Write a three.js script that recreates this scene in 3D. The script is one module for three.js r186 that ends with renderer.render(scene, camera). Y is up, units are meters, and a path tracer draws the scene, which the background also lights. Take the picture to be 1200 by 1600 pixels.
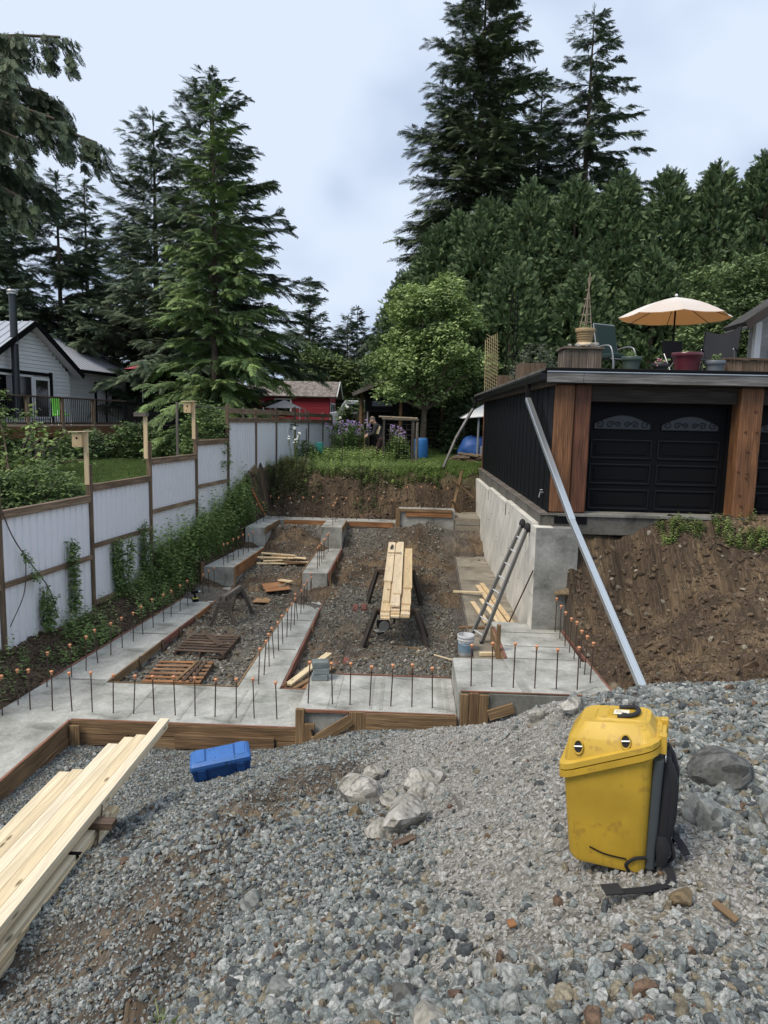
import * as THREE from 'three';
import { mergeGeometries, toCreasedNormals } from 'three/addons/utils/BufferGeometryUtils.js';
import { RoundedBoxGeometry } from 'three/addons/geometries/RoundedBoxGeometry.js';

// ---------- camera, sky, sun, exposure ----------
const scene = new THREE.Scene();
const D2R = Math.PI / 180, V = (x, y, z) => new THREE.Vector3(x, y, z);
const camera = new THREE.PerspectiveCamera(71.57, 0.75, 0.05, 600);
camera.position.set(0, 1.65, 0);
camera.rotation.order = 'YXZ';
camera.rotation.set(-7.44 * D2R, 2.03 * D2R, 1.3 * D2R);

let seedState = 12345;
const seed = (s) => { seedState = s >>> 0; };
const R = () => { seedState = (seedState + 0x6d2b79f5) | 0; let t = Math.imul(seedState ^ (seedState >>> 15), 1 | seedState); t = (t + Math.imul(t ^ (t >>> 7), 61 | t)) ^ t; return ((t ^ (t >>> 14)) >>> 0) / 4294967296; };
const rr = (a, b) => a + (b - a) * R();
const clamp = (x, a = 0, b = 1) => Math.min(b, Math.max(a, x));
const lerp = (a, b, t) => a + (b - a) * t;
const ss = (a, b, x) => { const t = clamp((x - a) / (b - a)); return t * t * (3 - 2 * t); };
const hash = (x, y, s) => { let h = Math.imul(x, 374761393) ^ Math.imul(y, 668265263) ^ Math.imul(s, 2147483647 ^ 1274126177); h = Math.imul(h ^ (h >>> 13), 1274126177); return ((h ^ (h >>> 16)) >>> 0) / 4294967296; };
function vnoise(x, y, s = 1, px = 0, py = 0) {
  let ix = Math.floor(x), iy = Math.floor(y); const fx = x - ix, fy = y - iy, u = fx * fx * (3 - 2 * fx), v = fy * fy * (3 - 2 * fy);
  const w = (a, p) => (p ? ((a % p) + p) % p : a), x0 = w(ix, px), x1 = w(ix + 1, px), y0 = w(iy, py), y1 = w(iy + 1, py);
  return lerp(lerp(hash(x0, y0, s), hash(x1, y0, s), u), lerp(hash(x0, y1, s), hash(x1, y1, s), u), v);
}
function fbm(x, y, o = 4, s = 1, px = 0, py = 0) { let a = 0.5, r = 0, n = 0; for (let i = 0; i < o; i++) { r += a * vnoise(x, y, s + i, px, py); n += a; a *= 0.5; x *= 2; y *= 2; px *= 2; py *= 2; } return r / n; }

// overcast sky: one even layer of soft stratus cloud all round
{
  const W = 1024, Hh = 512, d = new Float32Array(W * Hh * 4);
  for (let j = 0; j < Hh; j++) for (let i = 0; i < W; i++) {
    const el = ((j + 0.5) / Hh - 0.5) * Math.PI, az = (i / W) * 2 * Math.PI, y = Math.max(0.02, Math.sin(el));
    const cx = Math.cos(az) * Math.cos(el), cz = Math.sin(az) * Math.cos(el), k = 1.5 / (y + 0.45);
    const n = fbm(cx * k * 2.3 + 40, cz * k * 2.3 + 20, 5, 7), m = fbm(cx * k * 0.7 + 11, cz * k * 0.7 + 5, 3, 31);
    const c = ss(0.36, 0.62, n * 0.6 + m * 0.4), o = (j * W + i) * 4;
    d[o] = lerp(0.255, 0.395, c); d[o + 1] = lerp(0.315, 0.45, c); d[o + 2] = lerp(0.42, 0.54, c); d[o + 3] = 1;
  }
  const t = new THREE.DataTexture(d, W, Hh, THREE.RGBAFormat, THREE.FloatType);
  t.mapping = THREE.EquirectangularReflectionMapping; t.magFilter = THREE.LinearFilter; t.wrapS = THREE.RepeatWrapping; t.needsUpdate = true;
  scene.background = t; scene.environment = t;
}
const sun = new THREE.DirectionalLight(0xfff3e2, 1.5);
sun.position.set(-19, 31, 3); sun.target.position.set(0, -2, -12);
sun.castShadow = true; sun.shadow.radius = 45; sun.shadow.mapSize.set(2048, 2048);
Object.assign(sun.shadow.camera, { left: -30, right: 30, top: 40, bottom: -40, near: 1, far: 120 });
scene.add(sun, sun.target);
const renderer = new THREE.WebGLRenderer({ antialias: true });
renderer.toneMapping = THREE.LinearToneMapping; renderer.toneMappingExposure = 1.88;
renderer.shadowMap.enabled = true; renderer.shadowMap.type = THREE.PCFSoftShadowMap;

// ---------- helpers ----------
const names = new Map();
const numbered = (n) => { const k = names.get(n) ?? 0; names.set(n, k + 1); return k ? n + '_' + String(k).padStart(3, '0') : n; };
function tag(o, label, category, group, kind) { o.userData.label = label; if (category) o.userData.category = category; if (group) o.userData.group = group; if (kind) o.userData.kind = kind; return o; }
function thing(name, label, category, p = [0, 0, 0], turn = 0, group) { const o = new THREE.Group(); o.name = numbered(name); o.position.set(...p); o.rotation.y = turn; scene.add(o); return tag(o, label, category, group); }
const clean = (g) => { let h = g.index ? g.toNonIndexed() : g; for (const k of Object.keys(h.attributes)) if (!['position', 'normal', 'uv', 'color'].includes(k)) h.deleteAttribute(k); return h; };
function merged(gs) { gs = [].concat(gs).map(clean); const col = gs.every((g) => g.attributes.color); if (!col) gs.forEach((g) => g.deleteAttribute('color')); return gs.length > 1 ? mergeGeometries(gs) : gs[0]; }
function mesh(name, gs, mat, parent, label) { const m = new THREE.Mesh(merged(gs), mat); m.name = parent && parent !== scene ? name : numbered(name); (parent ?? scene).add(m); if (label) m.userData.label = label; return m; }
function struct(name, gs, mat, label) { const m = mesh(name, gs, mat, scene); m.userData.kind = 'structure'; if (label) m.userData.label = label; return m; }
// uv in metres by face direction, u along the grain axis
function uvm(g, axis = 0, ou = 0, ov = 0) {
  g = clean(g); if (!g.attributes.normal) g.computeVertexNormals();
  const p = g.attributes.position, n = g.attributes.normal, uv = new Float32Array(p.count * 2), P = [0, 0, 0], N = [0, 0, 0];
  for (let i = 0; i < p.count; i++) {
    P[0] = p.getX(i); P[1] = p.getY(i); P[2] = p.getZ(i); N[0] = Math.abs(n.getX(i)); N[1] = Math.abs(n.getY(i)); N[2] = Math.abs(n.getZ(i));
    const dom = N[0] > N[1] ? (N[0] > N[2] ? 0 : 2) : N[1] > N[2] ? 1 : 2; let a = axis, b;
    if (dom === axis) { a = (axis + 1) % 3; b = (axis + 2) % 3; } else b = 3 - axis - dom;
    uv[2 * i] = P[a] + ou; uv[2 * i + 1] = P[b] + ov;
  }
  g.setAttribute('uv', new THREE.BufferAttribute(uv, 2)); return g;
}
const xf = (g, p, r = [0, 0, 0], s) => { const m = new THREE.Matrix4().compose(V(...p), new THREE.Quaternion().setFromEuler(new THREE.Euler(...r)), s ? V(...s) : V(1, 1, 1)); return g.clone().applyMatrix4(m); };
// box by its corners, lightly eased edges, uv in metres
const cache = new Map();
function rbox(w, h, d, b = 0.006, axis = 0, variant = 0) {
  const k = [w, h, d, b, axis, variant].map((x) => +x.toFixed(3)).join();
  if (!cache.has(k)) {
    const g = b > 0 ? new RoundedBoxGeometry(w, h, d, 1, Math.min(b, w / 2.1, h / 2.1, d / 2.1)) : new THREE.BoxGeometry(w, h, d);
    cache.set(k, uvm(g, axis, variant * 0.37, variant * 0.113));
  }
  return cache.get(k);
}
function bx(x0, x1, y0, y1, z0, z1, b = 0.006, axis) { const w = Math.abs(x1 - x0), h = Math.abs(y1 - y0), d = Math.abs(z1 - z0); const a = axis ?? (w >= h && w >= d ? 0 : h >= d ? 1 : 2); const g = rbox(w, h, d, b, a).clone().translate((x0 + x1) / 2, (y0 + y1) / 2, (z0 + z1) / 2); return uvm(g, a); }
// a straight member from a to b: w across, h deep
let beamN = 0;
function beamGeo(a, b, w, h, bev = 0.004) {
  a = V(...a); b = V(...b); const L = a.distanceTo(b), g = uvm(rbox(L, h, w, bev, 0), 0, (beamN * 0.317) % 3, (beamN++ * 0.173) % 2), x = b.clone().sub(a).normalize();
  const up = Math.abs(x.y) > 0.95 ? V(0, 0, 1) : V(0, 1, 0), z = x.clone().cross(up).normalize(), y = z.clone().cross(x);
  return g.clone().applyMatrix4(new THREE.Matrix4().makeBasis(x, y, z).setPosition(a.add(b).multiplyScalar(0.5)));
}
const beam = (parent, name, a, b, w, h, mat, bev) => mesh(name, beamGeo(a, b, w, h, bev), mat, parent);
const tubeGeo = (pts, r, seg = 12, rad = 6) => new THREE.TubeGeometry(new THREE.CatmullRomCurve3(pts.map((p) => V(...p))), seg, r, rad);
const rodGeo = (a, b, r0, r1 = r0, n = 7) => { a = V(...a); b = V(...b); const L = a.distanceTo(b); const g = new THREE.CylinderGeometry(r1, r0, L, n, 1); const q = new THREE.Quaternion().setFromUnitVectors(V(0, 1, 0), b.clone().sub(a).normalize()); return g.applyQuaternion(q).translate((a.x + b.x) / 2, (a.y + b.y) / 2, (a.z + b.z) / 2); };
const lathe = (pts, n = 20) => new THREE.LatheGeometry(pts.map((p) => new THREE.Vector2(...p)), n);
function extr(pts, depth, bev = 0) { const s = new THREE.Shape(pts.map((p) => new THREE.Vector2(...p))); return new THREE.ExtrudeGeometry(s, { depth, bevelEnabled: bev > 0, bevelThickness: bev, bevelSize: bev, bevelSegments: 1, steps: 1 }); }
function tri(pos, idx, uv) { const g = new THREE.BufferGeometry(); g.setAttribute('position', new THREE.Float32BufferAttribute(pos, 3)); g.setAttribute('uv', new THREE.Float32BufferAttribute(uv ?? new Array((pos.length / 3) * 2).fill(0), 2)); g.setIndex(idx); g.computeVertexNormals(); return g; }
// surface through rings of points (each ring the same count), closed round and capped
function loft(rings, crease = 0.6) {
  const n = rings[0].length, pos = [], idx = []; rings.forEach((r) => r.forEach((p) => pos.push(...p)));
  for (let k = 0; k < rings.length - 1; k++) for (let i = 0; i < n; i++) { const a = k * n + i, b = k * n + ((i + 1) % n); idx.push(a, b, a + n, b, b + n, a + n); }
  for (const [k, f] of [[0, 1], [rings.length - 1, 0]]) { const c = rings[k].reduce((s, p) => [s[0] + p[0] / n, s[1] + p[1] / n, s[2] + p[2] / n], [0, 0, 0]); pos.push(...c); const m = pos.length / 3 - 1; for (let i = 0; i < n; i++) { const a = k * n + i, b = k * n + ((i + 1) % n); f ? idx.push(b, a, m) : idx.push(a, b, m); } }
  return toCreasedNormals(tri(pos, idx), crease);
}
const rrect = (w, d, r, y, cx = 0, cz = 0, n = 3) => { const o = []; for (const [sx, sz, a0] of [[1, 1, 0], [-1, 1, 90], [-1, -1, 180], [1, -1, 270]]) for (let i = 0; i <= n; i++) { const a = (a0 + (90 * i) / n) * D2R; o.push([cx + sx * (w / 2 - r) + r * Math.cos(a), typeof y === 'function' ? 0 : y, cz + sz * (d / 2 - r) + r * Math.sin(a)]); } if (typeof y === 'function') o.forEach((p) => { p[1] = y(p[0], p[2]); }); return o.reverse(); };

// ---------- textures ----------
function tex(w, h, f, size = [1, 1], srgb = true) {
  const d = new Uint8Array(w * h * 4);
  for (let j = 0; j < h; j++) for (let i = 0; i < w; i++) { const c = f(i / w, j / h), o = (j * w + i) * 4; const a = Array.isArray(c) ? c : [c, c, c]; for (let k = 0; k < 3; k++) d[o + k] = clamp(a[k]) * 255; d[o + 3] = 255; }
  const t = new THREE.DataTexture(d, w, h); t.wrapS = t.wrapT = THREE.RepeatWrapping; t.magFilter = THREE.LinearFilter; t.minFilter = THREE.LinearMipmapLinearFilter; t.generateMipmaps = true;
  if (srgb) t.colorSpace = THREE.SRGBColorSpace; t.repeat.set(1 / size[0], 1 / size[1]); t.needsUpdate = true; return t;
}
const T = {};
const grain = (u, v, s) => { const w = fbm(u * 3, v * 3, 3, s, 3, 3) * 0.12, g = fbm(u * 4, (v + w) * 44, 4, s + 9, 4, 44), f = vnoise(u * 10, v * 240, s + 3, 10, 240); return clamp(0.5 + (g - 0.5) * 1.5 + (f - 0.5) * 0.25); };
T.wood = tex(512, 512, (u, v) => { let g = 0.85 + 0.15 * grain(u, v, 5) + 0.08 * (fbm(u * 2, v * 6, 3, 205, 2, 6) - 0.5); let kn = 0; for (let k = 0; k < 5; k++) { const du = (u - hash(k, 1, 3)) * 26, dv = (v - hash(k, 2, 3)) * 40; kn = Math.max(kn, 1 - Math.sqrt(du * du + dv * dv)); } g *= 1 - 0.45 * clamp(kn * 1.5); return [g, g * (0.985 - 0.04 * kn), g * (0.96 - 0.1 * clamp(kn))]; }, [1.3, 0.6]);
T.oldwood = tex(512, 512, (u, v) => { const g = grain(u, v, 15), st = fbm(u * 3, v * 5, 4, 88, 3, 5); const k = 0.5 + 0.38 * g + 0.25 * (st - 0.4); return [k, k * (0.97 + 0.03 * st), k * (0.93 + 0.07 * st)]; }, [1.5, 0.5]);
T.woodBump = tex(256, 256, (u, v) => grain(u, v, 15), [1.5, 0.5], false);
T.conc = tex(512, 512, (u, v) => { const b = fbm(u * 4, v * 4, 5, 21, 4, 4), f = fbm(u * 40, v * 40, 3, 23, 40, 40), s = vnoise(u * 150, v * 150, 29, 150, 150), st = ss(0.56, 0.75, fbm(u * 7, v * 3, 4, 61, 7, 3)); const k = 0.84 + 0.42 * (b - 0.5) + 0.14 * (f - 0.5) + 0.1 * (s - 0.5) - 0.13 * st; return [k, k * (0.995 + 0.012 * st), k * (0.965 + 0.02 * b)]; }, [1.7, 1.7]);
T.concBump = tex(256, 256, (u, v) => fbm(u * 12, v * 12, 5, 23, 12, 12), [0.9, 0.9], false);
T.wallconc = tex(512, 512, (u, v) => { const b = fbm(u * 5, v * 5, 5, 121, 5, 5), dg = fbm((u + v) * 3, (u - v) * 14, 4, 71, 0, 0), s = vnoise(u * 120, v * 120, 29, 120, 120), dr = ss(0.55, 0.8, fbm(u * 22, v * 3, 3, 91, 22, 3)); const k = 0.86 + 0.2 * (b - 0.5) + 0.16 * (dg - 0.5) + 0.05 * (s - 0.5) - 0.1 * dr; return [k, k * 0.992, k * 0.965]; }, [3.1, 3.1]);
const soil = (u, v) => { const a = fbm(u * 8, v * 8, 4, 41, 8, 8), b = fbm(u * 40, v * 40, 4, 45, 40, 40), c = vnoise(u * 170, v * 170, 47, 170, 170); return clamp(0.5 + 0.45 * (a - 0.5) + 0.9 * (b - 0.5) + 0.35 * (c - 0.5)); };
T.soil = tex(1024, 1024, (u, v) => { const s = soil(u, v), w = ss(0.72, 0.8, vnoise(u * 120, v * 120, 57, 120, 120)); const k = 0.5 + 0.5 * s + 0.22 * w; return [k, k * 0.99, k * (0.96 + 0.06 * w)]; }, [1.6, 1.6]);
T.soilBump = tex(512, 512, (u, v) => soil(u, v), [1.6, 1.6], false);
T.scuff = tex(512, 512, (u, v) => { const a = fbm(u * 6, v * 6, 5, 131, 6, 6), d = ss(0.66, 0.74, fbm(u * 30, v * 18, 3, 137, 30, 18)) * ss(0.45, 0.6, a), l = ss(0.8, 0.83, vnoise(u * 9, v * 160, 139, 9, 160)) * ss(0.5, 0.6, a); const k = 0.95 + 0.1 * (a - 0.5) - 0.3 * d - 0.14 * l; return [k, k * (1 - 0.02 * d), k * (1 - 0.1 * d)]; }, [0.5, 0.5]);
T.rockface = tex(256, 256, (u, v) => { const a = fbm(u * 4, v * 4, 4, 601, 4, 4), b = fbm(u * 24, v * 24, 3, 605, 24, 24), c = ss(0.6, 0.72, fbm(u * 9, v * 5, 3, 607, 9, 5)); const k = 0.8 + 0.5 * (a - 0.5) + 0.3 * (b - 0.5) - 0.2 * c; return [k, k * 0.99, k * (0.94 + 0.06 * a)]; }, [0.35, 0.35]);
T.grime = tex(512, 512, (u, v) => { const a = fbm(u * 5, v * 5, 5, 161, 5, 5), d = ss(0.6, 0.8, fbm(u * 26, v * 26, 4, 167, 26, 26)) * ss(0.42, 0.6, a), l = ss(0.86, 0.9, vnoise(u * 5, v * 120, 169, 5, 120)) * ss(0.48, 0.6, a); const k = 0.93 + 0.2 * (a - 0.5) - 0.1 * d - 0.08 * l; return [k, k * (0.985 - 0.02 * d), k * (0.95 + 0.1 * d)]; }, [0.6, 0.6]);
T.bark = tex(256, 256, (u, v) => { const g = fbm(u * 5, v * 30, 4, 151, 5, 30); return [0.6 + 0.4 * g, 0.58 + 0.4 * g, 0.55 + 0.38 * g]; }, [1.2, 0.6]);
T.shingle = tex(256, 256, (u, v) => { const r = Math.floor(v * 16), c = Math.floor(u * 10 + (r % 2) * 0.5); const k = 0.72 + 0.28 * hash(c % 10, r, 5) - 0.14 * (v * 16 - r < 0.12 ? 1 : 0) + 0.1 * (vnoise(u * 80, v * 80, 9, 80, 80) - 0.5); return k; }, [2.4, 2.4]);
T.cloth = tex(128, 128, (u, v) => 0.85 + 0.15 * hash(Math.floor(u * 64), Math.floor(v * 64), 3), [0.3, 0.3]);

const std = (c, rough = 0.85, o = {}) => { const m = new THREE.MeshStandardMaterial({ roughness: rough, ...o }); m.color.setRGB(...c); return m; };
const wood = (c, rough = 0.75) => std(c, rough, { map: T.wood, bumpMap: T.woodBump, bumpScale: 0.001 });
const oldw = (c, rough = 0.85) => std(c, rough, { map: T.oldwood, bumpMap: T.woodBump, bumpScale: 0.0025 });
const dull = (c, rough, sp = 0.25, o = {}) => { const m = new THREE.MeshPhysicalMaterial({ roughness: rough, specularIntensity: sp, ...o }); m.color.setRGB(...c); return m; };
const M = {
  spruce: [wood([0.8, 0.63, 0.4]), wood([0.86, 0.71, 0.49]), wood([0.76, 0.58, 0.34]), wood([0.83, 0.69, 0.5])],
  fresh: [wood([0.87, 0.75, 0.53]), wood([0.83, 0.69, 0.46]), wood([0.89, 0.79, 0.6])],
  form: [oldw([0.42, 0.27, 0.14]), oldw([0.36, 0.225, 0.12]), oldw([0.48, 0.32, 0.17])],
  formEdge: oldw([0.5, 0.24, 0.15]),
  ply: oldw([0.62, 0.3, 0.13]), plyRed: oldw([0.48, 0.22, 0.16]),
  fencewood: [oldw([0.36, 0.26, 0.175]), oldw([0.43, 0.315, 0.215]), oldw([0.5, 0.37, 0.25])],
  fencepost: oldw([0.3, 0.215, 0.15]), greyWood: oldw([0.3, 0.27, 0.235]), darkWood: oldw([0.09, 0.075, 0.065]), brownWood: oldw([0.17, 0.115, 0.08]),
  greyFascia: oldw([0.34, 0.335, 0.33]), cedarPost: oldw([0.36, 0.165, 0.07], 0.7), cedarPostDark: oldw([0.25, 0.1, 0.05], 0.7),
  conc: std([0.56, 0.565, 0.535], 0.9, { map: T.conc, bumpMap: T.concBump, bumpScale: 0.006 }), concKey: std([0.48, 0.48, 0.45], 0.9, { map: T.conc, bumpMap: T.concBump, bumpScale: 0.004 }),
  concDark: std([0.3, 0.3, 0.275], 0.9, { map: T.conc, bumpMap: T.concBump, bumpScale: 0.005 }), concOld: std([0.18, 0.17, 0.15], 0.95, { map: T.conc, bumpMap: T.concBump, bumpScale: 0.01 }),
  concBrown: std([0.36, 0.32, 0.26], 0.92, { map: T.conc, bumpMap: T.concBump, bumpScale: 0.006 }),
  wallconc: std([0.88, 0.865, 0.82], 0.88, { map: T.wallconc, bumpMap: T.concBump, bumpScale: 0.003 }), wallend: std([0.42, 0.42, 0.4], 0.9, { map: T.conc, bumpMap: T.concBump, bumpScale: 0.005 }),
  black: dull([0.007, 0.007, 0.008], 0.6), blackGloss: dull([0.006, 0.006, 0.008], 0.4, 0.7), blackRubber: std([0.02, 0.02, 0.022], 0.8), navy: dull([0.009, 0.012, 0.018], 0.62, 0.35, { map: T.oldwood, bumpMap: T.woodBump, bumpScale: 0.001 }),
  rust: std([0.07, 0.045, 0.035], 0.85), cap: std([0.66, 0.3, 0.15], 0.7), white: std([0.78, 0.78, 0.77], 0.6), steel: std([0.62, 0.66, 0.68], 0.38, { metalness: 0.85 }), alu: std([0.5, 0.5, 0.49], 0.4, { metalness: 0.7 }), aluLight: std([0.75, 0.75, 0.74], 0.45, { metalness: 0.5 }),
  sheet: std([0.84, 0.85, 0.88], 0.42), glass: new THREE.MeshPhysicalMaterial({ color: 0x0b0f12, roughness: 0.08, metalness: 0, specularIntensity: 1 }),
  stone: [std([0.43, 0.455, 0.445], 0.9, { map: T.rockface, bumpMap: T.concBump, bumpScale: 0.012 }), std([0.62, 0.6, 0.55], 0.9, { map: T.rockface, bumpMap: T.concBump, bumpScale: 0.012 }), std([0.36, 0.27, 0.16], 0.9, { map: T.rockface, bumpMap: T.concBump, bumpScale: 0.012 }), std([0.2, 0.205, 0.2], 0.9, { map: T.rockface, bumpMap: T.concBump, bumpScale: 0.012 })],
};
// ---------- the ground: gravel mound, excavated lot, banks, yards ----------
const tps = (() => {
  const P = [ // x, z, y
    [0, 3, 0.05], [4, 3, 0.05], [-4, 3, -0.9], [8, 1, 0.1], [-8, 1, -1.6],
    [0, -1.2, 0.0], [0.0, -1.95, -0.2], [0.8, -1.6, 0.02], [0.8, -2.6, -0.04], [1.8, -2.2, 0.0], [3, -2, 0.05], [1.05, -3.3, -0.08], [2, -3.4, 0.0], [3, -3.6, 0.02],
    [1.5, -4.4, -0.13], [2.27, -4.4, -0.09], [3.4, -4.6, -0.05], [5, -4.4, 0.0], [0.26, -3.6, -0.56], [0.55, -2.7, -0.2],
    [-0.3, -4.4, -0.88], [-0.13, -5, -1.05], [0.45, -4.6, -0.72], [1.07, -5.1, -0.47], [0.55, -6.5, -1.3],
    [-1.1, -2.6, -0.86], [-1.12, -3.5, -0.98], [-1.0, -5, -1.24], [-0.6, -2.2, -0.5], [-2.0, -2.4, -1.3], [-2.2, -3.5, -1.62], [-2.2, -5.1, -1.62], [-3.0, -3.5, -1.72], [-3.0, -5.2, -1.8], [-1.6, -4.4, -1.25], [-1.4, -6, -1.7],
    [-2.2, -7.5, -2.42], [-1.3, -7.6, -2.3], [-0.5, -7, -1.75], [-3.2, -7, -2.5], [-4.4, -7, -2.85], [-5.5, -5, -2.6], [-7, -6, -2.3],
    [-4.9, -9.7, -3.15], [-3.1, -9.7, -3.16], [-1.6, -9.7, -3.05], [-0.83, -9.7, -2.82], [-0.1, -9.7, -2.74], [0.78, -9.7, -2.72], [-0.2, -8.4, -2.25], [-1.6, -8.7, -2.75], [-3.6, -8.6, -3.0],
    [1.5, -9.7, -2.55], [2.9, -9.7, -2.4], [1.6, -7.5, -1.8], [1.6, -6, -1.0], [2.6, -6, -0.85], [2.9, -7, -1.35], [2.9, -8, -1.66], [4.4, -6, -0.7], [4.4, -7.2, -1.4], [4.4, -8.5, -1.72], [6, -6, -0.5], [6, -8.3, -1.35],
    [3.15, -10.6, -2.25], [3.1, -11.7, -2.05], [3.15, -12.4, -1.5], [3.7, -11, -1.78], [3.3, -12.95, -0.95], [4.1, -12.6, -1.25], [4.3, -13.05, -0.4], [5.07, -10, -1.62], [4.6, -11.6, -1.5], [5.4, -12.5, -0.95], [5.96, -12, -0.95], [6.6, -12.5, -0.55], [5.2, -13.0, -0.2], [6.3, -13, -0.08], [8, -12, -0.4], [8, -9, -1.0], [8, -4, 0.05],
  ];
  const n = P.length, N = n + 3, A = [], U = (r2) => (r2 < 1e-9 ? 0 : r2 * Math.log(r2));
  for (let i = 0; i < n; i++) { const row = []; for (let j = 0; j < n; j++) row.push(U((P[i][0] - P[j][0]) ** 2 + (P[i][1] - P[j][1]) ** 2) + (i === j ? 0.15 : 0)); row.push(1, P[i][0], P[i][1], P[i][2]); A.push(row); }
  for (let k = 0; k < 3; k++) { const row = P.map((p) => (k ? p[k - 1] : 1)); row.push(0, 0, 0, 0); A.push(row); }
  for (let c = 0; c < N; c++) { let b = c; for (let r = c; r < N; r++) if (Math.abs(A[r][c]) > Math.abs(A[b][c])) b = r; [A[c], A[b]] = [A[b], A[c]]; for (let r = 0; r < N; r++) if (r !== c) { const f = A[r][c] / A[c][c]; if (f) for (let k = c; k <= N; k++) A[r][k] -= f * A[c][k]; } }
  const w = A.map((r, i) => r[N] / r[i]);
  return (x, z) => { let s = w[n] + w[n + 1] * x + w[n + 2] * z; for (let i = 0; i < n; i++) s += w[i] * U((P[i][0] - x) ** 2 + (P[i][1] - z) ** 2); return s; };
})();
const tab = (t, z) => { for (let i = 0; i < t.length - 1; i++) if (z >= t[i + 1][0]) { if (z >= t[i][0]) return t[i][1]; const k = (z - t[i][0]) / (t[i + 1][0] - t[i][0]); return lerp(t[i][1], t[i + 1][1], k * k * (3 - 2 * k)); } return t[t.length - 1][1]; };
const fenceX = (z) => -6.87 + 0.126 * (-11.5 - z);
const outX = (z) => (z > -9.9 ? -6.06 : -6.06 + 0.087 * (-9.9 - z));
const inX = (z) => (z > -9.74 ? -4.9 : -4.98 + 0.062 * (-11.3 - z));
const footTop = (z) => (z > -18.12 ? -2.81 : z > -21.25 ? -2.29 : -1.7);
const fenceY = (z) => tab([[-4, -2.5], [-13.9, -2.5], [-15.6, -2.36], [-18, -1.95], [-20.5, -1.6], [-21.8, -1.0], [-23.6, -0.15], [-30, 0], [-50, 0.4]], z);
const hoodY = (x, z) => tab([[2, -1.8], [-9, -1.2], [-14, -0.55], [-18, -0.08], [-24, -0.05], [-32, 0.1], [-50, 0.8], [-90, 2.5]], z) + (x < -10 ? 0.02 * (-10 - x) : 0);
const yardY = (x, z) => tab([[-24, -0.2], [-28, -0.04], [-36, 0.3], [-50, 1.4], [-90, 3.2]], z);
const floorL = [[-9, -3.0], [-11, -2.99], [-15.5, -2.96], [-17.6, -2.72], [-19.6, -2.58], [-21.2, -2.25], [-22.4, -1.86], [-24, -1.8]];
const floorR = [[-9, -2.98], [-11, -2.96], [-14, -2.95], [-16.8, -2.8], [-19, -2.64], [-21, -2.48], [-22.3, -2.12], [-23, -1.92], [-24, -1.85]];
function pitY(x, z) {
  const F = fenceX(z), o = outX(z), n1 = fbm(x * 0.9 + 7, z * 0.9, 3, 3) - 0.5;
  let y = lerp(tab(floorL, z), tab(floorR, z), ss(-2.7, -2.1, x)) + 0.16 * n1;
  y += 0.5 * Math.exp(-(((x - 0.55) / 0.75) ** 2) - ((z + 22.2) / 0.75) ** 2);
  y += 0.25 * Math.exp(-(((x + 3.6) / 0.6) ** 2) - ((z + 21.9) / 0.5) ** 2);
  const edge = -24.15 + 0.35 * (fbm(x * 0.8, 3, 3, 9) - 0.5);
  y = lerp(y, yardY(x, z), ss(edge, edge - 1.15, z));
  if (x < o) { const t = (o - x) / (o - F); y = lerp(Math.min(footTop(z) - 0.06, yardY(x, z)), Math.max(fenceY(z), z < -25.3 ? yardY(x, z) : -9), ss(0, 1, t)) + 0.12 * n1; }
  if (x < F - 0.24) y = hoodY(x, z);
  if (x > 2.4 && z > -25.9 && z < -13.2) y = lerp(y, -0.42, ss(2.4, 2.5, x));
  return y;
}
function groundY(x, z) {
  if (z < -26.2 && x >= fenceX(z) - 0.24) return yardY(x, z);
  if (x < fenceX(z) - 0.24 && z < -3) return hoodY(x, z);
  if (z > -9.85) { const t = tps(clamp(x, -7.5, 8.5), Math.min(z, 3)); return x < -5.9 ? lerp(t, -2.7, ss(-5.9, -6.2, x)) : t; }
  if (x > 2.9) { if (z < -13.25) return x < 12 ? -0.4 : 0; return tps(Math.min(x, 8.5), z); }
  return pitY(x, z);
}
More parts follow.
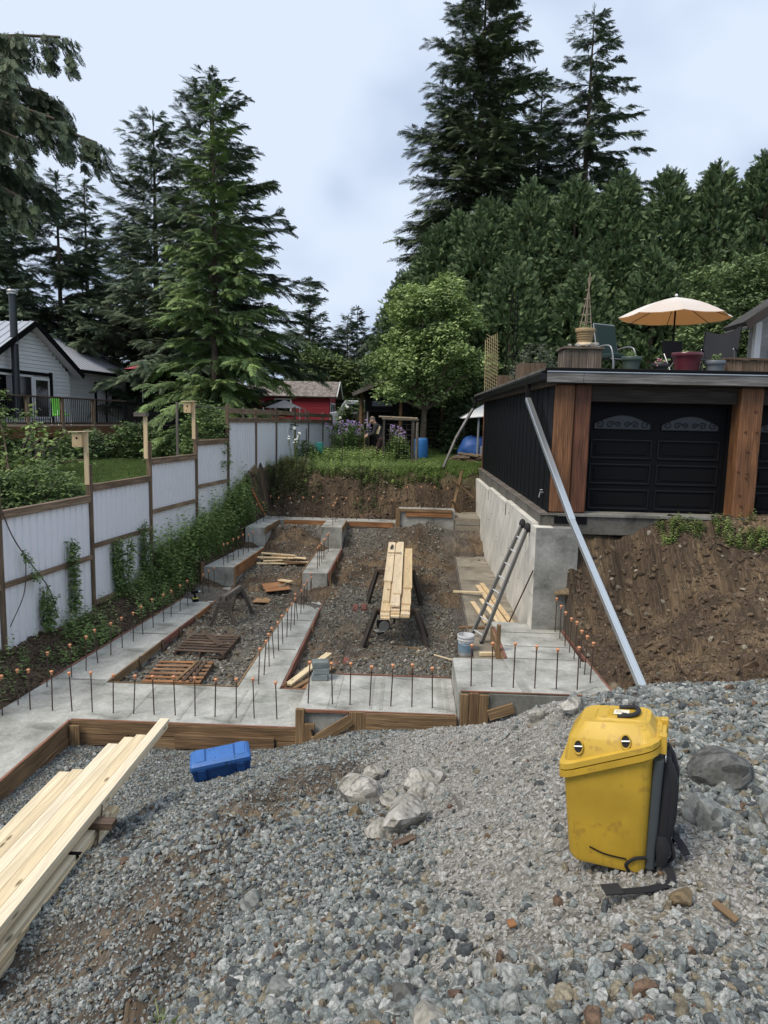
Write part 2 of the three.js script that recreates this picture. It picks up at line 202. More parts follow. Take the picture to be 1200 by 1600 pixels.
// how much of each matter lies on the surface: stone (loose crushed rock), fines (trodden crusher dust), dirt, grass
function matter(x, z) {
  const n = fbm(x * 1.1 + 3, z * 1.1, 4, 17) - 0.5, m = fbm(x * 0.35 + 9, z * 0.35, 3, 27) - 0.5;
  if (x < fenceX(z) - 0.22) return { stone: 0, fines: 0, dirt: 0.15, grass: 1 };
  if (z < -25.2 + n) return { stone: 0, fines: 0, dirt: ss(0.05, 0.3, n + m), grass: 1 };
  if (x > 2.9 && z < -6.2) { const t = ss(-6.9, -7.6, z + n * 1.2); return { stone: 1 - t, fines: 0, dirt: t, grass: 0 }; }
  if (z > -9.8) {
    const f = ss(0.95, 0.45, Math.abs(x - 0.62 - 0.05 * (z + 4)) * 0.95 + 0.9 * n) * ss(-1.5, -2.4, z) * ss(-8.5, -6.5, z);
    const lane = ss(0.62, 0.1, Math.abs(x + 1.25 + 0.22 * (z + 3.4)) + 0.8 * n) * ss(-7, -5.2, z), dl = Math.max(lane, 0.8 * ss(-0.35, -1.0, x + 0.9 * n + 0.12 * (z + 3)) * ss(-6.2, -4.6, z) * ss(0.62, 0.4, fbm(x * 1.7, z * 1.7, 3, 333)));
    return { stone: 1 - 0.97 * f, fines: f, dirt: dl * 0.85, grass: 0 };
  }
  if (x < outX(z)) return { stone: 0, fines: 0, dirt: 1, grass: 0 };
  if (z < -23.7) return { stone: 0, fines: 0, dirt: 1, grass: ss(-24.9, -25.3, z) };
  const d = x < -2.3 ? Math.max(ss(0.9, 0.3, Math.abs(z + 18.1 + n) * 1.0), ss(0.8, 0.3, Math.abs(z + 21.3 + n))) : 0.7 * ss(-16.2, -17.8, z + 3 * n) * ss(-23.2, -22, z + n * 2) * ss(0.75, 0.3, fbm(x * 0.8, z * 0.8, 3, 93));
  return { stone: 1 - 0.8 * d, fines: 0.3, dirt: clamp(d + 0.3 + 0.5 * ss(-0.05, 0.15, m)), grass: 0 };
}
const COL = { stone: [0.17, 0.172, 0.165], fines: [0.42, 0.405, 0.37], dirt: [0.12, 0.083, 0.052], dirt2: [0.21, 0.148, 0.088], grass: [0.095, 0.135, 0.04] };
function groundColor(x, z) {
  const w = matter(x, z), n = fbm(x * 2.3, z * 2.3, 4, 61), c = [0, 0, 0];
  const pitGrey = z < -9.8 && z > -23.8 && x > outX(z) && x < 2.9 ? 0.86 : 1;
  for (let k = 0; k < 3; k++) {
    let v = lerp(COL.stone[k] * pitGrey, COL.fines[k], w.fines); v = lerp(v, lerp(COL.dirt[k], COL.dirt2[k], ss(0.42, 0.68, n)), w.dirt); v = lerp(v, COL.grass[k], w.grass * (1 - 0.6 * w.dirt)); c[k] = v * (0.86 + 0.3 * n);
  }
  return c;
}
function sheet(xs, zs, yf, detail) {
  const nx = xs.length, nz = zs.length, pos = new Float32Array(nx * nz * 3), col = new Float32Array(nx * nz * 3), uv = new Float32Array(nx * nz * 2), idx = new Uint32Array((nx - 1) * (nz - 1) * 6); let k = 0;
  for (let j = 0; j < nz; j++) for (let i = 0; i < nx; i++) {
    const x = xs[i], z = zs[j], q = j * nx + i, y = yf(x, z), c = groundColor(x, z); pos.set([x, y, z], q * 3); col.set(c, q * 3); uv.set([x, z + 0.8 * y], q * 2);
    if (i < nx - 1 && j < nz - 1) { idx.set([q, q + 1, q + nx, q + 1, q + nx + 1, q + nx], k); k += 6; }
  }
  const g = new THREE.BufferGeometry(); g.setAttribute('position', new THREE.BufferAttribute(pos, 3)); g.setAttribute('color', new THREE.BufferAttribute(col, 3)); g.setAttribute('uv', new THREE.BufferAttribute(uv, 2)); g.setIndex(new THREE.BufferAttribute(idx, 1)); g.computeVertexNormals(); return g;
}
const range = (a, b, s) => { const o = [], n = Math.round(Math.abs(b - a) / s); for (let i = 0; i < n; i++) o.push(a + ((b - a) * i) / n); return o; };
const rough = (x, z) => { const w = matter(x, z); return (fbm(x * 3.1, z * 3.1, 4, 71) - 0.5) * (0.05 + 0.3 * w.dirt * (w.grass > 0.5 ? 0.1 : 1)) + (fbm(x * 11, z * 11, 3, 75) - 0.5) * (0.035 + 0.07 * w.dirt * (1 - w.grass)); };
// lumps of the cut banks stand out sideways as well
const relief = (x, z) => (z > -9.6 && x < 3 ? (fbm(x * 0.75 + 2, z * 0.75 + 5, 3, 171) - 0.5) * 0.34 * ss(-9.6, -7.5, z) * ss(-0.9, -1.8, z) : 0) + (x > 2.95 && z < -6.3 && z > -13.1 ? ((fbm(x * 0.75, z * 0.9 + x * 0.4, 2, 181) - 0.5) * 0.75 + (fbm(x * 2.6, z * 2.6, 3, 185) - 0.5) * 0.22) * ss(2.95, 3.4, x) * ss(-6.3, -7.4, z) * ss(-13.1, -12.5, z) : 0) + (z < -23.9 && z > -25.4 && x < 2.3 ? (fbm(x * 1.6, z * 2.2, 4, 191) - 0.5) * 0.5 : 0);
const groundTop = (x, z) => groundY(x, z) + rough(x, z) + relief(x, z);
M.ground = new THREE.MeshStandardMaterial({ vertexColors: true, roughness: 0.95, map: T.soil, bumpMap: T.soilBump, bumpScale: 0.03 });
{
  const xs = [...range(-9.5, -4, 0.11), ...range(-4, 4, 0.055), ...range(4, 9, 0.09), 9], zs = [...range(2.5, -1, 0.1), ...range(-1, -9.8, 0.055), ...range(-9.8, -26.4, 0.085), ...range(-26.4, -36, 0.25), -36];
  const g = struct('ground', sheet(xs, zs, groundTop), M.ground, 'gravel mound and excavated earth lot'); g.material.side = THREE.DoubleSide;
  const big = [-260, -140, -90, -60, -40, -28, -20, -15, -12, -10, -9, -7, -3, 0, 3, 8, 9, 11, 14, 18, 24, 34, 50, 80, 140, 260], bz = [60, 30, 15, 8, 4, 2, 0, -4, -9, -15, -20, -26, -30, -34, -36, -38, -42, -50, -60, -75, -95, -130, -200, -330];
  struct('terrain', sheet(big, bz, (x, z) => (x > -9.6 && x < 9.1 && z < 2.6 && z > -36.1 ? -4 : (x < 0 && z > -36 ? hoodY(x, z) : z > -14 && x > 8 ? -0.3 : yardY(x, z)) - 0.12)), M.ground, 'grassy land around the lot');
}
// concrete that stones must not lie on
const onConcrete = (x, z) => (z < -9.6 && z > -11.3 && x > -6.2 && x < 3.05) || (z > -11 && x < -4.82 && x > -6.1) || (z < -9 && x > outX(z) - 0.05 && x < inX(z) + 0.08 && z > -23.8) || (x > -2.85 && x < -1.95 && z < -11 && z > -23.2) || (z < -22.9 && z > -23.85 && x < 2.6) || (x > 1.1 && z < -11 && z > -26 && x < 2.95) || (x > 2.4 && z < -13);
// ---------- loose stone ----------
function stoneGeo(sd, flat, det = 1) {
  seed(sd); const g = new THREE.IcosahedronGeometry(1, det), p = g.attributes.position, v = V(0, 0, 0), planes = []; for (let k = 0; k < 8; k++) planes.push([V(rr(-1, 1), rr(-1, 1), rr(-1, 1)).normalize(), rr(0.42, 0.72)]); const sx = rr(0.95, 1.3), sz = rr(0.75, 1);
  for (let i = 0; i < p.count; i++) { v.fromBufferAttribute(p, i); for (const [q, d] of planes) { const e = v.dot(q) - d; if (e > 0) v.addScaledVector(q, -e); } const f = 1.25 + 0.16 * (fbm(v.x * 3 + sd, v.y * 3 + v.z * 2, 2, 5) - 0.5); p.setXYZ(i, v.x * f * sx, v.y * f * flat, v.z * f * sz); }
  return uvm(toCreasedNormals(g, 0.3), 0);
}
const stones = [stoneGeo(3, 0.7), stoneGeo(8, 0.85), stoneGeo(15, 0.75), stoneGeo(22, 0.6), stoneGeo(29, 0.95)];
T.rock = tex(256, 256, (u, v) => { const a = fbm(u * 5, v * 5, 4, 501, 5, 5), b = fbm(u * 30, v * 30, 3, 505, 30, 30); return 0.66 + 0.4 * (a - 0.4) + 0.3 * (b - 0.5); }, [1.6, 1.6]);
M.gravel = std([1.64, 1.64, 1.62], 0.9, { map: T.rock });
const stoneTint = () => { const t = R(), k = rr(0.75, 1.25); const c = t < 0.48 ? [0.24, 0.265, 0.256] : t < 0.68 ? [0.4, 0.415, 0.395] : t < 0.82 ? [0.095, 0.106, 0.11] : t < 0.94 ? [0.26, 0.225, 0.16] : t < 0.98 ? [0.46, 0.46, 0.44] : [0.18, 0.115, 0.075]; return c.map((v) => v * k); };
function scatter(name, label, list, geos, mat, category = 'gravel') {
  const by = geos.map(() => []); list.forEach((s, i) => by[i % geos.length].push(s)); const q = new THREE.Quaternion(), e = new THREE.Euler(), mm = new THREE.Matrix4(), c = new THREE.Color();
  by.forEach((L, k) => { if (!L.length) return; const im = new THREE.InstancedMesh(geos[k], mat, L.length); im.name = numbered(name); L.forEach((s, i) => { e.set(...s.r); mm.compose(V(...s.p), q.setFromEuler(e), V(...s.s)); im.setMatrixAt(i, mm); im.setColorAt(i, c.setRGB(...s.c)); }); scene.add(im); tag(im, label, category, null, 'stuff'); });
}
{
  seed(101); const near = [], fine = [], pit = [], clod = [];
  const put = (L, x, z, sz, tint, sink = 0.25) => { const y = groundTop(x, z); L.push({ p: [x, y + sz * (0.35 - sink), z], r: [rr(-1.2, 1.2), rr(0, 6.28), rr(-1.2, 1.2)], s: [sz * rr(0.8, 1.35), sz * rr(0.7, 1.1), sz * rr(0.7, 1.1)], c: tint }); };
  for (let i = 0; i < 360000; i++) {
    const z = -0.9 - 8.9 * Math.pow(R(), 1.3), x = rr(-1, 1) * (1.6 + 0.72 * -z) + (z < -5 ? -0.6 : 0); if (x < -5.8 || x > 6.5 || onConcrete(x, z)) continue; if (x > 2.9 && z < -7.5) continue;
    const w = matter(x, z), patch = fbm(x * 0.9, z * 0.9, 3, 301), dens = w.stone * (1 - 0.55 * w.dirt); if (R() > dens + 0.012) continue;
    const coarse = ss(-3.6, -1.9, z) * ss(1.4, 0.3, Math.abs(x + 0.1)) + ss(1.0, 1.7, x) * ss(-5.2, -3.6, z) + ss(0.56, 0.66, patch) * 0.8;
    let s = rr(0.004, 0.0125) + Math.pow(R(), 3) * (0.011 + 0.016 * clamp(coarse)) + (R() < 0.012 * coarse ? rr(0.006, 0.02) : 0); if (w.dirt > 0.5) s *= 0.75; put(near, x, z, s, stoneTint());
  }
  for (let i = 0; i < 38000; i++) { const z = rr(-1.6, -8.2), x = 0.62 + 0.05 * (z + 4) + rr(-1.1, 1.1); if (R() > matter(x, z).fines) continue; const k = rr(0.75, 1.2); put(fine, x, z, rr(0.004, 0.009) + Math.pow(R(), 6) * 0.012, [0.43 * k, 0.42 * k, 0.39 * k]); }
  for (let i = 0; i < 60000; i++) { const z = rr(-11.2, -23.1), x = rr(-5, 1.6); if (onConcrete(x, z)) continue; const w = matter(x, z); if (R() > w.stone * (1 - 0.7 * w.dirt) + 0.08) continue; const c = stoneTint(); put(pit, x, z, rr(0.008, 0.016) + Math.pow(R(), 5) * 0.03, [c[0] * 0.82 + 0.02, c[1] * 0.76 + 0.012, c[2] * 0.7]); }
  for (let i = 0; i < 30000; i++) { const right = R() < 0.62; const z = right ? rr(-6.5, -13.2) : rr(-23.7, -25.6), x = right ? rr(2.95, 8) : rr(-5, 2.4); const w = matter(x, z); if (R() > w.dirt * 0.9 || (!right && w.grass > 0.5)) continue; const pale = R() < 0.07, k = rr(0.6, 1.3); put(clod, x, z, rr(0.005, 0.014) + Math.pow(R(), 10) * 0.06, pale ? [0.34 * k, 0.3 * k, 0.23 * k] : [0.15 * k, 0.105 * k, 0.066 * k], 0.5); }
  for (let i = 0; i < 9000; i++) { const z = rr(-9, -23.6), o = outX(z), x = o - R() * (o - fenceX(z)); const k = rr(0.5, 1.2); put(clod, x, z, rr(0.012, 0.035), [0.15 * k, 0.105 * k, 0.07 * k]); }
  for (let i = 0; i < 90; i++) { const z = rr(-7, -13), x = rr(3.0, 8); if (R() > matter(x, z).dirt) continue; const k = rr(0.7, 1.3); put(clod, x, z, rr(0.02, 0.045) + Math.pow(R(), 5) * 0.12, R() < 0.2 ? [0.26 * k, 0.2 * k, 0.13 * k] : [0.13 * k, 0.09 * k, 0.055 * k], 0.6); }
  scatter('gravel', 'loose crushed grey rock of the foreground mound', near, stones, M.gravel);
  scatter('crusher_dust', 'fine pale trodden gravel around the yellow case', fine, stones.slice(0, 2), M.gravel);
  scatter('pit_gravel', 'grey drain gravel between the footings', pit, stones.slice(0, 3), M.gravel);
  scatter('soil_clods', 'brown soil clods and pebbles on the cut banks', clod, stones.slice(1, 4), M.gravel, 'soil');
}
// ---------- concrete footings with their forms ----------
const pick = (a) => a[Math.floor(R() * a.length)];
seed(202);
function slab(parent, x0, x1, top, z0, z1, h = 0.5, mat = M.conc, name = 'slab') { return mesh(name, bx(x0, x1, top - h, top, z0, z1, 0.012, 2), mat, parent); }
// slab whose long edges are not parallel to the lot: corners given as [x, z]
function quadSlab(parent, name, c, top, h, mat) {
  const n = c.length, r = (y, k) => c.map(([x, z]) => [x, y, z]); const area = c.reduce((s, p, i) => { const q = c[(i + 1) % n]; return s + p[0] * q[1] - q[0] * p[1]; }, 0); if (area < 0) c.reverse();
  return mesh(name, uvm(loft([r(top - h), r(top)].map((q) => q.slice().reverse()), 0.5), 2), mat, parent);
}
{
  const L = thing('concrete_footing', 'long stepped concrete footing along the white metal fence', 'footing');
  quadSlab(L, 'slab', [[-6.06, -6.6], [-4.9, -6.6], [-4.9, -9.74], [-4.98, -11.25], [inX(-18.1), -18.1], [outX(-18.1), -18.1], [-6.06, -9.9]], -2.81, 0.45, M.conc);
  quadSlab(L, 'slab', [[outX(-18.12), -18.12], [inX(-18.12) + 0.02, -18.12], [inX(-21.23), -21.23], [outX(-21.23) + 0.1, -21.23]], -2.29, 0.9, M.concKey);
  quadSlab(L, 'slab', [[outX(-21.25) + 0.1, -21.25], [inX(-21.25), -21.25], [inX(-23), -22.98], [-4.9, -23.75]], -1.71, 1.0, M.conc);
  for (const z of [-11.28, -13.9, -15.4]) mesh('trowel_joint', bx(outX(z) + 0.06, inX(z) - 0.05, -2.812, -2.8055, z, z - 0.05, 0, 0), M.concDark, L);
  const seg = (z0, z1, top, h, m, dx = 0.02) => beam(L, 'form_board', [inX(z0) + dx, top - h / 2 + 0.012, z0], [inX(z1) + dx, top - h / 2 + 0.012, z1], 0.035, h, m);
  seg(-11.3, -13.4, -2.81, 0.15, M.form[2]); seg(-13.42, -15.2, -2.81, 0.15, M.plyRed); seg(-15.22, -18.05, -2.81, 0.15, M.ply); seg(-18.2, -21.1, -2.29, 0.3, M.ply); seg(-21.2, -22.9, -1.7, 0.18, M.form[0]);
  for (const z of [-12.4, -13.4, -14.3, -15.2, -16.2, -17.2]) beam(L, 'stake', [inX(z) + 0.065, -3.05, z], [inX(z) + 0.065, -2.76, z], 0.045, 0.045, M.fencepost);
  beam(L, 'form_board', [outX(-11) - 0.02, -2.86, -11], [outX(-18) - 0.02, -2.86, -18], 0.03, 0.14, M.plyRed); beam(L, 'form_board', [-6.08, -2.86, -9.9], [-6.08, -2.86, -6.7], 0.03, 0.14, M.form[1]);
  beam(L, 'stake', [outX(-18.1) - 0.03, -2.9, -18.1], [outX(-18.1) - 0.03, -2.18, -18.1], 0.06, 0.09, M.form[0]); beam(L, 'stake', [inX(-18.1) + 0.04, -2.85, -18.12], [inX(-18.1) + 0.04, -2.27, -18.12], 0.04, 0.07, M.form[2]);
  // board form on the near side of the corner
  beam(L, 'form_board', [-4.87, -2.93, -9.7], [-4.87, -2.93, -6.6], 0.038, 0.24, M.form[0]); beam(L, 'form_board', [-4.85, -3.1, -9.66], [-4.85, -3.1, -6.6], 0.038, 0.12, M.form[1]); beam(L, 'form_edge', [-4.87, -2.805, -9.7], [-4.87, -2.805, -6.6], 0.04, 0.012, M.formEdge, 0.002);
}
{
  const L = thing('concrete_footing', 'lower left front pad of the footing, behind the blue toolbox', 'footing');
  slab(L, -4.975, -1.53, -2.812, -9.74, -11.22, 0.4);
  for (const [x, w] of [[-4.1, 0.03], [-3.35, 0.05], [-2.6, 0.04], [-2.42, 0.03]]) mesh('key_strip', bx(x, x + w, -2.815, -2.806, -9.86, -11.1, 0, 2), M.concKey, L);
  const zf = -9.715;
  mesh('form_board', bx(-4.84, -1.54, -2.99, -2.795, zf, zf + 0.038), M.form[0], L); mesh('form_edge', bx(-4.84, -1.54, -2.793, -2.783, zf - 0.005, zf + 0.03, 0.002), M.formEdge, L);
  mesh('form_board', bx(-4.7, -4.0, -3.16, -3.0, zf, zf + 0.038), M.form[1], L); mesh('form_board', bx(-3.98, -3.2, -3.18, -3.0, zf, zf + 0.038), M.form[2], L); mesh('form_board', bx(-3.3, -1.85, -3.15, -2.94, zf + 0.041, zf + 0.079), M.form[1], L); mesh('form_board', bx(-1.83, -1.54, -3.2, -3.0, zf, zf + 0.038), M.form[0], L);
  for (const [x, w, y0, y1] of [[-4.82, 0.14, -3.18, -2.84], [-3.96, 0.04, -3.15, -2.98], [-2.3, 0.04, -3.15, -2.98]]) mesh('stake', bx(x, x + w, y0, y1, zf + 0.082, zf + 0.12, 0.006, 1), M.form[2], L);
  beam(L, 'back_form', [-4.9, -2.87, -11.25], [-2.8, -2.87, -11.25], 0.02, 0.13, M.form[2]); beam(L, 'back_form', [-2.0, -2.87, -11.25], [-1.6, -2.87, -11.25], 0.02, 0.13, M.formEdge);
}
{
  const L = thing('concrete_footing', 'middle front pad of the footing, one step above the left pad', 'footing');
  slab(L, -1.53, 0.768, -2.53, -9.74, -11.21, 0.5);
  for (const [x, w] of [[-1.12, 0.015], [-1.0, 0.015], [-0.5, 0.03], [-0.36, 0.05], [0.5, 0.08], [0.62, 0.05]]) mesh('key_strip', bx(x, x + w, -2.534, -2.5245, -9.84, -11.15, 0, 2), M.concKey, L);
  const zf = -9.715;
  mesh('form_board', bx(-0.78, -0.55, -2.85, -2.515, zf, zf + 0.038, 0.006, 1), M.form[2], L); mesh('form_board', bx(-0.545, 0.76, -2.83, -2.52, zf, zf + 0.038), M.form[2], L);
  mesh('form_edge', bx(-1.5, -0.79, -2.55, -2.51, zf - 0.02, zf + 0.02, 0.004), M.formEdge, L); mesh('form_edge', bx(-0.78, 0.74, -2.518, -2.506, zf - 0.008, zf + 0.02, 0.002), M.formEdge, L);
  mesh('form_post', bx(-1.545, -1.42, -3.05, -2.49, zf, zf + 0.07, 0.006, 1), M.form[2], L); mesh('form_post', bx(-1.415, -1.27, -3.05, -2.7, zf + 0.02, zf + 0.09, 0.006, 1), M.form[0], L);
  beam(L, 'brace', [-1.27, -2.95, zf + 0.1], [-0.75, -2.62, zf + 0.05], 0.04, 0.16, M.form[2]); beam(L, 'brace', [-1.24, -3.0, zf + 0.05], [-1.3, -2.75, zf + 0.13], 0.03, 0.03, M.darkWood);
  beam(L, 'back_form', [-1.1, -2.6, -11.23], [0.74, -2.6, -11.23], 0.02, 0.17, M.plyRed);
}
{
  const L = thing('concrete_footing', 'raised right front pad of the footing, below the retaining wall', 'footing');
  slab(L, 0.772, 2.99, -2.17, -9.74, -11.2, 0.6); slab(L, 1.64, 2.87, -2.173, -11.2, -13.4, 0.6);
  mesh('form_edge', bx(0.8, 3.0, -2.165, -2.15, -9.74, -9.715, 0.003), M.formEdge, L); mesh('form_face', bx(1.2, 2.99, -2.5, -2.18, -9.735, -9.705, 0.006), M.concDark, L);
  beam(L, 'form_edge', [3.0, -2.19, -9.74], [2.9, -2.19, -12.9], 0.025, 0.07, M.plyRed);
  for (const [x0, x1, m] of [[0.8, 0.92, 2], [0.925, 1.06, 1], [1.065, 1.2, 2]]) mesh('form_post', bx(x0, x1, -2.75, -2.15 - 0.02 * m, -9.735, -9.67, 0.006, 1), M.form[m], L);
  beam(L, 'brace', [1.2, -2.48, -9.66], [1.56, -2.36, -9.68], 0.04, 0.15, M.form[2]);
  beam(L, 'key_strip', [1.66, -2.167, -11.2], [1.75, -2.167, -9.8], 0.13, 0.008, M.concKey, 0); beam(L, 'key_strip', [2.4, -2.168, -9.85], [2.8, -2.168, -10.15], 0.12, 0.008, M.concKey, 0);
  for (const z of [-11.25, -11.9, -12.7]) mesh('trowel_joint', bx(1.7, 2.8, -2.178, -2.168, z, z - 0.025, 0, 0), M.concDark, L);
  beam(L, 'form_board', [1.61, -2.33, -11.24], [1.61, -2.33, -13.0], 0.035, 0.32, M.form[2]); beam(L, 'form_edge', [1.64, -2.16, -11.24], [1.64, -2.16, -13.0], 0.05, 0.012, M.plyRed, 0.003);
  beam(L, 'stake', [1.56, -2.6, -11.6], [1.56, -1.72, -11.62], 0.06, 0.09, M.form[0]);
}
{
  const L = thing('concrete_footing', 'long stepped concrete footing down the middle of the lot', 'footing');
  slab(L, -2.76, -2.06, -2.811, -11.22, -17.9, 0.35); slab(L, -2.71, -2.06, -2.325, -17.9, -21.43, 0.75, M.concKey); slab(L, -2.68, -2.03, -1.66, -21.43, -23.02, 1.0, M.concKey);
  const sb = (z0, z1, top, h, m, x = -2.03) => beam(L, 'form_board', [x, top - h / 2 + 0.015, z0], [x, top - h / 2 + 0.015, z1], 0.035, h, m);
  sb(-11.3, -14.6, -2.81, 0.15, M.plyRed); sb(-14.62, -17.85, -2.81, 0.15, M.formEdge); sb(-17.9, -21.4, -2.325, 0.2, M.plyRed); sb(-21.45, -22.95, -1.66, 0.2, M.form[2]); sb(-11.3, -17.8, -2.83, 0.12, M.form[2], -2.785); sb(-18, -21.3, -2.33, 0.14, M.form[0], -2.73);
  for (const z of [-11.35, -14.6, -17.92, -19.6]) beam(L, 'stake', [-1.985, -3.0, z], [-1.985, z < -17 ? -2.25 : -2.74, z], 0.045, 0.045, M.form[1]);
  for (const z of [-13.2, -15.2]) mesh('trowel_joint', bx(-2.7, -2.12, -2.815, -2.806, z, z - 0.04, 0, 0), M.concDark, L);
}
{
  const L = thing('concrete_footing', 'concrete footing across the back of the lot under the earth bank', 'footing');
  slab(L, -4.88, -0.34, -1.705, -23.02, -23.75, 0.6, M.concKey); slab(L, -0.34, 1.5, -1.262, -23.02, -23.72, 0.9, M.concKey);
  for (const [a, b] of [[-4.1, -2.72], [-1.98, -0.5]]) beam(L, 'form_board', [a, -1.78, -22.99], [b, -1.78, -22.99], 0.035, 0.17, M.ply);
  beam(L, 'form_board', [-0.3, -1.27, -22.98], [1.4, -1.27, -22.98], 0.06, 0.09, M.form[2]); beam(L, 'form_board', [-0.1, -1.4, -22.985], [1.4, -1.4, -22.985], 0.03, 0.16, M.ply); beam(L, 'form_post', [-0.36, -1.9, -22.97], [-0.36, -1.22, -22.97], 0.14, 0.06, M.form[2]);
}
{
  const L = thing('concrete_footing', 'dirty stepped concrete footing at the foot of the retaining wall', 'footing');
  quadSlab(L, 'slab', [[1.2, -11.3], [1.63, -11.3], [1.65, -13.3], [2.36, -13.3], [2.45, -22.95], [1.5, -22.95], [1.22, -13.2]], -2.42, 0.5, M.concBrown); slab(L, 1.5, 2.48, -1.49, -22.95, -25.2, 1.0, M.concBrown);
  beam(L, 'form_board', [1.19, -2.49, -12.9], [1.47, -2.49, -22.9], 0.03, 0.17, M.greyWood); beam(L, 'form_board', [1.48, -1.75, -22.95], [1.48, -1.6, -25], 0.03, 0.4, M.greyWood);
  mesh('joint_line', bx(1.5, 2.46, -1.7, -1.66, -22.95, -22.938, 0, 0), M.concDark, L);
}
{ // cast retaining wall with a stepped top
  const W = thing('retaining_wall', 'pale concrete retaining wall with stepped top below the garage', 'wall');
  for (const [z0, z1, t, dx] of [[-13.36, -17.1, -0.215, 0.0], [-17.1, -20.95, -0.27, -0.004], [-20.95, -25.7, -0.34, -0.008]]) mesh('wall_panel', bx(2.33 + dx, 2.63, -2.6, t, z0, z1, 0.01, 2), M.wallconc, W);
  for (const [z, t] of [[-17.1, -0.27], [-20.95, -0.34]]) mesh('notch', bx(2.315, 2.4, t - 0.3, t - 0.02, z + 0.03, z + 0.012, 0, 1), M.concOld, W);
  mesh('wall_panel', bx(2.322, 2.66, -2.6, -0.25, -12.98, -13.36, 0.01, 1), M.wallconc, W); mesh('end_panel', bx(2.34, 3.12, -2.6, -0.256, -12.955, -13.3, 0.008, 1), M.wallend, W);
  for (let k = 0; k < 26; k++) { const z = rr(-13.5, -24), y = rr(-2.1, -0.4); mesh('tie_hole', xf(new THREE.CylinderGeometry(0.012, 0.012, 0.012, 6), [2.32, y, z], [0, 0, Math.PI / 2]), M.concOld, W); }
}
// ---------- rebar dowels with orange caps ----------
{
  const barG = clean(new THREE.CylinderGeometry(0.0095, 0.0095, 1, 6).translate(0, 0.5, 0)), capG = clean(lathe([[0.001, 0.022], [0.016, 0.02], [0.027, 0.011], [0.029, 0.002], [0.024, -0.004], [0.017, -0.008], [0.015, -0.045], [0.001, -0.045]], 10));
  const ORD = ['first', 'second', 'third', 'fourth', 'fifth', 'sixth', 'seventh', 'eighth', 'ninth', 'tenth', 'eleventh', 'twelfth', 'thirteenth', 'fourteenth', 'fifteenth', 'sixteenth', 'seventeenth', 'eighteenth'], seen = new Map();
  // the dowels of one row are listed from one end, so each is told by its place in the row
  const bar = (x, y, z, h, what, group, tilt = 0.05) => { const k = seen.get(group) ?? 0; seen.set(group, k + 1); const [row, end] = what.split('|'), label = ORD[k] + ' capped rebar from the ' + end + ' ' + row; const o = thing('rebar_dowel', label, 'rebar', [x, y, z], rr(0, 6), group); o.rotation.set(rr(-tilt, tilt), rr(0, 6), rr(-tilt, tilt)); const b = mesh('bar', barG, M.rust, o); b.position.y = -0.05; b.scale.y = h + 0.05; const c = mesh('cap', capG, M.cap, o); c.position.y = h; return o; };
  seed(303);
  for (const x of [-5.62, -5.28, -4.98, -4.67, -4.35, -4.04, -3.73, -3.41, -3.11, -2.81, -2.49, -2.22, -1.88]) bar(x, -2.81, -10.02, rr(0.57, 0.62), 'in the lower left front pad|left', 'rebar of the left front pad', 0.06);
  for (const [x, z] of [[-5.91, -9.78], [-5.89, -10.17], [-5.83, -10.92], [-5.64, -11.38], [-5.54, -11.7], [-5.51, -12.1], [-5.46, -12.54], [-5.42, -12.97], [-5.37, -13.39], [-5.35, -13.84], [-5.31, -14.32], [-5.24, -14.75], [-5.22, -15.17], [-5.16, -15.61], [-5.13, -16.07], [-5.05, -16.99], [-5.01, -17.4], [-4.99, -17.84]]) bar(x, -2.81, z, rr(0.55, 0.62), 'in the footing nearest the metal fence, lowest step|front', 'rebar of the fence side footing');
  for (const x of [-1.41, -1.05, -0.79, -0.5, -0.19, 0.12, 0.42]) bar(x, -2.53, -9.98, rr(0.58, 0.64), 'in the middle front pad|left', 'rebar of the middle front pad', 0.07);
  for (const x of [0.97, 1.27, 1.58, 1.89, 2.2, 2.5]) bar(x, -2.17, -9.96, rr(0.6, 0.66), 'along the front of the right pad|left', 'rebar along the front of the right pad', 0.03);
  for (const z of [-12.86, -12.44, -12, -11.66, -11.32, -10.9, -10.61, -10.26]) bar(2.76, -2.17, z, rr(0.56, 0.62), 'along the right edge of the right pad|back', 'rebar along the right edge of the right pad', 0.03);
  for (let z = -11.37; z > -17.6; z -= 0.437) bar(-2.45 + 0.008 * (-11 - z), -2.81, z, rr(0.55, 0.62), 'in the lowest step of the middle footing|front', 'rebar of the middle footing lowest step', 0.1);
  for (const [x, z] of [[-4.88, -18.35], [-4.84, -18.63], [-4.8, -19.07], [-4.76, -19.49], [-4.72, -19.91], [-4.66, -20.29], [-4.61, -20.69]]) bar(x, -2.29, z, rr(0.5, 0.6), 'in the second step of the fence side footing|front', 'rebar of the fence side footing second step');
  for (const z of [-18.38, -18.77, -19.3, -19.69, -20.02, -20.5, -20.88]) bar(-2.38, -2.325, z, rr(0.52, 0.6), 'in the second step of the middle footing|front', 'rebar of the middle footing second step', 0.06);
  for (const [x, y, z] of [[-4.79, -1.71, -22], [-4.69, -1.71, -22.6], [-2.36, -1.66, -21.8], [-2.36, -1.66, -22.5]]) bar(x, y, z, 0.62, 'in the top steps of the two long footings|left', 'rebar of the top steps');
  for (const x of [-4.6, -4.35, -3.93, -3.54, -3.2, -2.9, -2.4, -2.12, -1.74, -1.34, -0.95, -0.56]) bar(x, -1.705, -23.4, rr(0.66, 0.74), 'in the low part of the back footing|left', 'rebar of the back footing');
  for (const x of [-0.07, 0.4, 0.83, 1.25]) bar(x, -1.262, -23.4, rr(0.68, 0.74), 'in the raised right end of the back footing|left', 'rebar of the raised back footing');
}
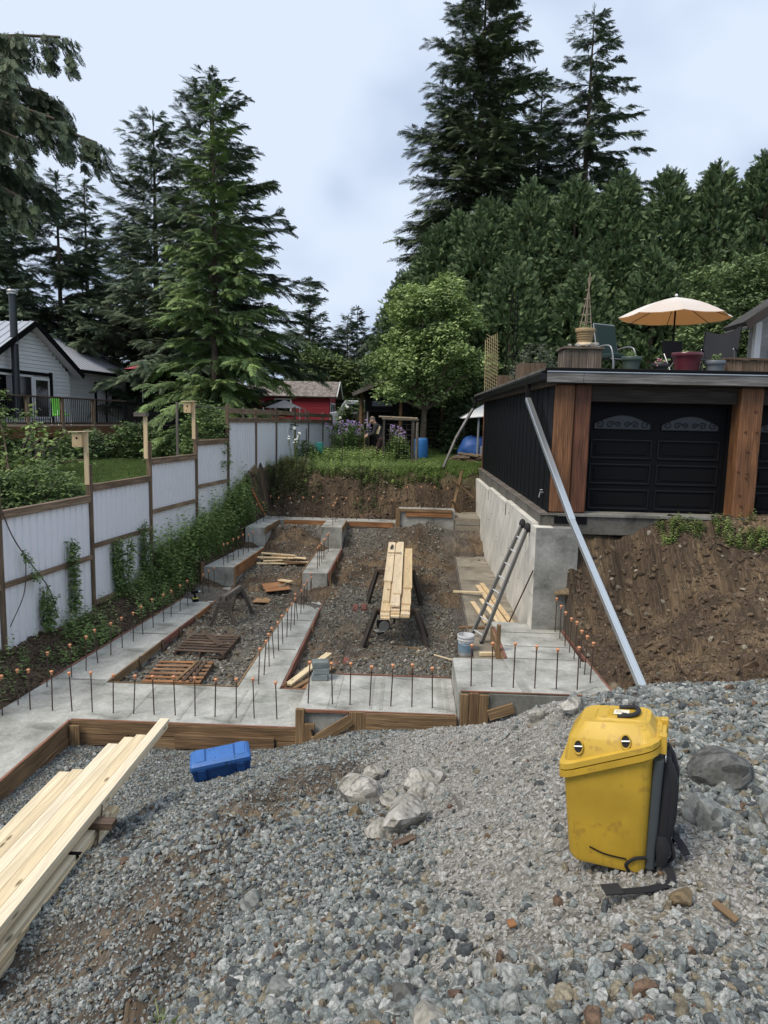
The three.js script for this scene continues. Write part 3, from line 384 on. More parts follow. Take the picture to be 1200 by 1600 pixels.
// ---------- white sheet metal fence ----------
seed(330);
{
  const F = thing('sheet_metal_fence', 'white corrugated metal fence in brown timber frames, stepping up the slope', 'fence');
  const zs = [-8.9, -11.5, -14.2, -16.7, -19.3, -21.6, -24.1, -26.3, -28.7, -30.7, -33.2, -35.0];
  const top = [-0.09, -0.08, 0.135, 0.535, 0.905, 1.54, 1.54, 1.54, 1.5, 1.5, 1.5], ptop = [0.3, 0.35, 0.6, 1.0, 1.36, 2.0, 1.92, 1.95, 2.05, 1.9, 1.9, 1.75];
  const at = (z, y) => [fenceX(z), y, z];
  // corrugated sheet between two posts
  const corr = (z0, z1, y0a, y0b, y1) => {
    const L = Math.abs(z1 - z0) * 1.008, n = Math.floor(L / 0.2), prof = []; for (let i = 0; i < n; i++) { const b = (i * L) / n, w = L / n; prof.push([b, 0], [b + w * 0.68, 0], [b + w * 0.76, 0.04], [b + w * 0.92, 0.04]); } prof.push([L, 0]);
    const pos = [], idx = [], uv = [], d = V(fenceX(z1) - fenceX(z0), 0, z1 - z0).normalize(), nn = V(-d.z, 0, d.x);
    prof.forEach(([s, o]) => { const t = s / L, x = fenceX(z0) + d.x * s - nn.x * (o - 0.0), z = z0 + d.z * s - nn.z * o; for (const y of [lerp(y0a, y0b, t), y1]) { pos.push(x, y, z); uv.push(s, y); } });
    for (let i = 0; i < prof.length - 1; i++) { const a = i * 2; idx.push(a, a + 2, a + 1, a + 2, a + 3, a + 1); }
    const g = toCreasedNormals(tri(pos, idx, uv), 0.2); return g;
  };
  M.sheet.side = THREE.DoubleSide;
  for (let i = 0; i < zs.length - 1; i++) {
    const z0 = zs[i], z1 = zs[i + 1], t = top[i], slant = i === 5, flat = i > 5;
    const b0 = slant ? -0.95 : flat ? -0.2 : t - 2.44, b1 = slant ? -0.12 : b0, zi0 = z0 - 0.05, zi1 = z1 + 0.05;
    mesh('metal_sheet', corr(zi0, zi1, b0, b1, t - 0.02), M.sheet, F);
    beam(F, 'top_rail', at(zi0, t - 0.03).map((v, k) => v + (k ? 0 : 0.035)), at(zi1, t - 0.03).map((v, k) => v + (k ? 0 : 0.035)), 0.04, 0.11, pick(M.fencewood)); beam(F, 'cap_rail', at(zi0, t + 0.04), at(zi1, t + 0.04), 0.12, 0.035, pick(M.fencewood));
    if (!flat && !slant) beam(F, 'mid_rail', at(zi0, t - 1.22).map((v, k) => v + (k ? 0 : 0.035)), at(zi1, t - 1.22).map((v, k) => v + (k ? 0 : 0.035)), 0.04, 0.1, pick(M.fencewood));
    beam(F, 'bottom_rail', at(zi0, b0 + 0.02).map((v, k) => v + (k ? 0 : 0.035)), at(zi1, b1 + 0.02).map((v, k) => v + (k ? 0 : 0.035)), 0.05, slant ? 0.3 : 0.1, slant ? M.fencewood[2] : pick(M.fencewood));
    if (i >= 5) beam(F, 'upper_rail', at(zi0, t + 0.27), at(zi1, t + 0.25), 0.05, 0.16, pick(M.fencewood));
  }
  zs.forEach((z, i) => beam(F, 'post', [fenceX(z), Math.max(fenceY(z), -2.5) - 0.3, z], [fenceX(z), ptop[i], z], 0.1, 0.1, i % 3 ? M.fencepost : M.fencewood[0]));
}
// bird houses on slats screwed to the fence posts
const bird = (x, y, z, y0, label, roofOnly) => {
  const b = thing('bird_house', label, 'bird house', [x, y0, z]); const h = y - y0;
  beam(b, 'slat', [0, 0, 0], [0, h, 0], 0.09, 0.035, M.spruce[0]);
  if (!roofOnly) { const bxg = bx(-0.24, -0.05, h - 0.3, h - 0.03, -0.08, 0.1, 0.004, 1); mesh('box', bxg, M.spruce[2], b); mesh('entrance', xf(new THREE.CylinderGeometry(0.022, 0.022, 0.006, 12), [-0.14, h - 0.12, 0.103], [Math.PI / 2, 0, 0]), M.black, b); beam(b, 'roof', [-0.3, h + 0.0, 0.0], [0.06, h + 0.015, 0.0], 0.28, 0.02, M.fresh[1]); }
  else { beam(b, 'roof', [-0.24, h - 0.03, 0], [0.05, h - 0.02, 0], 0.2, 0.09, M.greyWood); }
  return b;
};
bird(fenceX(-14.15) + 0.02, 1.26, -14.08, 0.2, 'pale wood bird house on the nearest tall fence post');
bird(fenceX(-16.65) - 0.02, 1.66, -16.58, 0.6, 'weathered flat bird table on a slat above the second post', true);
bird(fenceX(-19.25), 2.0, -19.18, 1.0, 'yellow topped bird house on the third fence post');
// ---------- black garage with roof deck ----------
seed(440);
{
  const G = thing('garage', 'black garage with brown log posts, flat roof deck and scrollwork door windows', 'garage');
  const x0 = 2.6, zf = -13.2, zb = -25.7;
  // side wall of vertical boards
  for (let i = 0, z = zf - 0.06; z > zb + 0.1; i++) { const w = Math.min(rr(0.27, 0.31), z - zb - 0.05); mesh('wall_board', bx(x0 - 0.012 + (i % 2) * 0.009, x0 + 0.05, -0.03, 2.33, z, z - w + 0.004, 0.004, 1), M.navy, G); z -= w; }
  mesh('corner_board', bx(x0 - 0.03, x0 + 0.06, -0.05, 2.35, zb + 0.02, zb - 0.1, 0.006, 1), M.cedarPost, G);
  mesh('side_curb', bx(x0 - 0.16, x0 + 0.2, -0.34, -0.05, zf - 0.02, zb, 0.012, 2), M.concOld, G); mesh('sill_plate', bx(x0 - 0.165, x0 + 0.06, -0.05, -0.012, zf + 0.0, zb - 0.02, 0.006, 2), M.greyWood, G);
  // front posts
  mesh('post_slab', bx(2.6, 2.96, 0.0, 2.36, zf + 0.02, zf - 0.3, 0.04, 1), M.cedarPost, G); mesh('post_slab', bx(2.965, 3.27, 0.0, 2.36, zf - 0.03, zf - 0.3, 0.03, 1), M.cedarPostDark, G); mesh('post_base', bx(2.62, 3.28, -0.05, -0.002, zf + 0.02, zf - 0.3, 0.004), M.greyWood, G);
  const P2 = mesh('post', bx(5.92, 6.33, -0.06, 2.36, zf + 0.02, zf - 0.35, 0.03, 1), M.cedarPost, G);
  for (const [x, y] of [[6.2, 1.94], [6.05, 1.57], [6.25, 1.57], [6.12, 1.22], [6.14, 0.82], [6.13, 0.74], [5.98, 0.85], [6.04, 0.42], [6.08, 0.22]]) mesh('bolt_head', xf(new THREE.CylinderGeometry(0.022, 0.026, 0.02, 8), [x, y, zf + 0.028], [Math.PI / 2, 0, 0]), M.cedarPostDark, P2);
  // roof slab, fascia, membrane edge, gutter
  mesh('roof_deck', bx(2.46, 9, 2.36, 2.58, -13.08, -27.4, 0.01), M.darkWood, G); mesh('deck_surface', bx(2.44, 9, 2.581, 2.6, -13.06, -27.4, 0.004), M.concOld, G);
  mesh('fascia', bx(2.41, 3.05, 2.375, 2.555, -13.0, -13.06, 0.006), M.greyFascia, G); mesh('fascia', bx(3.055, 9, 2.375, 2.555, -13.002, -13.06, 0.006), M.greyFascia, G);
  mesh('drip_edge', bx(2.4, 9, 2.557, 2.575, -12.985, -13.08, 0.003), M.steel, G); mesh('roof_edge', bx(2.38, 9, 2.576, 2.635, -12.98, -13.12, 0.01), M.black, G); mesh('roof_edge', bx(2.36, 2.46, 2.576, 2.64, -13.12, -27.4, 0.01), M.concOld, G);
  const gp = [[0, 0], [0.12, 0], [0.125, 0.125], [0.11, 0.125], [0.1, 0.02], [0.02, 0.015], [0.012, 0.1], [-0.03, 0.125], [-0.035, 0.11], [-0.012, 0.06]]; mesh('gutter', xf(extr(gp, 14.3), [2.34, 2.42, -27.4]), M.blackGloss, G); mesh('gutter_end', bx(2.3, 2.46, 2.42, 2.545, -13.06, -13.09, 0.004), M.blackGloss, G);
  mesh('soffit', bx(2.47, 2.6, 2.33, 2.358, -13.1, -27.3, 0.003, 2), M.brownWood, G); mesh('header_beam', bx(3.27, 9, 2.06, 2.358, zf - 0.12, zf - 0.42, 0.01), M.darkWood, G);
  mesh('ceiling', bx(2.66, 9, 2.3, 2.356, zf - 0.42, zb, 0), M.darkWood, G); mesh('back_wall', bx(2.66, 9, -0.3, 2.3, zb, zb - 0.06, 0), M.navy, G);
  // slab edge and stem wall
  mesh('floor_slab', bx(2.76, 9, -0.06, -0.005, zf + 0.04, zb + 0.01, 0.008), M.concDark, G); mesh('stem_wall', bx(2.64, 9, -0.4, -0.062, zf + 0.0, zf - 0.4, 0.02), M.concOld, G); mesh('tar_band', bx(2.7, 3.3, -0.2, -0.062, zf + 0.02, zf - 0.01, 0.004), M.black, G);
  // two sectional doors
  const door = (xa, xb, name) => {
    const D = mesh('garage_door', bx(xa, xb, 0.0, 2.1, zf - 0.42, zf - 0.47, 0.004), M.black, G); const zd = zf - 0.42, cols = [[xa + 0.14, (xa + xb) / 2 - 0.08], [(xa + xb) / 2 + 0.08, xb - 0.14]];
    for (const [a, b] of cols) {
      for (const [y0, y1] of [[0.08, 0.4], [0.56, 0.88], [1.04, 1.34]]) { for (const [p, q, r, s] of [[a, b, y1, y1 + 0.035], [a, b, y0 - 0.035, y0], [a - 0.03, a, y0 - 0.035, y1 + 0.035], [b, b + 0.03, y0 - 0.035, y1 + 0.035]]) mesh('panel_mould', bx(p, q, r, s, zd + 0.025, zd, 0.01), M.blackGloss, D); mesh('door_panel', bx(a + 0.06, b - 0.06, y0 + 0.05, y1 - 0.05, zd + 0.014, zd, 0.012), M.black, D); }
      // arched light with scrolls
      const n = 16, pts = [[a + 0.02, 1.56]]; for (let i = 0; i <= n; i++) { const t = i / n; pts.push([lerp(a + 0.02, b - 0.02, t), 1.66 + 0.17 * Math.sin(t * Math.PI)]); } pts.push([b - 0.02, 1.56]);
      mesh('light', xf(extr(pts, 0.008), [0, 0, zd + 0.002]), M.frost, D); const scroll = [], cx = (a + b) / 2, w = (b - a) / 2;
      for (const sgn of [-1, 1]) for (const [c0, r0, tw] of [[0.78, 0.09, 1], [0.42, 0.075, -1], [0.16, 0.06, 1]]) { const sp = []; for (let k = 0; k <= 14; k++) { const th = k * 0.62, r = r0 * (1 - k / 17); sp.push([cx + sgn * (c0 * w + tw * r * Math.cos(th)), 1.65 + r * Math.sin(th) * 0.9, zd + 0.018]); } scroll.push(tubeGeo(sp, 0.007, 28, 5)); }
      const rim = pts.map(([x, y]) => [x, y, zd + 0.016]); for (let i = 0; i < rim.length; i++) scroll.push(rodGeo(rim[i], rim[(i + 1) % rim.length], 0.009, 0.009, 5)); mesh('scrollwork', scroll, M.blackGloss, D);
    }
    return D;
  };
  M.frost = dull([0.06, 0.066, 0.07], 0.4, 0.5);
  door(3.28, 5.9); door(6.36, 8.96); mesh('door_jamb', bx(5.88, 6.38, 0, 2.1, zf - 0.352, zf - 0.5, 0.004, 1), M.black, G); mesh('far_wall', bx(9.0, 9.1, -0.4, 2.36, zf, zb, 0), M.navy, G);
  const hb = mesh('hose_bib', [rodGeo([x0 - 0.02, 0.32, -13.75], [x0 - 0.09, 0.32, -13.75], 0.018), rodGeo([x0 - 0.08, 0.32, -13.75], [x0 - 0.1, 0.22, -13.75], 0.014), xf(new THREE.TorusGeometry(0.03, 0.008, 5, 10), [x0 - 0.06, 0.37, -13.75], [Math.PI / 2, 0, 0])], M.alu, G);
}
// downspout lengths hung from the gutter
const pipe = (name, label, pts, w, m1, m2) => { const o = thing(name, label, 'downspout'); for (let i = 0; i < pts.length - 1; i++) { const p = beam(o, i ? 'pipe_length' : 'elbow', pts[i], pts[i + 1], w * (1 + 0.12 * (i % 2)), w * (1 + 0.12 * (i % 2)) * 0.8, i ? m2 : m1, 0.012); } return o; };
{ const o = pipe('downspout', 'long galvanised downspout running diagonally from gutter to gravel', [[2.36, 2.42, -14.86], [2.36, 2.12, -14.76], [2.62, 0.1, -11.4], [2.87, -1.62, -7.95]], 0.1, M.black, M.steel);
  for (const s of [-0.03, 0.03]) { const rib = [[2.36 + s, 2.165, -14.76], [2.62 + s, 0.148, -11.4], [2.87 + s, -1.57, -7.95]]; for (let i = 0; i < 2; i++) mesh('seam', beamGeo(rib[i], rib[i + 1], 0.008, 0.012, 0.002), M.steel, o); } }
pipe('downspout', 'thin black downspout slanting from the far gutter end to the grass', [[2.36, 2.42, -26.6], [2.25, 2.1, -26.5], [1.6, 1.0, -25.8], [1.18, 0.0, -25.3]], 0.085, M.black, M.greyFascia);
// ---------- things on the roof deck ----------
const DY = 2.602, DX = 2.64;
{
  const crate = (name, label, x0, x1, y1, z0, z1, m, cap, base = DY) => { const o = thing(name, label, 'planter', [(x0 + x1) / 2, base, (z0 + z1) / 2]); const w = (x1 - x0) / 2, d = Math.abs(z1 - z0) / 2, h = y1 - base; const nx = Math.max(2, Math.round((2 * w) / 0.13)), nz = Math.max(2, Math.round((2 * d) / 0.13));
    for (let i = 0; i < nx; i++) { const a = -w + (2 * w * i) / nx; for (const s of [1, -1]) mesh('plank', bx(a + 0.003, a + (2 * w) / nx - 0.003, 0, h - rr(0, 0.01), s * d, s * (d - 0.025), 0.004, 1), pick(m), o); }
    for (let i = 0; i < nz; i++) { const a = -d + 0.026 + ((2 * d - 0.052) * i) / nz; for (const s of [1, -1]) mesh('plank', bx(s * w, s * (w - 0.025), 0, h - rr(0, 0.01), a + 0.003, a + (2 * d - 0.052) / nz - 0.003, 0.004, 1), pick(m), o); }
    if (cap) for (const [a, b] of [[[-w - 0.03, d], [w + 0.03, d]], [[-w - 0.03, -d], [w + 0.03, -d]], [[-w, d - 0.05], [-w, -d + 0.05]], [[w, d - 0.05], [w, -d + 0.05]]]) beam(o, 'rim', [a[0], h + 0.02, a[1]], [b[0], h + 0.02, b[1]], 0.08, 0.035, pick(m));
    mesh('soil', bx(-w + 0.03, w - 0.03, h - 0.1, h - 0.03, -d + 0.03, d - 0.03, 0), std([0.05, 0.035, 0.025], 1), o); return o; };
  const gw = [oldw([0.27, 0.215, 0.165]), oldw([0.34, 0.28, 0.22]), oldw([0.21, 0.17, 0.135])], bw = [oldw([0.22, 0.15, 0.1]), oldw([0.3, 0.21, 0.14])];
  crate('planter_box', 'tall square weathered plank planter at the roof deck corner', 2.76, 3.44, 3.0, -13.35, -13.95, gw, true);
  crate('planter_box', 'brown plank planter box set back along the gutter', 2.76, 3.42, 3.17, -18.7, -19.6, bw, false);
  crate('planter_box', 'smaller brown plank planter box beside the yellow trellis', 2.62, 3.05, 3.05, -21.9, -22.5, bw, false);
  crate('planter_box', 'long low brown planter trough at the right edge of roof deck', 5.86, 7.2, 2.89, -13.7, -14.1, bw, true);
  const pot = (label, x, y, z, r0, r1, h, m, rim = 0.02) => { const o = thing('flower_pot', label, 'pot', [x, y, z]); mesh('bowl', lathe([[0.001, 0], [r0, 0], [r0 + 0.005, 0.01], [lerp(r0, r1, 0.5), h * 0.5], [r1, h - 0.07], [r1 + rim, h - 0.065], [r1 + rim, h], [r1 - 0.015, h], [r1 - 0.03, h - 0.06], [0.001, h - 0.06]], 28), m, o); return o; };
  const tan = std([0.34, 0.24, 0.12], 0.6), tan2 = std([0.62, 0.5, 0.34], 0.7), burg = std([0.1, 0.02, 0.03], 0.28), gp = std([0.05, 0.08, 0.065], 0.5), gr = std([0.12, 0.14, 0.16], 0.5), bl = std([0.02, 0.02, 0.022], 0.5);
  const p1 = pot('tan ribbed flower pot raised on the corner planter', 3.18, 3.05, -13.65, 0.12, 0.16, 0.35, tan); mesh('foot', lathe([[0.001, -0.0], [0.17, -0.0], [0.15, 0.09], [0.001, 0.09]], 24), tan2, p1); for (const y of [0.16, 0.2, 0.24]) mesh('band', xf(new THREE.TorusGeometry(0.125 + y * 0.12, 0.008, 6, 28), [0, y, 0], [Math.PI / 2, 0, 0]), tan, p1);
  { const o = thing('plant_obelisk', 'thin twig obelisk standing in the tan flower pot', 'trellis', [3.18, 3.38, -13.65]); const tw = std([0.35, 0.28, 0.2], 0.9); for (let k = 0; k < 4; k++) { const a = k * 1.57 + 0.4; mesh('stick', rodGeo([0.11 * Math.cos(a), 0, 0.11 * Math.sin(a)], [-0.03 * Math.cos(a) + 0.03, 0.95 + 0.08 * (k % 2), -0.03 * Math.sin(a)], 0.009, 0.006, 5), tw, o); } for (const y of [0.12, 0.26, 0.4, 0.54, 0.7]) { const r = 0.11 * (1 - y / 0.95) + 0.01; for (let k = 0; k < 4; k++) { const a = k * 1.57 + 0.4, b = a + 1.57; mesh('tie', rodGeo([r * Math.cos(a), y, r * Math.sin(a)], [r * Math.cos(b), y + 0.03, r * Math.sin(b)], 0.005, 0.005, 4), tw, o); } } }
  for (const [dx, dz, s] of [[-0.25, 0.22, 0.05], [-0.1, 0.24, 0.06], [0.08, 0.25, 0.05], [0.22, 0.2, 0.09], [0.27, 0.05, 0.06]]) { const st = mesh('cobble', xf(stoneGeo(60 + Math.round(s * 900 + dx * 40), 0.7), [0, 0, 0], [0, dx * 9, 0], [s, s, s]), M.stone[1], scene); st.position.set(3.1 + dx, 3.045 + s * 0.35, -13.65 + dz); tag(st, 'small cobble lying on the corner planter around the tan pot', 'stone', 'cobbles on the corner planter'); }
  pot('dark green flower pot in front of the garden chair', 4.05, DY, -13.6, 0.13, 0.165, 0.3, gp); pot('small black flower pot with pink flowers', 4.58, DY, -13.6, 0.11, 0.145, 0.19, bl); pot('large glazed burgundy pot below the umbrella', 5.12, DY, -13.75, 0.2, 0.26, 0.4, burg, 0.025); pot('dark grey flower pot with a leafy seedling', 5.6, DY, -13.65, 0.14, 0.165, 0.26, gr);
  // garden chair with green sling
  { const o = thing('garden_chair', 'green cushioned garden armchair on the roof deck', 'chair', [4.12, DY, -15.0], 0.5); const gs = std([0.012, 0.035, 0.03], 0.8, { map: T.cloth }), fr = std([0.35, 0.36, 0.36], 0.4, { metalness: 0.6 });
    mesh('seat', xf(rbox(0.55, 0.1, 0.5, 0.03), [0, 0.42, 0]), gs, o); mesh('backrest', xf(rbox(0.54, 0.72, 0.09, 0.035, 1), [0, 0.74, -0.28], [-0.22, 0, 0]), gs, o); for (const s of [-1, 1]) { mesh('arm', tubeGeo([[s * 0.3, 0.0, 0.3], [s * 0.31, 0.4, 0.27], [s * 0.31, 0.6, 0.18], [s * 0.3, 0.62, -0.1], [s * 0.28, 0.58, -0.26]], 0.016, 16), fr, o); mesh('leg', rodGeo([s * 0.28, 0.58, -0.26], [s * 0.29, 0, -0.34], 0.016), fr, o); mesh('back_rail', rodGeo([s * 0.28, 0.42, -0.2], [s * 0.28, 1.1, -0.37], 0.014), fr, o); } mesh('top_rail', rodGeo([-0.28, 1.1, -0.37], [0.28, 1.1, -0.37], 0.014), fr, o); mesh('seat_rail', rodGeo([-0.3, 0.36, 0.22], [0.3, 0.36, 0.22], 0.014), fr, o); }
  // patio umbrella
  { const o = thing('patio_umbrella', 'orange lined cream patio umbrella open over the roof deck', 'umbrella', [5.98, DY, -17]); const top = new THREE.MeshPhysicalMaterial({ roughness: 0.9, transmission: 0.45, thickness: 0, side: THREE.DoubleSide }); top.color.setRGB(0.86, 0.8, 0.72); const under = new THREE.MeshPhysicalMaterial({ roughness: 0.9, transmission: 0.5, thickness: 0, side: THREE.DoubleSide }); under.color.setRGB(0.88, 0.5, 0.2); const n = 8, pos = [], idx = [], yT = 1.97, yE = 1.52, rE = 1.24;
    for (let k = 0; k < n; k++) { const base = pos.length / 3, a = (k / n) * 6.2832 + 0.2, b = ((k + 1) / n) * 6.2832 + 0.2; for (let i = 0; i <= 6; i++) { const t = i / 6, r = rE * t, y = lerp(yT, yE, t) - 0.06 * Math.sin(t * Math.PI) * -1; for (let j = 0; j <= 4; j++) { const s = j / 4, x = lerp(Math.cos(a), Math.cos(b), s) * r, z = lerp(Math.sin(a), Math.sin(b), s) * r; pos.push(x, y - 0.03 * t * Math.sin(s * Math.PI), z); } } for (let i = 0; i < 6; i++) for (let j = 0; j < 4; j++) { const q = base + i * 5 + j; idx.push(q, q + 1, q + 5, q + 1, q + 6, q + 5); } }
    mesh('canopy', tri(pos, idx), top, o); mesh('lining', tri(pos.map((v, i) => (i % 3 === 1 ? v - 0.012 : v * 0.998)), idx), under, o); mesh('pole', rodGeo([0, 0, 0], [0, 1.98, 0], 0.02, 0.02, 10), M.black, o); mesh('hub', rodGeo([0, 1.74, 0], [0, 1.82, 0], 0.05, 0.05, 10), M.black, o); mesh('finial', xf(new THREE.SphereGeometry(0.035, 8, 6), [0, 2.01, 0]), M.white, o); mesh('stand', lathe([[0.001, 0], [0.26, 0], [0.25, 0.05], [0.05, 0.1], [0.04, 0.3], [0.001, 0.3]], 20), M.black, o);
    for (let k = 0; k < n; k++) { const a = (k / n) * 6.2832 + 0.2, c = Math.cos(a), s = Math.sin(a); mesh('rib', rodGeo([0, yT - 0.03, 0], [rE * c, yE - 0.015, rE * s], 0.009, 0.008, 5), M.brownWood, o); mesh('strut', rodGeo([0.04 * c, 1.77, 0.04 * s], [0.55 * c, lerp(yT, yE, 0.45) + 0.02, 0.55 * s], 0.008, 0.008, 5), M.brownWood, o); } }
  // folding chairs under the umbrella
  { const o = thing('folding_chair', 'black canvas folding chair leaning back beside the grey house', 'chair', [6.35, DY, -15.3], -0.5); const cv = std([0.015, 0.016, 0.02], 0.9, { map: T.cloth, side: THREE.DoubleSide }); const p = [], id = []; for (let i = 0; i <= 6; i++) for (let j = 0; j <= 6; j++) { const u = i / 6, v = j / 6; p.push(lerp(-0.32, 0.34, u), lerp(0.42, 1.05, v) + 0.1 * u * v - 0.1 * Math.sin(u * 3.14) * v, lerp(0.1, -0.3, v) - 0.08 * Math.sin(u * 3.14)); } for (let i = 0; i < 6; i++) for (let j = 0; j < 6; j++) { const q = i * 7 + j; id.push(q, q + 1, q + 7, q + 1, q + 8, q + 7); } mesh('sling_back', tri(p, id), cv, o); mesh('seat', xf(rbox(0.6, 0.03, 0.5, 0.012), [0, 0.4, 0.3], [0.1, 0, 0]), cv, o); for (const s of [-1, 1]) { mesh('leg', rodGeo([s * 0.3, 0, 0.5], [s * 0.32, 0.62, -0.1], 0.014), M.black, o); mesh('leg', rodGeo([s * 0.3, 0, -0.25], [s * 0.3, 0.6, 0.45], 0.014), M.alu, o); mesh('back_post', rodGeo([s * 0.32, 0.4, 0.08], [s * 0.34, 1.12, -0.34], 0.014), M.black, o); mesh('armrest', rodGeo([s * 0.32, 0.62, -0.1], [s * 0.32, 0.6, 0.46], 0.016), M.black, o); } }
  { const o = thing('folding_chair', 'dark low folding chair behind the burgundy pot', 'chair', [5.75, DY, -15.9], 0.3); mesh('seat', xf(rbox(0.5, 0.04, 0.45, 0.015), [0, 0.42, 0]), M.black, o); mesh('backrest', xf(rbox(0.5, 0.4, 0.04, 0.015), [0, 0.7, -0.25], [-0.2, 0, 0]), M.black, o); for (const s of [-1, 1]) { mesh('leg', rodGeo([s * 0.24, 0, 0.2], [s * 0.24, 0.6, -0.2], 0.013), M.alu, o); mesh('leg', rodGeo([s * 0.24, 0, -0.25], [s * 0.24, 0.45, 0.2], 0.013), M.alu, o); } }
  // yellow split trellis leaning on the gutter edge
  { const o = thing('lattice_trellis', 'pale yellow slat trellis standing at the far end of the gutter', 'trellis', [2.6, DY, -24], 0.5); const m = std([0.72, 0.6, 0.33], 0.8, { map: T.wood }); for (let i = 0; i < 7; i++) { mesh('slat', rodGeo([-0.24 + i * 0.08, 0, 0], [-0.3 + i * 0.075, 1.7 + 0.04 * i, 0.02], 0.012, 0.012, 4), m, o); } for (let j = 0; j < 16; j++) { const y = j * 0.11; mesh('slat', rodGeo([-0.27, y + 0.22, 0.02], [0.25, y, 0.025], 0.01, 0.01, 4), m, o); } }
  { const o = thing('metal_arch', 'thin dark wire plant tower behind the deck', 'trellis', [3.45, DY, -25.6]); for (const [x, z] of [[-0.25, 0], [0.18, 0], [0, 0.25]]) mesh('upright', rodGeo([x, 0, z], [x * 0.4 + 0.05, 3.5, z * 0.4], 0.018, 0.014, 5), M.black, o); for (const y of [0.6, 1.3, 2, 2.7, 3.2]) { const k = 1 - y * 0.17; mesh('ring', [rodGeo([-0.25 * k, y, 0], [0.18 * k, y + 0.1, 0], 0.012, 0.012, 4), rodGeo([0.18 * k, y + 0.1, 0], [0, y, 0.25 * k], 0.012, 0.012, 4)], M.black, o); } }
  // corner of the grey house standing on the right
  { const o = thing('house', 'corner of a grey plastered house with dark eave at the right edge', 'house', [8.35, DY, -18]); const pl = std([0.5, 0.5, 0.49], 0.9, { map: T.conc }); mesh('wall', bx(0, 5, -2.6, 1.62, -0.1, -0.5, 0.01), pl, o); mesh('corner_trim', bx(-0.06, 0.09, -2.6, 1.6, -0.14, 0.0, 0.01, 1), M.white, o); const rf = (a, b, t) => beamGeo(a, b, 1.3, t); mesh('roof', xf(rf([-0.62, 1.45, 0], [4.2, 4.85, 0], 0.1), [0, 0, 0.15]), std([0.07, 0.065, 0.06], 0.9, { map: T.shingle }), o); mesh('soffit', xf(rf([-0.58, 1.36, 0], [4.2, 4.73, 0], 0.06), [0, 0, 0.15]), std([0.33, 0.32, 0.31], 0.9), o); mesh('barge_board', beamGeo([-0.66, 1.4, 0.83], [4.2, 4.85, 0.83], 0.04, 0.2), M.darkWood, o); mesh('gable', xf(extr([[0, 1.6], [5, 1.6], [5, 5.2]], 0.1), [0, 0, -0.2]), pl, o); }
}
// ---------- things in the excavation ----------
seed(550);
const gy = groundTop;
// saw horses
function sawhorse(label, cx, cz, turn, y0, top, half, mats, wide = 0.28, out = 0.06, lw = 0.038) {
  const o = thing('saw_horse', label, 'saw horse', [cx, y0, cz], turn, 'timber saw horses'); const h = top;
  mesh('top_beam', bx(-half, half, h - 0.14, h, -0.045, 0.045, 0.008), mats[0], o);
  for (const s of [-1, 1]) { for (const t of [-1, 1]) beam(o, 'leg', [s * (half - 0.06), h - 0.04, t * 0.05], [s * (half + out), -0.03, t * wide], lw, 0.09, mats[1]); beam(o, 'gusset', [s * (half - 0.015), h - 0.22, -0.11], [s * (half - 0.015), h - 0.22, 0.11], 0.02, 0.2, mats[2]); }
  return o;
}
{
  const d = [M.darkWood, M.brownWood, M.darkWood];
  sawhorse('weathered grey saw horse standing alone near the pallets', -3.93, -15.5, Math.PI / 2 - 0.12, -2.97, 0.72, 0.52, [M.greyWood, oldw([0.2, 0.175, 0.15]), oldw([0.16, 0.14, 0.12])], 0.3);
  sawhorse('dark saw horse carrying the near end of the fresh boards', -0.21, -14.35, 0, -2.97, 0.74, 0.47, [M.brownWood, M.darkWood, M.darkWood], 0.34, 0.2, 0.085);
  sawhorse('dark saw horse carrying the far end of the fresh boards', -0.3, -17.1, 0.02, -2.8, 0.8, 0.5, [M.brownWood, M.darkWood, M.darkWood], 0.34, 0.16, 0.085);
}
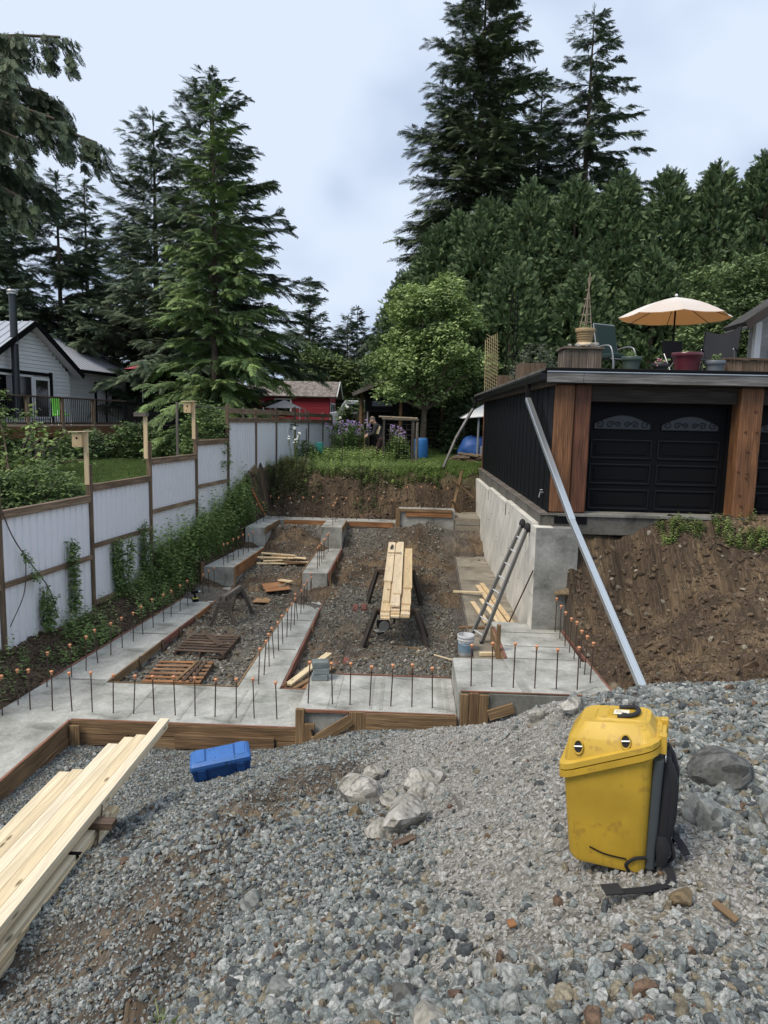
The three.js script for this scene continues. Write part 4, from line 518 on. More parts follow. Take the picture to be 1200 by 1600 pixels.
// fresh boards on the saw horses
{
  const y = (z) => -2.225 + 0.088 * (-14.35 - z); const g = 'boards across the saw horses';
  const put = (x, z0, z1, lay, w, mi, label) => { const b = mesh('lumber_board', rbox(Math.abs(z1 - z0), 0.038, w, 0.003, 0, Math.round(R() * 40)), M.spruce[mi], scene); const dz = z1 - z0, zc = (z0 + z1) / 2; b.rotation.order = 'YXZ'; b.rotation.set(0, Math.PI / 2, Math.atan(0.088)); b.position.set(x, y(zc) + 0.019 + 0.0395 * lay, zc); tag(b, label, 'board', g); return b; };
  const L = ['fresh yellow board in the stack on the saw horses', 'fresh yellow board on top of the stack on the saw horses'];
  for (let lay = 0; lay < 3; lay++) for (let k = 0; k < 3; k++) put(-0.42 + k * 0.2 + rr(-0.006, 0.006), -13.62 - 0.03 * k - rr(0, 0.12) - lay * 0.1, -18.1 - rr(0, 0.4), lay, 0.184, (k + lay) % 4, L[0]);
  put(-0.43, -14.3, -18.4, 3, 0.14, 0, 'upper left board of the saw horse stack, third row of boards'); put(-0.22, -14.25, -18.7, 3, 0.184, 2, 'upper middle board of the saw horse stack, third row of boards'); put(0.0, -14.2, -18.0, 3, 0.184, 0, 'upper right board of the saw horse stack, third row of boards'); put(-0.43, -15.55, -18.9, 4, 0.184, 1, 'short top left board set back on the saw horse stack'); put(-0.23, -13.95, -18.8, 4, 0.184, 3, 'second highest board in the middle of the saw horse stack'); put(-0.2, -14.6, -18.8, 5, 0.17, 1, 'highest board in the middle of the saw horse stack'); put(0.02, -15.1, -18.3, 4, 0.184, 2, 'highest board on the right of the saw horse stack');
  const h = thing('hammer', 'hammer with wooden handle lying across the fresh boards', 'hammer', [-0.2, y(-17.6) + 0.26, -17.6], 0.1); mesh('handle', rodGeo([-0.3, 0, 0], [0.02, 0, 0], 0.013, 0.015), M.form[2], h); mesh('head', [rodGeo([0.02, 0, -0.05], [0.02, 0, 0.06], 0.018), beamGeo([0.02, 0.005, -0.05], [0.02, 0.01, -0.11], 0.03, 0.012)], M.steel, h);
  const lv = mesh('spirit_level', rbox(0.36, 0.06, 0.05, 0.008, 0), std([0.03, 0.035, 0.04], 0.5), scene); lv.rotation.y = 1.5; lv.position.set(-0.42, y(-18.3) + 0.225, -18.3); tag(lv, 'short dark level at the far end of the fresh boards', 'level');
  const sq = thing('speed_square', 'small angle square lying on the fresh boards', 'square', [-0.42, y(-15.0) + 0.165, -15.0]); mesh('blade', extr([[0, 0], [0.1, 0], [0.1, 0.01], [0.02, 0.015], [0.01, 0.09], [0, 0.09]], 0.004).rotateX(-Math.PI / 2), M.black, sq);
}
// circular saw under the boards
{ const o = thing('circular_saw', 'black circular saw lying under the near saw horse', 'saw', [-0.5, gy(-0.5, -15.0) + 0.02, -15.0], 0.4); mesh('motor', rodGeo([-0.12, 0.14, 0], [0.12, 0.14, 0], 0.09, 0.08, 14), M.black, o); mesh('blade_guard', xf(new THREE.CylinderGeometry(0.14, 0.14, 0.05, 20, 1, false, -0.2, 3.5), [-0.02, 0.12, 0.1], [Math.PI / 2, 0, 0]), M.black, o); mesh('blade', xf(new THREE.CylinderGeometry(0.12, 0.12, 0.004, 24), [-0.02, 0.12, 0.13], [Math.PI / 2, 0, 0]), M.steel, o); mesh('base_plate', bx(-0.2, 0.16, 0, 0.012, -0.04, 0.16, 0.003), M.alu, o); mesh('handle', tubeGeo([[0.06, 0.18, 0.02], [0.16, 0.28, 0.02], [0.26, 0.22, 0.02], [0.24, 0.12, 0.02]], 0.025, 12), M.blackRubber, o); }
// pallets
function pallet(label, x, z, turn, y, n, m, extra) { const o = thing('wooden_pallet', label, 'pallet', [x, y, z], turn, 'wooden pallets'); for (const dx of [-0.47, 0, 0.47]) mesh('stringer', bx(dx - 0.02, dx + 0.02, 0.018, 0.105, -0.58, 0.58, 0.004, 2), M.brownWood, o); for (let i = 0; i < n; i++) { const zz = -0.58 + (1.16 * (i + 0.5)) / n, w = 0.042 + 0.006 * (i % 2); mesh('deck_board', bx(-0.5, 0.5, 0.107, 0.126, zz - w, zz + w, 0.003), pick(m), o); } for (const zz of [-0.5, 0, 0.5]) mesh('bottom_board', bx(-0.5, 0.5, 0, 0.017, zz - 0.045, zz + 0.045, 0.003), M.brownWood, o); return o; }
pallet('dark weathered pallet with a loose board across it', -3.93, -13.6, -0.03, -2.98, 7, [M.brownWood, oldw([0.22, 0.15, 0.11]), oldw([0.28, 0.19, 0.13])]);
{ const b = mesh('loose_board', rbox(0.85, 0.022, 0.15, 0.004, 0, 3), M.brownWood, scene); b.position.set(-3.85, -2.838, -13.75); b.rotation.y = -0.95; tag(b, 'dark loose board lying across the far pallet', 'board'); }
pallet('orange brown pallet lying nearest the front pad', -4.0, -12.0, 0.05, -2.99, 6, [M.ply, oldw([0.6, 0.36, 0.2]), oldw([0.52, 0.3, 0.17])]);
for (let k = 0; k < 3; k++) { const b = mesh('loose_board', rbox(1.0, 0.02, 0.055, 0.003, 0, k), k ? M.brownWood : M.form[0], scene); b.position.set(-3.86 + k * 0.1, -2.852, -12.0); b.rotation.y = 1.5 + 0.05 * k; tag(b, 'thin dark batten laid over the near pallet', 'batten', 'battens on the near pallet'); }
// plywood scraps, offcuts, bricks
const sheetAt = (name, label, cat, x, z, w, d, t, turn, m, tilt = 0, dy = 0.01, group) => { const b = mesh(name, rbox(w, t, d, 0.003, 0, Math.round(w * 50)), m, scene); b.position.set(x, gy(x, z) + t / 2 + dy, z); b.rotation.set(tilt, turn, tilt * 0.6); tag(b, label, cat, group); return b; };
sheetAt('plywood_scrap', 'large orange plywood scrap lying on the gravel', 'plywood', -3.32, -17.5, 0.62, 0.75, 0.018, 0.35, M.ply, 0.05, 0.03); sheetAt('plywood_scrap', 'small square plywood scrap in front of the larger one', 'plywood', -3.5, -16.75, 0.4, 0.4, 0.018, -0.05, oldw([0.66, 0.4, 0.2]), 0.02, 0.02); sheetAt('plywood_scrap', 'pale offcut overlapping the far edge of the large plywood scrap', 'plywood', -3.12, -17.75, 0.4, 0.16, 0.03, -0.5, M.spruce[0], 0.02, 0.075);
for (let k = 0; k < 12; k++) { const b = mesh('offcut', rbox(rr(0.5, 1.25), 0.03, rr(0.06, 0.13), 0.003, 0, k), pick([M.spruce[0], M.form[2], M.fresh[1], M.form[1]]), scene); b.position.set(-3.55 + rr(-0.45, 0.45), -2.5 + 0.035 * (k % 5) + 0.02, -20.0 + rr(-0.35, 0.35)); b.rotation.set(rr(-0.06, 0.06), rr(-0.4, 0.5), rr(-0.08, 0.08)); tag(b, 'pale wood offcut in the heap between the footings', 'offcut', 'offcut heap'); }
for (const [x, z, l, g] of [[-1.31, -12.95, 'red brick lying on gravel behind the middle pad', 1], [-1.11, -12.98, 'red brick lying on gravel behind the middle pad', 1], [-1.2, -16.3, 'red brick lying left of the far saw horse', 2], [-1.0, -16.28, 'red brick lying left of the far saw horse', 2]]) { const b = sheetAt('brick', l, 'brick', x, z, 0.12, 0.5, 0.06, 0.05, std([0.27, 0.1, 0.075], 0.9, { map: T.conc }), 0, 0.0, g === 1 ? 'bricks behind the pad' : 'bricks by the saw horse'); }
{ const m = std([0.27, 0.31, 0.32], 0.9, { map: T.conc }); for (let k = 0; k < 3; k++) { const b = mesh('paving_block', rbox(0.26, 0.1, 0.2, 0.01, 0, k), m, scene); b.position.set(-1.36 + 0.02 * (k % 2), -2.528 + 0.051 + k * 0.102, -10.98); b.rotation.y = 0.1 * k; tag(b, ['bottom block of the small grey block stack', 'middle block of the small grey block stack', 'top block of the small grey block stack'][k], 'block', 'grey block stack'); } }
{ const pl = (a, b, w, t, m, label) => { const o = mesh('plank', beamGeo(a, b, w, t), m, scene); tag(o, label, 'plank'); }; pl([-1.95, -2.82, -11.42], [-1.42, -2.72, -12.8], 0.12, 0.04, M.fresh[1], 'pale plank leaning beside the middle footing corner'); pl([-1.86, -2.87, -11.4], [-1.3, -2.84, -12.4], 0.1, 0.03, M.form[2], 'reddish plank lying under the pale plank'); pl([-1.65, -2.9, -11.38], [-1.45, -2.86, -11.95], 0.22, 0.02, M.ply, 'short orange board beside the stacked grey blocks');
  pl([-0.2, -2.93, -14.0], [0.3, -2.9, -13.8], 0.05, 0.03, M.form[2], 'splintered stick in front of the near saw horse'); pl([0.25, -2.92, -13.75], [0.92, -2.92, -13.25], 0.03, 0.025, M.fresh[0], 'thin pale stick pointing at the right pad');
  pl([1.1, -2.36, -16.5], [1.78, -2.33, -16.35], 0.09, 0.038, M.fresh[1], 'board lying crosswise on the dirty footing'); pl([1.05, -2.42, -13.75], [1.6, -2.38, -13.7], 0.09, 0.038, M.form[1], 'brown board lying crosswise near the ladder feet'); pl([1.74, -2.36, -17.2], [1.98, -2.34, -13.7], 0.11, 0.038, M.spruce[0], 'long yellow board leaning along the wall footing'); pl([1.84, -2.32, -17.25], [2.1, -2.3, -13.75], 0.1, 0.038, M.spruce[2], 'second long yellow board beside the wall'); pl([1.7, -2.38, -15.9], [1.86, -2.3, -13.5], 0.09, 0.038, M.fresh[1], 'shorter yellow board behind the ladder'); pl([1.48, -2.37, -15.6], [1.62, -2.35, -13.9], 0.1, 0.038, M.spruce[0], 'yellow board left of the ladder'); pl([1.3, -2.38, -12.05], [1.56, -2.38, -12.08], 0.09, 0.06, M.fresh[1], 'short wood block beside the bucket');
  pl([1.75, -1.5, -24.35], [1.47, -1.05, -24.15], 0.09, 0.04, M.form[0], 'short brace of the crossed sticks by the bank'); pl([1.47, -1.45, -24.3], [1.78, -0.05, -24.55], 0.09, 0.04, M.form[2], 'upright stick of the crossed brace by the bank'); pl([1.47, -0.33, -24.42], [2.2, -0.95, -24.3], 0.09, 0.04, M.form[1], 'slanting stick of the crossed brace by the bank'); }
// ladder leaning on the wall
{ const o = thing('ladder', 'grey aluminium ladder leaning on the retaining wall', 'ladder'); const a0 = V(1.24, -2.42, -13.15), a1 = V(2.24, -0.33, -13.95), b0 = V(1.4, -2.42, -12.78), b1 = V(2.28, -0.35, -13.56), rail = std([0.17, 0.165, 0.155], 0.5, { metalness: 0.3 });
  for (const [p, q] of [[a0, a1], [b0, b1]]) { beam(o, 'rail', p.toArray(), q.toArray(), 0.035, 0.085, rail); const c = mesh('end_cap', new THREE.SphereGeometry(0.075, 12, 8).scale(0.9, 1.3, 1), M.blackRubber, o); c.position.copy(q); mesh('foot', xf(rbox(0.06, 0.05, 0.1, 0.01), p.clone().add(V(0, 0.02, 0)).toArray()), M.blackRubber, o); }
  for (let k = 0; k < 8; k++) { const t = 0.06 + k * 0.118; mesh('rung', rodGeo(a0.clone().lerp(a1, t).toArray(), b0.clone().lerp(b1, t).toArray(), 0.017, 0.017, 8), M.aluLight, o); } }
// bucket
{ const o = thing('bucket', 'white plastic bucket with blue label beside the ladder feet', 'bucket', [1.08, -2.5, -12.35]); const wm = std([0.72, 0.73, 0.73], 0.5, { map: T.scuff }); mesh('pail', lathe([[0.001, 0], [0.125, 0], [0.145, 0.33], [0.155, 0.33], [0.155, 0.37], [0.138, 0.37], [0.118, 0.02], [0.001, 0.02]], 26), wm, o); mesh('rim_band', xf(new THREE.TorusGeometry(0.148, 0.008, 6, 26), [0, 0.29, 0], [Math.PI / 2, 0, 0]), wm, o); mesh('label', new THREE.CylinderGeometry(0.1415, 0.1335, 0.17, 24, 1, true, -1.6, 2.9).translate(0, 0.16, 0), std([0.22, 0.33, 0.42], 0.6, { map: T.scuff }), o); mesh('handle', tubeGeo([[-0.15, 0.33, 0], [-0.12, 0.25, 0.13], [0, 0.22, 0.18], [0.12, 0.25, 0.13], [0.15, 0.33, 0]], 0.004, 16, 5), M.steel, o); const p = mesh('prop', bx(0.98, 1.24, -2.62, -2.51, -12.2, -12.5), M.concBrown, scene); p.name = 'concrete_lump'; tag(p, 'flat concrete lump under the white bucket', 'concrete'); }
{ const b = mesh('steel_bar', rodGeo([2.0, -2.4, -13.78], [2.31, -1.05, -12.92], 0.014, 0.014, 8), M.rust, scene); tag(b, 'thin rusty steel bar leaning on the near end of the wall', 'bar'); }
// shovel and drill
{ const o = thing('shovel', 'shovel with orange handle leaning on the left end of the bank', 'shovel'); mesh('handle', rodGeo([-4.78, -1.6, -23.25], [-5.18, -0.72, -23.05], 0.018), std([0.7, 0.2, 0.07], 0.6), o); mesh('grip', rodGeo([-5.18, -0.72, -23.05], [-5.26, -0.56, -23.0], 0.02), M.black, o); mesh('blade', beamGeo([-4.79, -1.57, -23.26], [-4.62, -1.7, -23.36], 0.16, 0.01), M.alu, o); }
{ const o = thing('cordless_drill', 'small dark cordless drill standing on the fence side footing', 'drill', [-5.08, -2.81, -16.5], 0.7); mesh('battery', xf(rbox(0.13, 0.07, 0.1, 0.012), [0, 0.035, 0]), M.black, o); mesh('battery_band', xf(rbox(0.132, 0.02, 0.102, 0.006), [0, 0.085, 0]), std([0.55, 0.5, 0.1], 0.5), o); mesh('grip', beamGeo([0, 0.08, 0], [-0.02, 0.2, 0], 0.045, 0.05, 0.015), M.black, o); mesh('motor', rodGeo([-0.09, 0.24, 0], [0.07, 0.24, 0], 0.04, 0.032, 10), M.black, o); mesh('chuck', rodGeo([0.07, 0.24, 0], [0.13, 0.24, 0], 0.024, 0.016, 10), M.steel, o); }
// ---------- foreground ----------
seed(660);
// two banded layers of new studs
{
  const g1 = 'upper bundle of new studs', g2 = 'lower bundle of new studs', stud = (x, y, z0, z1, w, t, m, label, group) => { const b = mesh('lumber_stud', rbox(Math.abs(z1 - z0), t, w, 0.003, 0, Math.floor(R() * 30)), m, scene); b.rotation.y = Math.PI / 2; b.position.set(x, y, (z0 + z1) / 2); tag(b, label, 'stud', group); return b; };
  const ends = [-5.45, -5.5, -5.98, -6.12, -6.18, -6.55];
  for (let k = 0; k < 6; k++) for (let l = 0; l < 2; l++) stud(-2.79 + k * 0.0915, -1.319 - l * 0.0388, -1.2, ends[k] - (l ? rr(-0.1, 0.02) : 0) , 0.0895, 0.038, M.fresh[(k + l) % 3], l ? 'pale stud in the second row of the upper bundle' : ['leftmost top stud of the pale lumber pile', 'second top stud from the left of the lumber pile', 'third top stud from the left of the lumber pile', 'fourth top stud from the left of the lumber pile', 'second top stud from the right of the lumber pile', 'rightmost top stud of the pale lumber pile, reaching farthest'][k], g1);
  for (let k = 0; k < 6; k++) for (let l = 0; l < 4; l++) stud(-2.77 + k * 0.0915 + rr(-0.007, 0.007), -1.452 - l * 0.0388, -1.25, -5.2 - rr(-0.1, 0.1), 0.0895, 0.038, M.fresh[(k + l * 2) % 3], 'pale stud in the banded lower bundle of the lumber pile', g2);
  for (const z of [-4.9, -2.6]) { const d = mesh('bearer', rbox(0.72, 0.055, 0.09, 0.004, 0, 2), M.brownWood, scene); d.position.set(-2.5, -1.405, z); tag(d, z < -4 ? 'dark bearer block between the lumber bundles, far end' : 'dark bearer block between the lumber bundles, near end', 'bearer'); }
  const s = mesh('strap', [bx(-2.855, -2.24, -1.4325, -1.4295, -4.55, -4.585, 0, 0), bx(-2.2695, -2.2665, -1.6, -1.43, -4.55, -4.585, 0, 1), bx(-2.858, -2.855, -1.6, -1.43, -4.55, -4.585, 0, 1)], M.black, scene); tag(s, 'black strap round the lower lumber bundle', 'strap');
  const hs = mesh('strap', [beamGeo([-2.268, -1.3, -4.98], [-2.262, -1.44, -4.93], 0.012, 0.004, 0), beamGeo([-2.262, -1.43, -4.9], [-2.23, -1.56, -4.78], 0.004, 0.06, 0)], M.brownWood, scene); tag(hs, 'torn brown strap end hanging off the lumber pile', 'strap');
  // bearers on the ground
  for (const z of [-4.4, -2.2]) { const d = mesh('bearer', rbox(0.8, 0.1, 0.1, 0.004, 0, 5), M.brownWood, scene); d.position.set(-2.55, -1.64, z); tag(d, z < -4 ? 'ground bearer under the far part of lumber' : 'ground bearer under the near part of lumber', 'bearer'); }
}
// blue tool box
{
  const x = -2.0, z = -7.45, o = thing('tool_box', 'blue plastic tool box sitting on the gravel before the forms', 'tool box', [x, gy(x, z) - 0.02, z], 0.3); const bl = std([0.012, 0.075, 0.26], 0.5, { map: T.scuff }), lid = std([0.055, 0.18, 0.5], 0.5, { map: T.scuff }); o.rotation.z = 0.09; o.rotation.x = 0.12; o.scale.y = 1.22;
  const w = 0.64, d = 0.3; mesh('body', uvm(loft([rrect(w - 0.05, d - 0.05, 0.02, 0), rrect(w, d, 0.025, 0.2)]), 0), bl, o); mesh('rim', uvm(loft([rrect(w + 0.02, d + 0.02, 0.03, 0.195), rrect(w + 0.02, d + 0.02, 0.03, 0.212)]), 0), bl, o);
  const L = mesh('lid', uvm(loft([rrect(w + 0.01, d + 0.01, 0.03, 0.213), rrect(w + 0.01, d + 0.01, 0.03, 0.24), rrect(w - 0.05, d - 0.06, 0.03, 0.265)]), 0), lid, o); mesh('raised_panel', uvm(loft([rrect(0.12, d - 0.05, 0.01, 0.26, -0.22), rrect(0.1, d - 0.07, 0.01, 0.272, -0.22)]), 0), lid, L); mesh('raised_panel', uvm(loft([rrect(0.12, d - 0.05, 0.01, 0.26, 0.22), rrect(0.1, d - 0.07, 0.01, 0.272, 0.22)]), 0), lid, L);
  for (const xx of [-0.155, 0.155]) mesh('groove_rib', bx(xx - 0.006, xx + 0.006, 0.262, 0.27, -d / 2 + 0.035, d / 2 - 0.035, 0.002, 2), bl, L); for (const xx of [-0.17, 0.17, 0.25]) mesh('side_rib', bx(xx - 0.008, xx + 0.008, 0.02, 0.19, d / 2 - 0.012, d / 2 + 0.006, 0.003, 1), bl, o); mesh('latch', bx(0.17, 0.25, 0.1, 0.2, d / 2 - 0.004, d / 2 + 0.014, 0.005), bl, o); mesh('latch', bx(-0.25, -0.17, 0.1, 0.2, d / 2 - 0.004, d / 2 + 0.014, 0.005), bl, o);
}
// yellow instrument case with carrying harness
{
  // local x runs along the broad face towards the harness side, z towards the viewer
  const o = thing('instrument_case', 'scuffed yellow plastic instrument case with black backpack harness', 'case', [0.835, -0.05, -2.69], -0.37); o.scale.setScalar(1.14); o.rotation.z = 0.02; o.rotation.x = -0.03;
  const yl = std([0.6, 0.39, 0.04], 0.5, { map: T.grime }), yl2 = std([0.66, 0.44, 0.06], 0.5, { map: T.grime }), w = 0.3, d = 0.26, seam = (x) => 0.385 + 0.46 * x * 0.92;
  const sm = (k) => (x, z) => seam(x) + k;
  mesh('body', uvm(loft([rrect(0.235, 0.2, 0.03, 0, 0.01), rrect(0.255, 0.215, 0.035, 0.02, 0.005), rrect(w - 0.012, d - 0.012, 0.04, sm(-0.03))], 0.7), 1), yl, o);
  mesh('rim', uvm(loft([rrect(w, d, 0.045, sm(-0.035)), rrect(w + 0.022, d + 0.022, 0.05, sm(-0.026)), rrect(w + 0.022, d + 0.022, 0.05, sm(-0.004))], 0.6), 1), yl, o);
  const lidTop = (x) => 0.487 + 0.09 * x;
  const L = mesh('lid', uvm(loft([rrect(w + 0.022, d + 0.022, 0.05, sm(0.001)), rrect(w + 0.022, d + 0.022, 0.05, sm(0.02)), rrect(w - 0.01, d - 0.01, 0.045, sm(0.024)), rrect(w - 0.022, d - 0.03, 0.045, (x) => Math.max(seam(x) + 0.028, lidTop(x) - 0.03 - 0.22 * Math.max(0, -x - 0.06)), 0.004), rrect(w - 0.075, d - 0.09, 0.04, (x) => lidTop(x) + 0.012 - 0.1 * Math.max(0, -x - 0.04), 0.012)], 0.55), 0), yl2, o);
  mesh('lid_panel', uvm(loft([rrect(0.17, 0.13, 0.02, (x) => lidTop(x) + 0.008, 0.03), rrect(0.155, 0.115, 0.02, (x) => lidTop(x) + 0.0165, 0.03)], 0.5), 0), yl2, L);
  mesh('handle_well', uvm(loft([rrect(0.1, 0.07, 0.008, (x) => lidTop(x) + 0.012, 0.035), rrect(0.1, 0.07, 0.008, (x) => lidTop(x) + 0.0172, 0.035)], 0.4), 0), std([0.5, 0.31, 0.02], 0.6), L);
  mesh('handle', tubeGeo([[0.02, lidTop(0) + 0.02, 0.045], [0.07, lidTop(0.05) + 0.028, 0.04], [0.085, lidTop(0.05) + 0.03, 0], [0.07, lidTop(0.05) + 0.028, -0.04], [0.02, lidTop(0) + 0.02, -0.045]], 0.008, 24, 8), M.blackRubber, L);
  { const c = document.createElement('canvas'); c.width = 128; c.height = 96; const k = c.getContext('2d'); k.fillStyle = '#e9e2c8'; k.fillRect(0, 0, 128, 96); k.fillStyle = '#222'; for (let i = 0; i < 4; i++) k.fillRect(14, 14 + i * 14, 40 + ((i * 23) % 36), 4); k.fillRect(66, 60, 46, 24); const t = new THREE.CanvasTexture(c); t.colorSpace = THREE.SRGBColorSpace; const s = mesh('sticker', new THREE.PlaneGeometry(0.05, 0.045).rotateX(-Math.PI / 2), std([1, 1, 1], 0.6, { map: t }), L); s.position.set(0.03, lidTop(0.03) + 0.0195, 0); s.rotation.z = 0.09; }
  // oval strap ports in the sloping broad face of the lid
  const zf = d / 2 - 0.007; for (const [x, dy] of [[-0.095, 0.068], [0.055, 0.048]]) { const y = seam(x) + dy, q = mesh('strap_port', xf(new THREE.CylinderGeometry(0.017, 0.017, 0.012, 18).scale(0.75, 1, 1.25), [x, y, zf - 0.004], [Math.PI / 2 - 0.12, 0, 0]), M.blackRubber, L); mesh('port_ring', xf(new THREE.TorusGeometry(0.019, 0.003, 6, 20).scale(0.78, 1.22, 1), [x, y, zf + 0.003], [-0.12, 0, 0]), yl2, q); mesh('pin', rodGeo([x - 0.013, y, zf + 0.004], [x + 0.013, y + 0.004, zf + 0.004], 0.0035, 0.0035, 6), M.steel, q); }
  // hinge side catches
  for (const z of [-0.075, 0.075]) { mesh('catch', bx(w / 2 + 0.004, w / 2 + 0.03, seam(0.15) - 0.03, seam(0.15) + 0.035, z - 0.016, z + 0.016, 0.004, 1), yl2, o); mesh('catch_wire', xf(new THREE.TorusGeometry(0.014, 0.002, 5, 14), [w / 2 + 0.028, seam(0.15) - 0.045, z], [0, Math.PI / 2, 0]), M.steel, o); } mesh('hinge_bar', bx(w / 2 + 0.006, w / 2 + 0.026, seam(0.15) - 0.012, seam(0.15) + 0.02, -0.055, 0.055, 0.004, 2), yl2, o);
  // scrape low on the broad face
  mesh('scrape', tubeGeo([[-0.05, 0.065, 0.1135], [0.0, 0.052, 0.1145], [0.07, 0.05, 0.1145]], 0.0025, 12, 5), M.black, o);
  // harness on the right side
  const pad = std([0.014, 0.014, 0.017], 0.85, { map: T.cloth }), grey = std([0.05, 0.06, 0.065], 0.6); const H = mesh('harness_plate', uvm(loft([rrect(0.03, 0.19, 0.01, 0.02, 0.142), rrect(0.032, 0.22, 0.012, 0.4, 0.158)], 0.5), 1), grey, o);
  for (const z of [-0.055, 0.055]) { const ring = (y, x, w2, t) => rrect(t, w2, Math.min(t, w2) * 0.42, y, x, z); mesh('shoulder_pad', uvm(loft([ring(0.05, 0.172, 0.035, 0.02), ring(0.1, 0.186, 0.055, 0.03), ring(0.2, 0.2, 0.062, 0.036), ring(0.31, 0.204, 0.062, 0.036), ring(0.37, 0.19, 0.05, 0.03), ring(0.4, 0.178, 0.035, 0.016)], 0.9), 1), pad, H); mesh('buckle', xf(rbox(0.008, 0.03, 0.045, 0.003), [0.205, 0.16, z]), M.blackRubber, H); mesh('webbing', tubeGeo([[0.2, 0.12, z], [0.214, 0.07, z + 0.01], [0.19, 0.03, z]], 0.007, 10, 5), pad, H); }
  mesh('back_pad', uvm(loft([rrect(0.03, 0.15, 0.012, 0.05, 0.168), rrect(0.05, 0.18, 0.02, 0.12, 0.176), rrect(0.045, 0.18, 0.02, 0.3, 0.184), rrect(0.025, 0.15, 0.01, 0.39, 0.178)], 0.9), 1), pad, H);
  mesh('hip_pad', uvm(loft([rrect(0.03, 0.2, 0.012, 0.04, 0.178), rrect(0.045, 0.23, 0.018, 0.1, 0.182), rrect(0.03, 0.2, 0.012, 0.14, 0.176)], 0.9), 2), pad, H); mesh('corner_loop', tubeGeo([[0.13, 0.06, 0.1], [0.1, 0.06, 0.115], [0.07, 0.03, 0.113], [0.08, 0.005, 0.1], [0.14, 0.0, 0.09]], 0.006, 18, 6), pad, H);
  const ribbon = (name, pts, wd, m) => { const c = new THREE.CatmullRomCurve3(pts.map((p) => V(...p))), n = 24, pos = [], id = []; for (let i = 0; i <= n; i++) { const p = c.getPoint(i / n), t = c.getTangent(i / n), s = V(0, 1, 0).cross(t).normalize().multiplyScalar(wd / 2); pos.push(p.x - s.x, p.y, p.z - s.z, p.x + s.x, p.y, p.z + s.z, p.x - s.x, p.y + 0.003, p.z - s.z, p.x + s.x, p.y + 0.003, p.z + s.z); } for (let i = 0; i < n; i++) { const a = i * 4, b = a + 4; id.push(a, a + 1, b, a + 1, b + 1, b, a + 2, b + 2, a + 3, a + 3, b + 2, b + 3, a, b, a + 2, b, b + 2, a + 2, a + 1, a + 3, b + 1, b + 1, a + 3, b + 3); } return mesh(name, toCreasedNormals(tri(pos, id), 0.5), m, o); };
  ribbon('loose_strap', [[0.16, 0.05, 0.06], [0.2, 0.035, 0.09], [0.21, 0.022, 0.14], [0.16, 0.015, 0.19], [0.08, 0.01, 0.235], [0.02, 0.008, 0.26]], 0.028, pad); ribbon('loose_strap', [[0.19, 0.1, -0.06], [0.23, 0.07, -0.03], [0.255, 0.045, 0.0]], 0.03, pad); mesh('strap_buckle', xf(rbox(0.06, 0.008, 0.05, 0.003), [0.04, 0.017, 0.25], [0.05, 0.5, 0]), M.blackRubber, o);
}
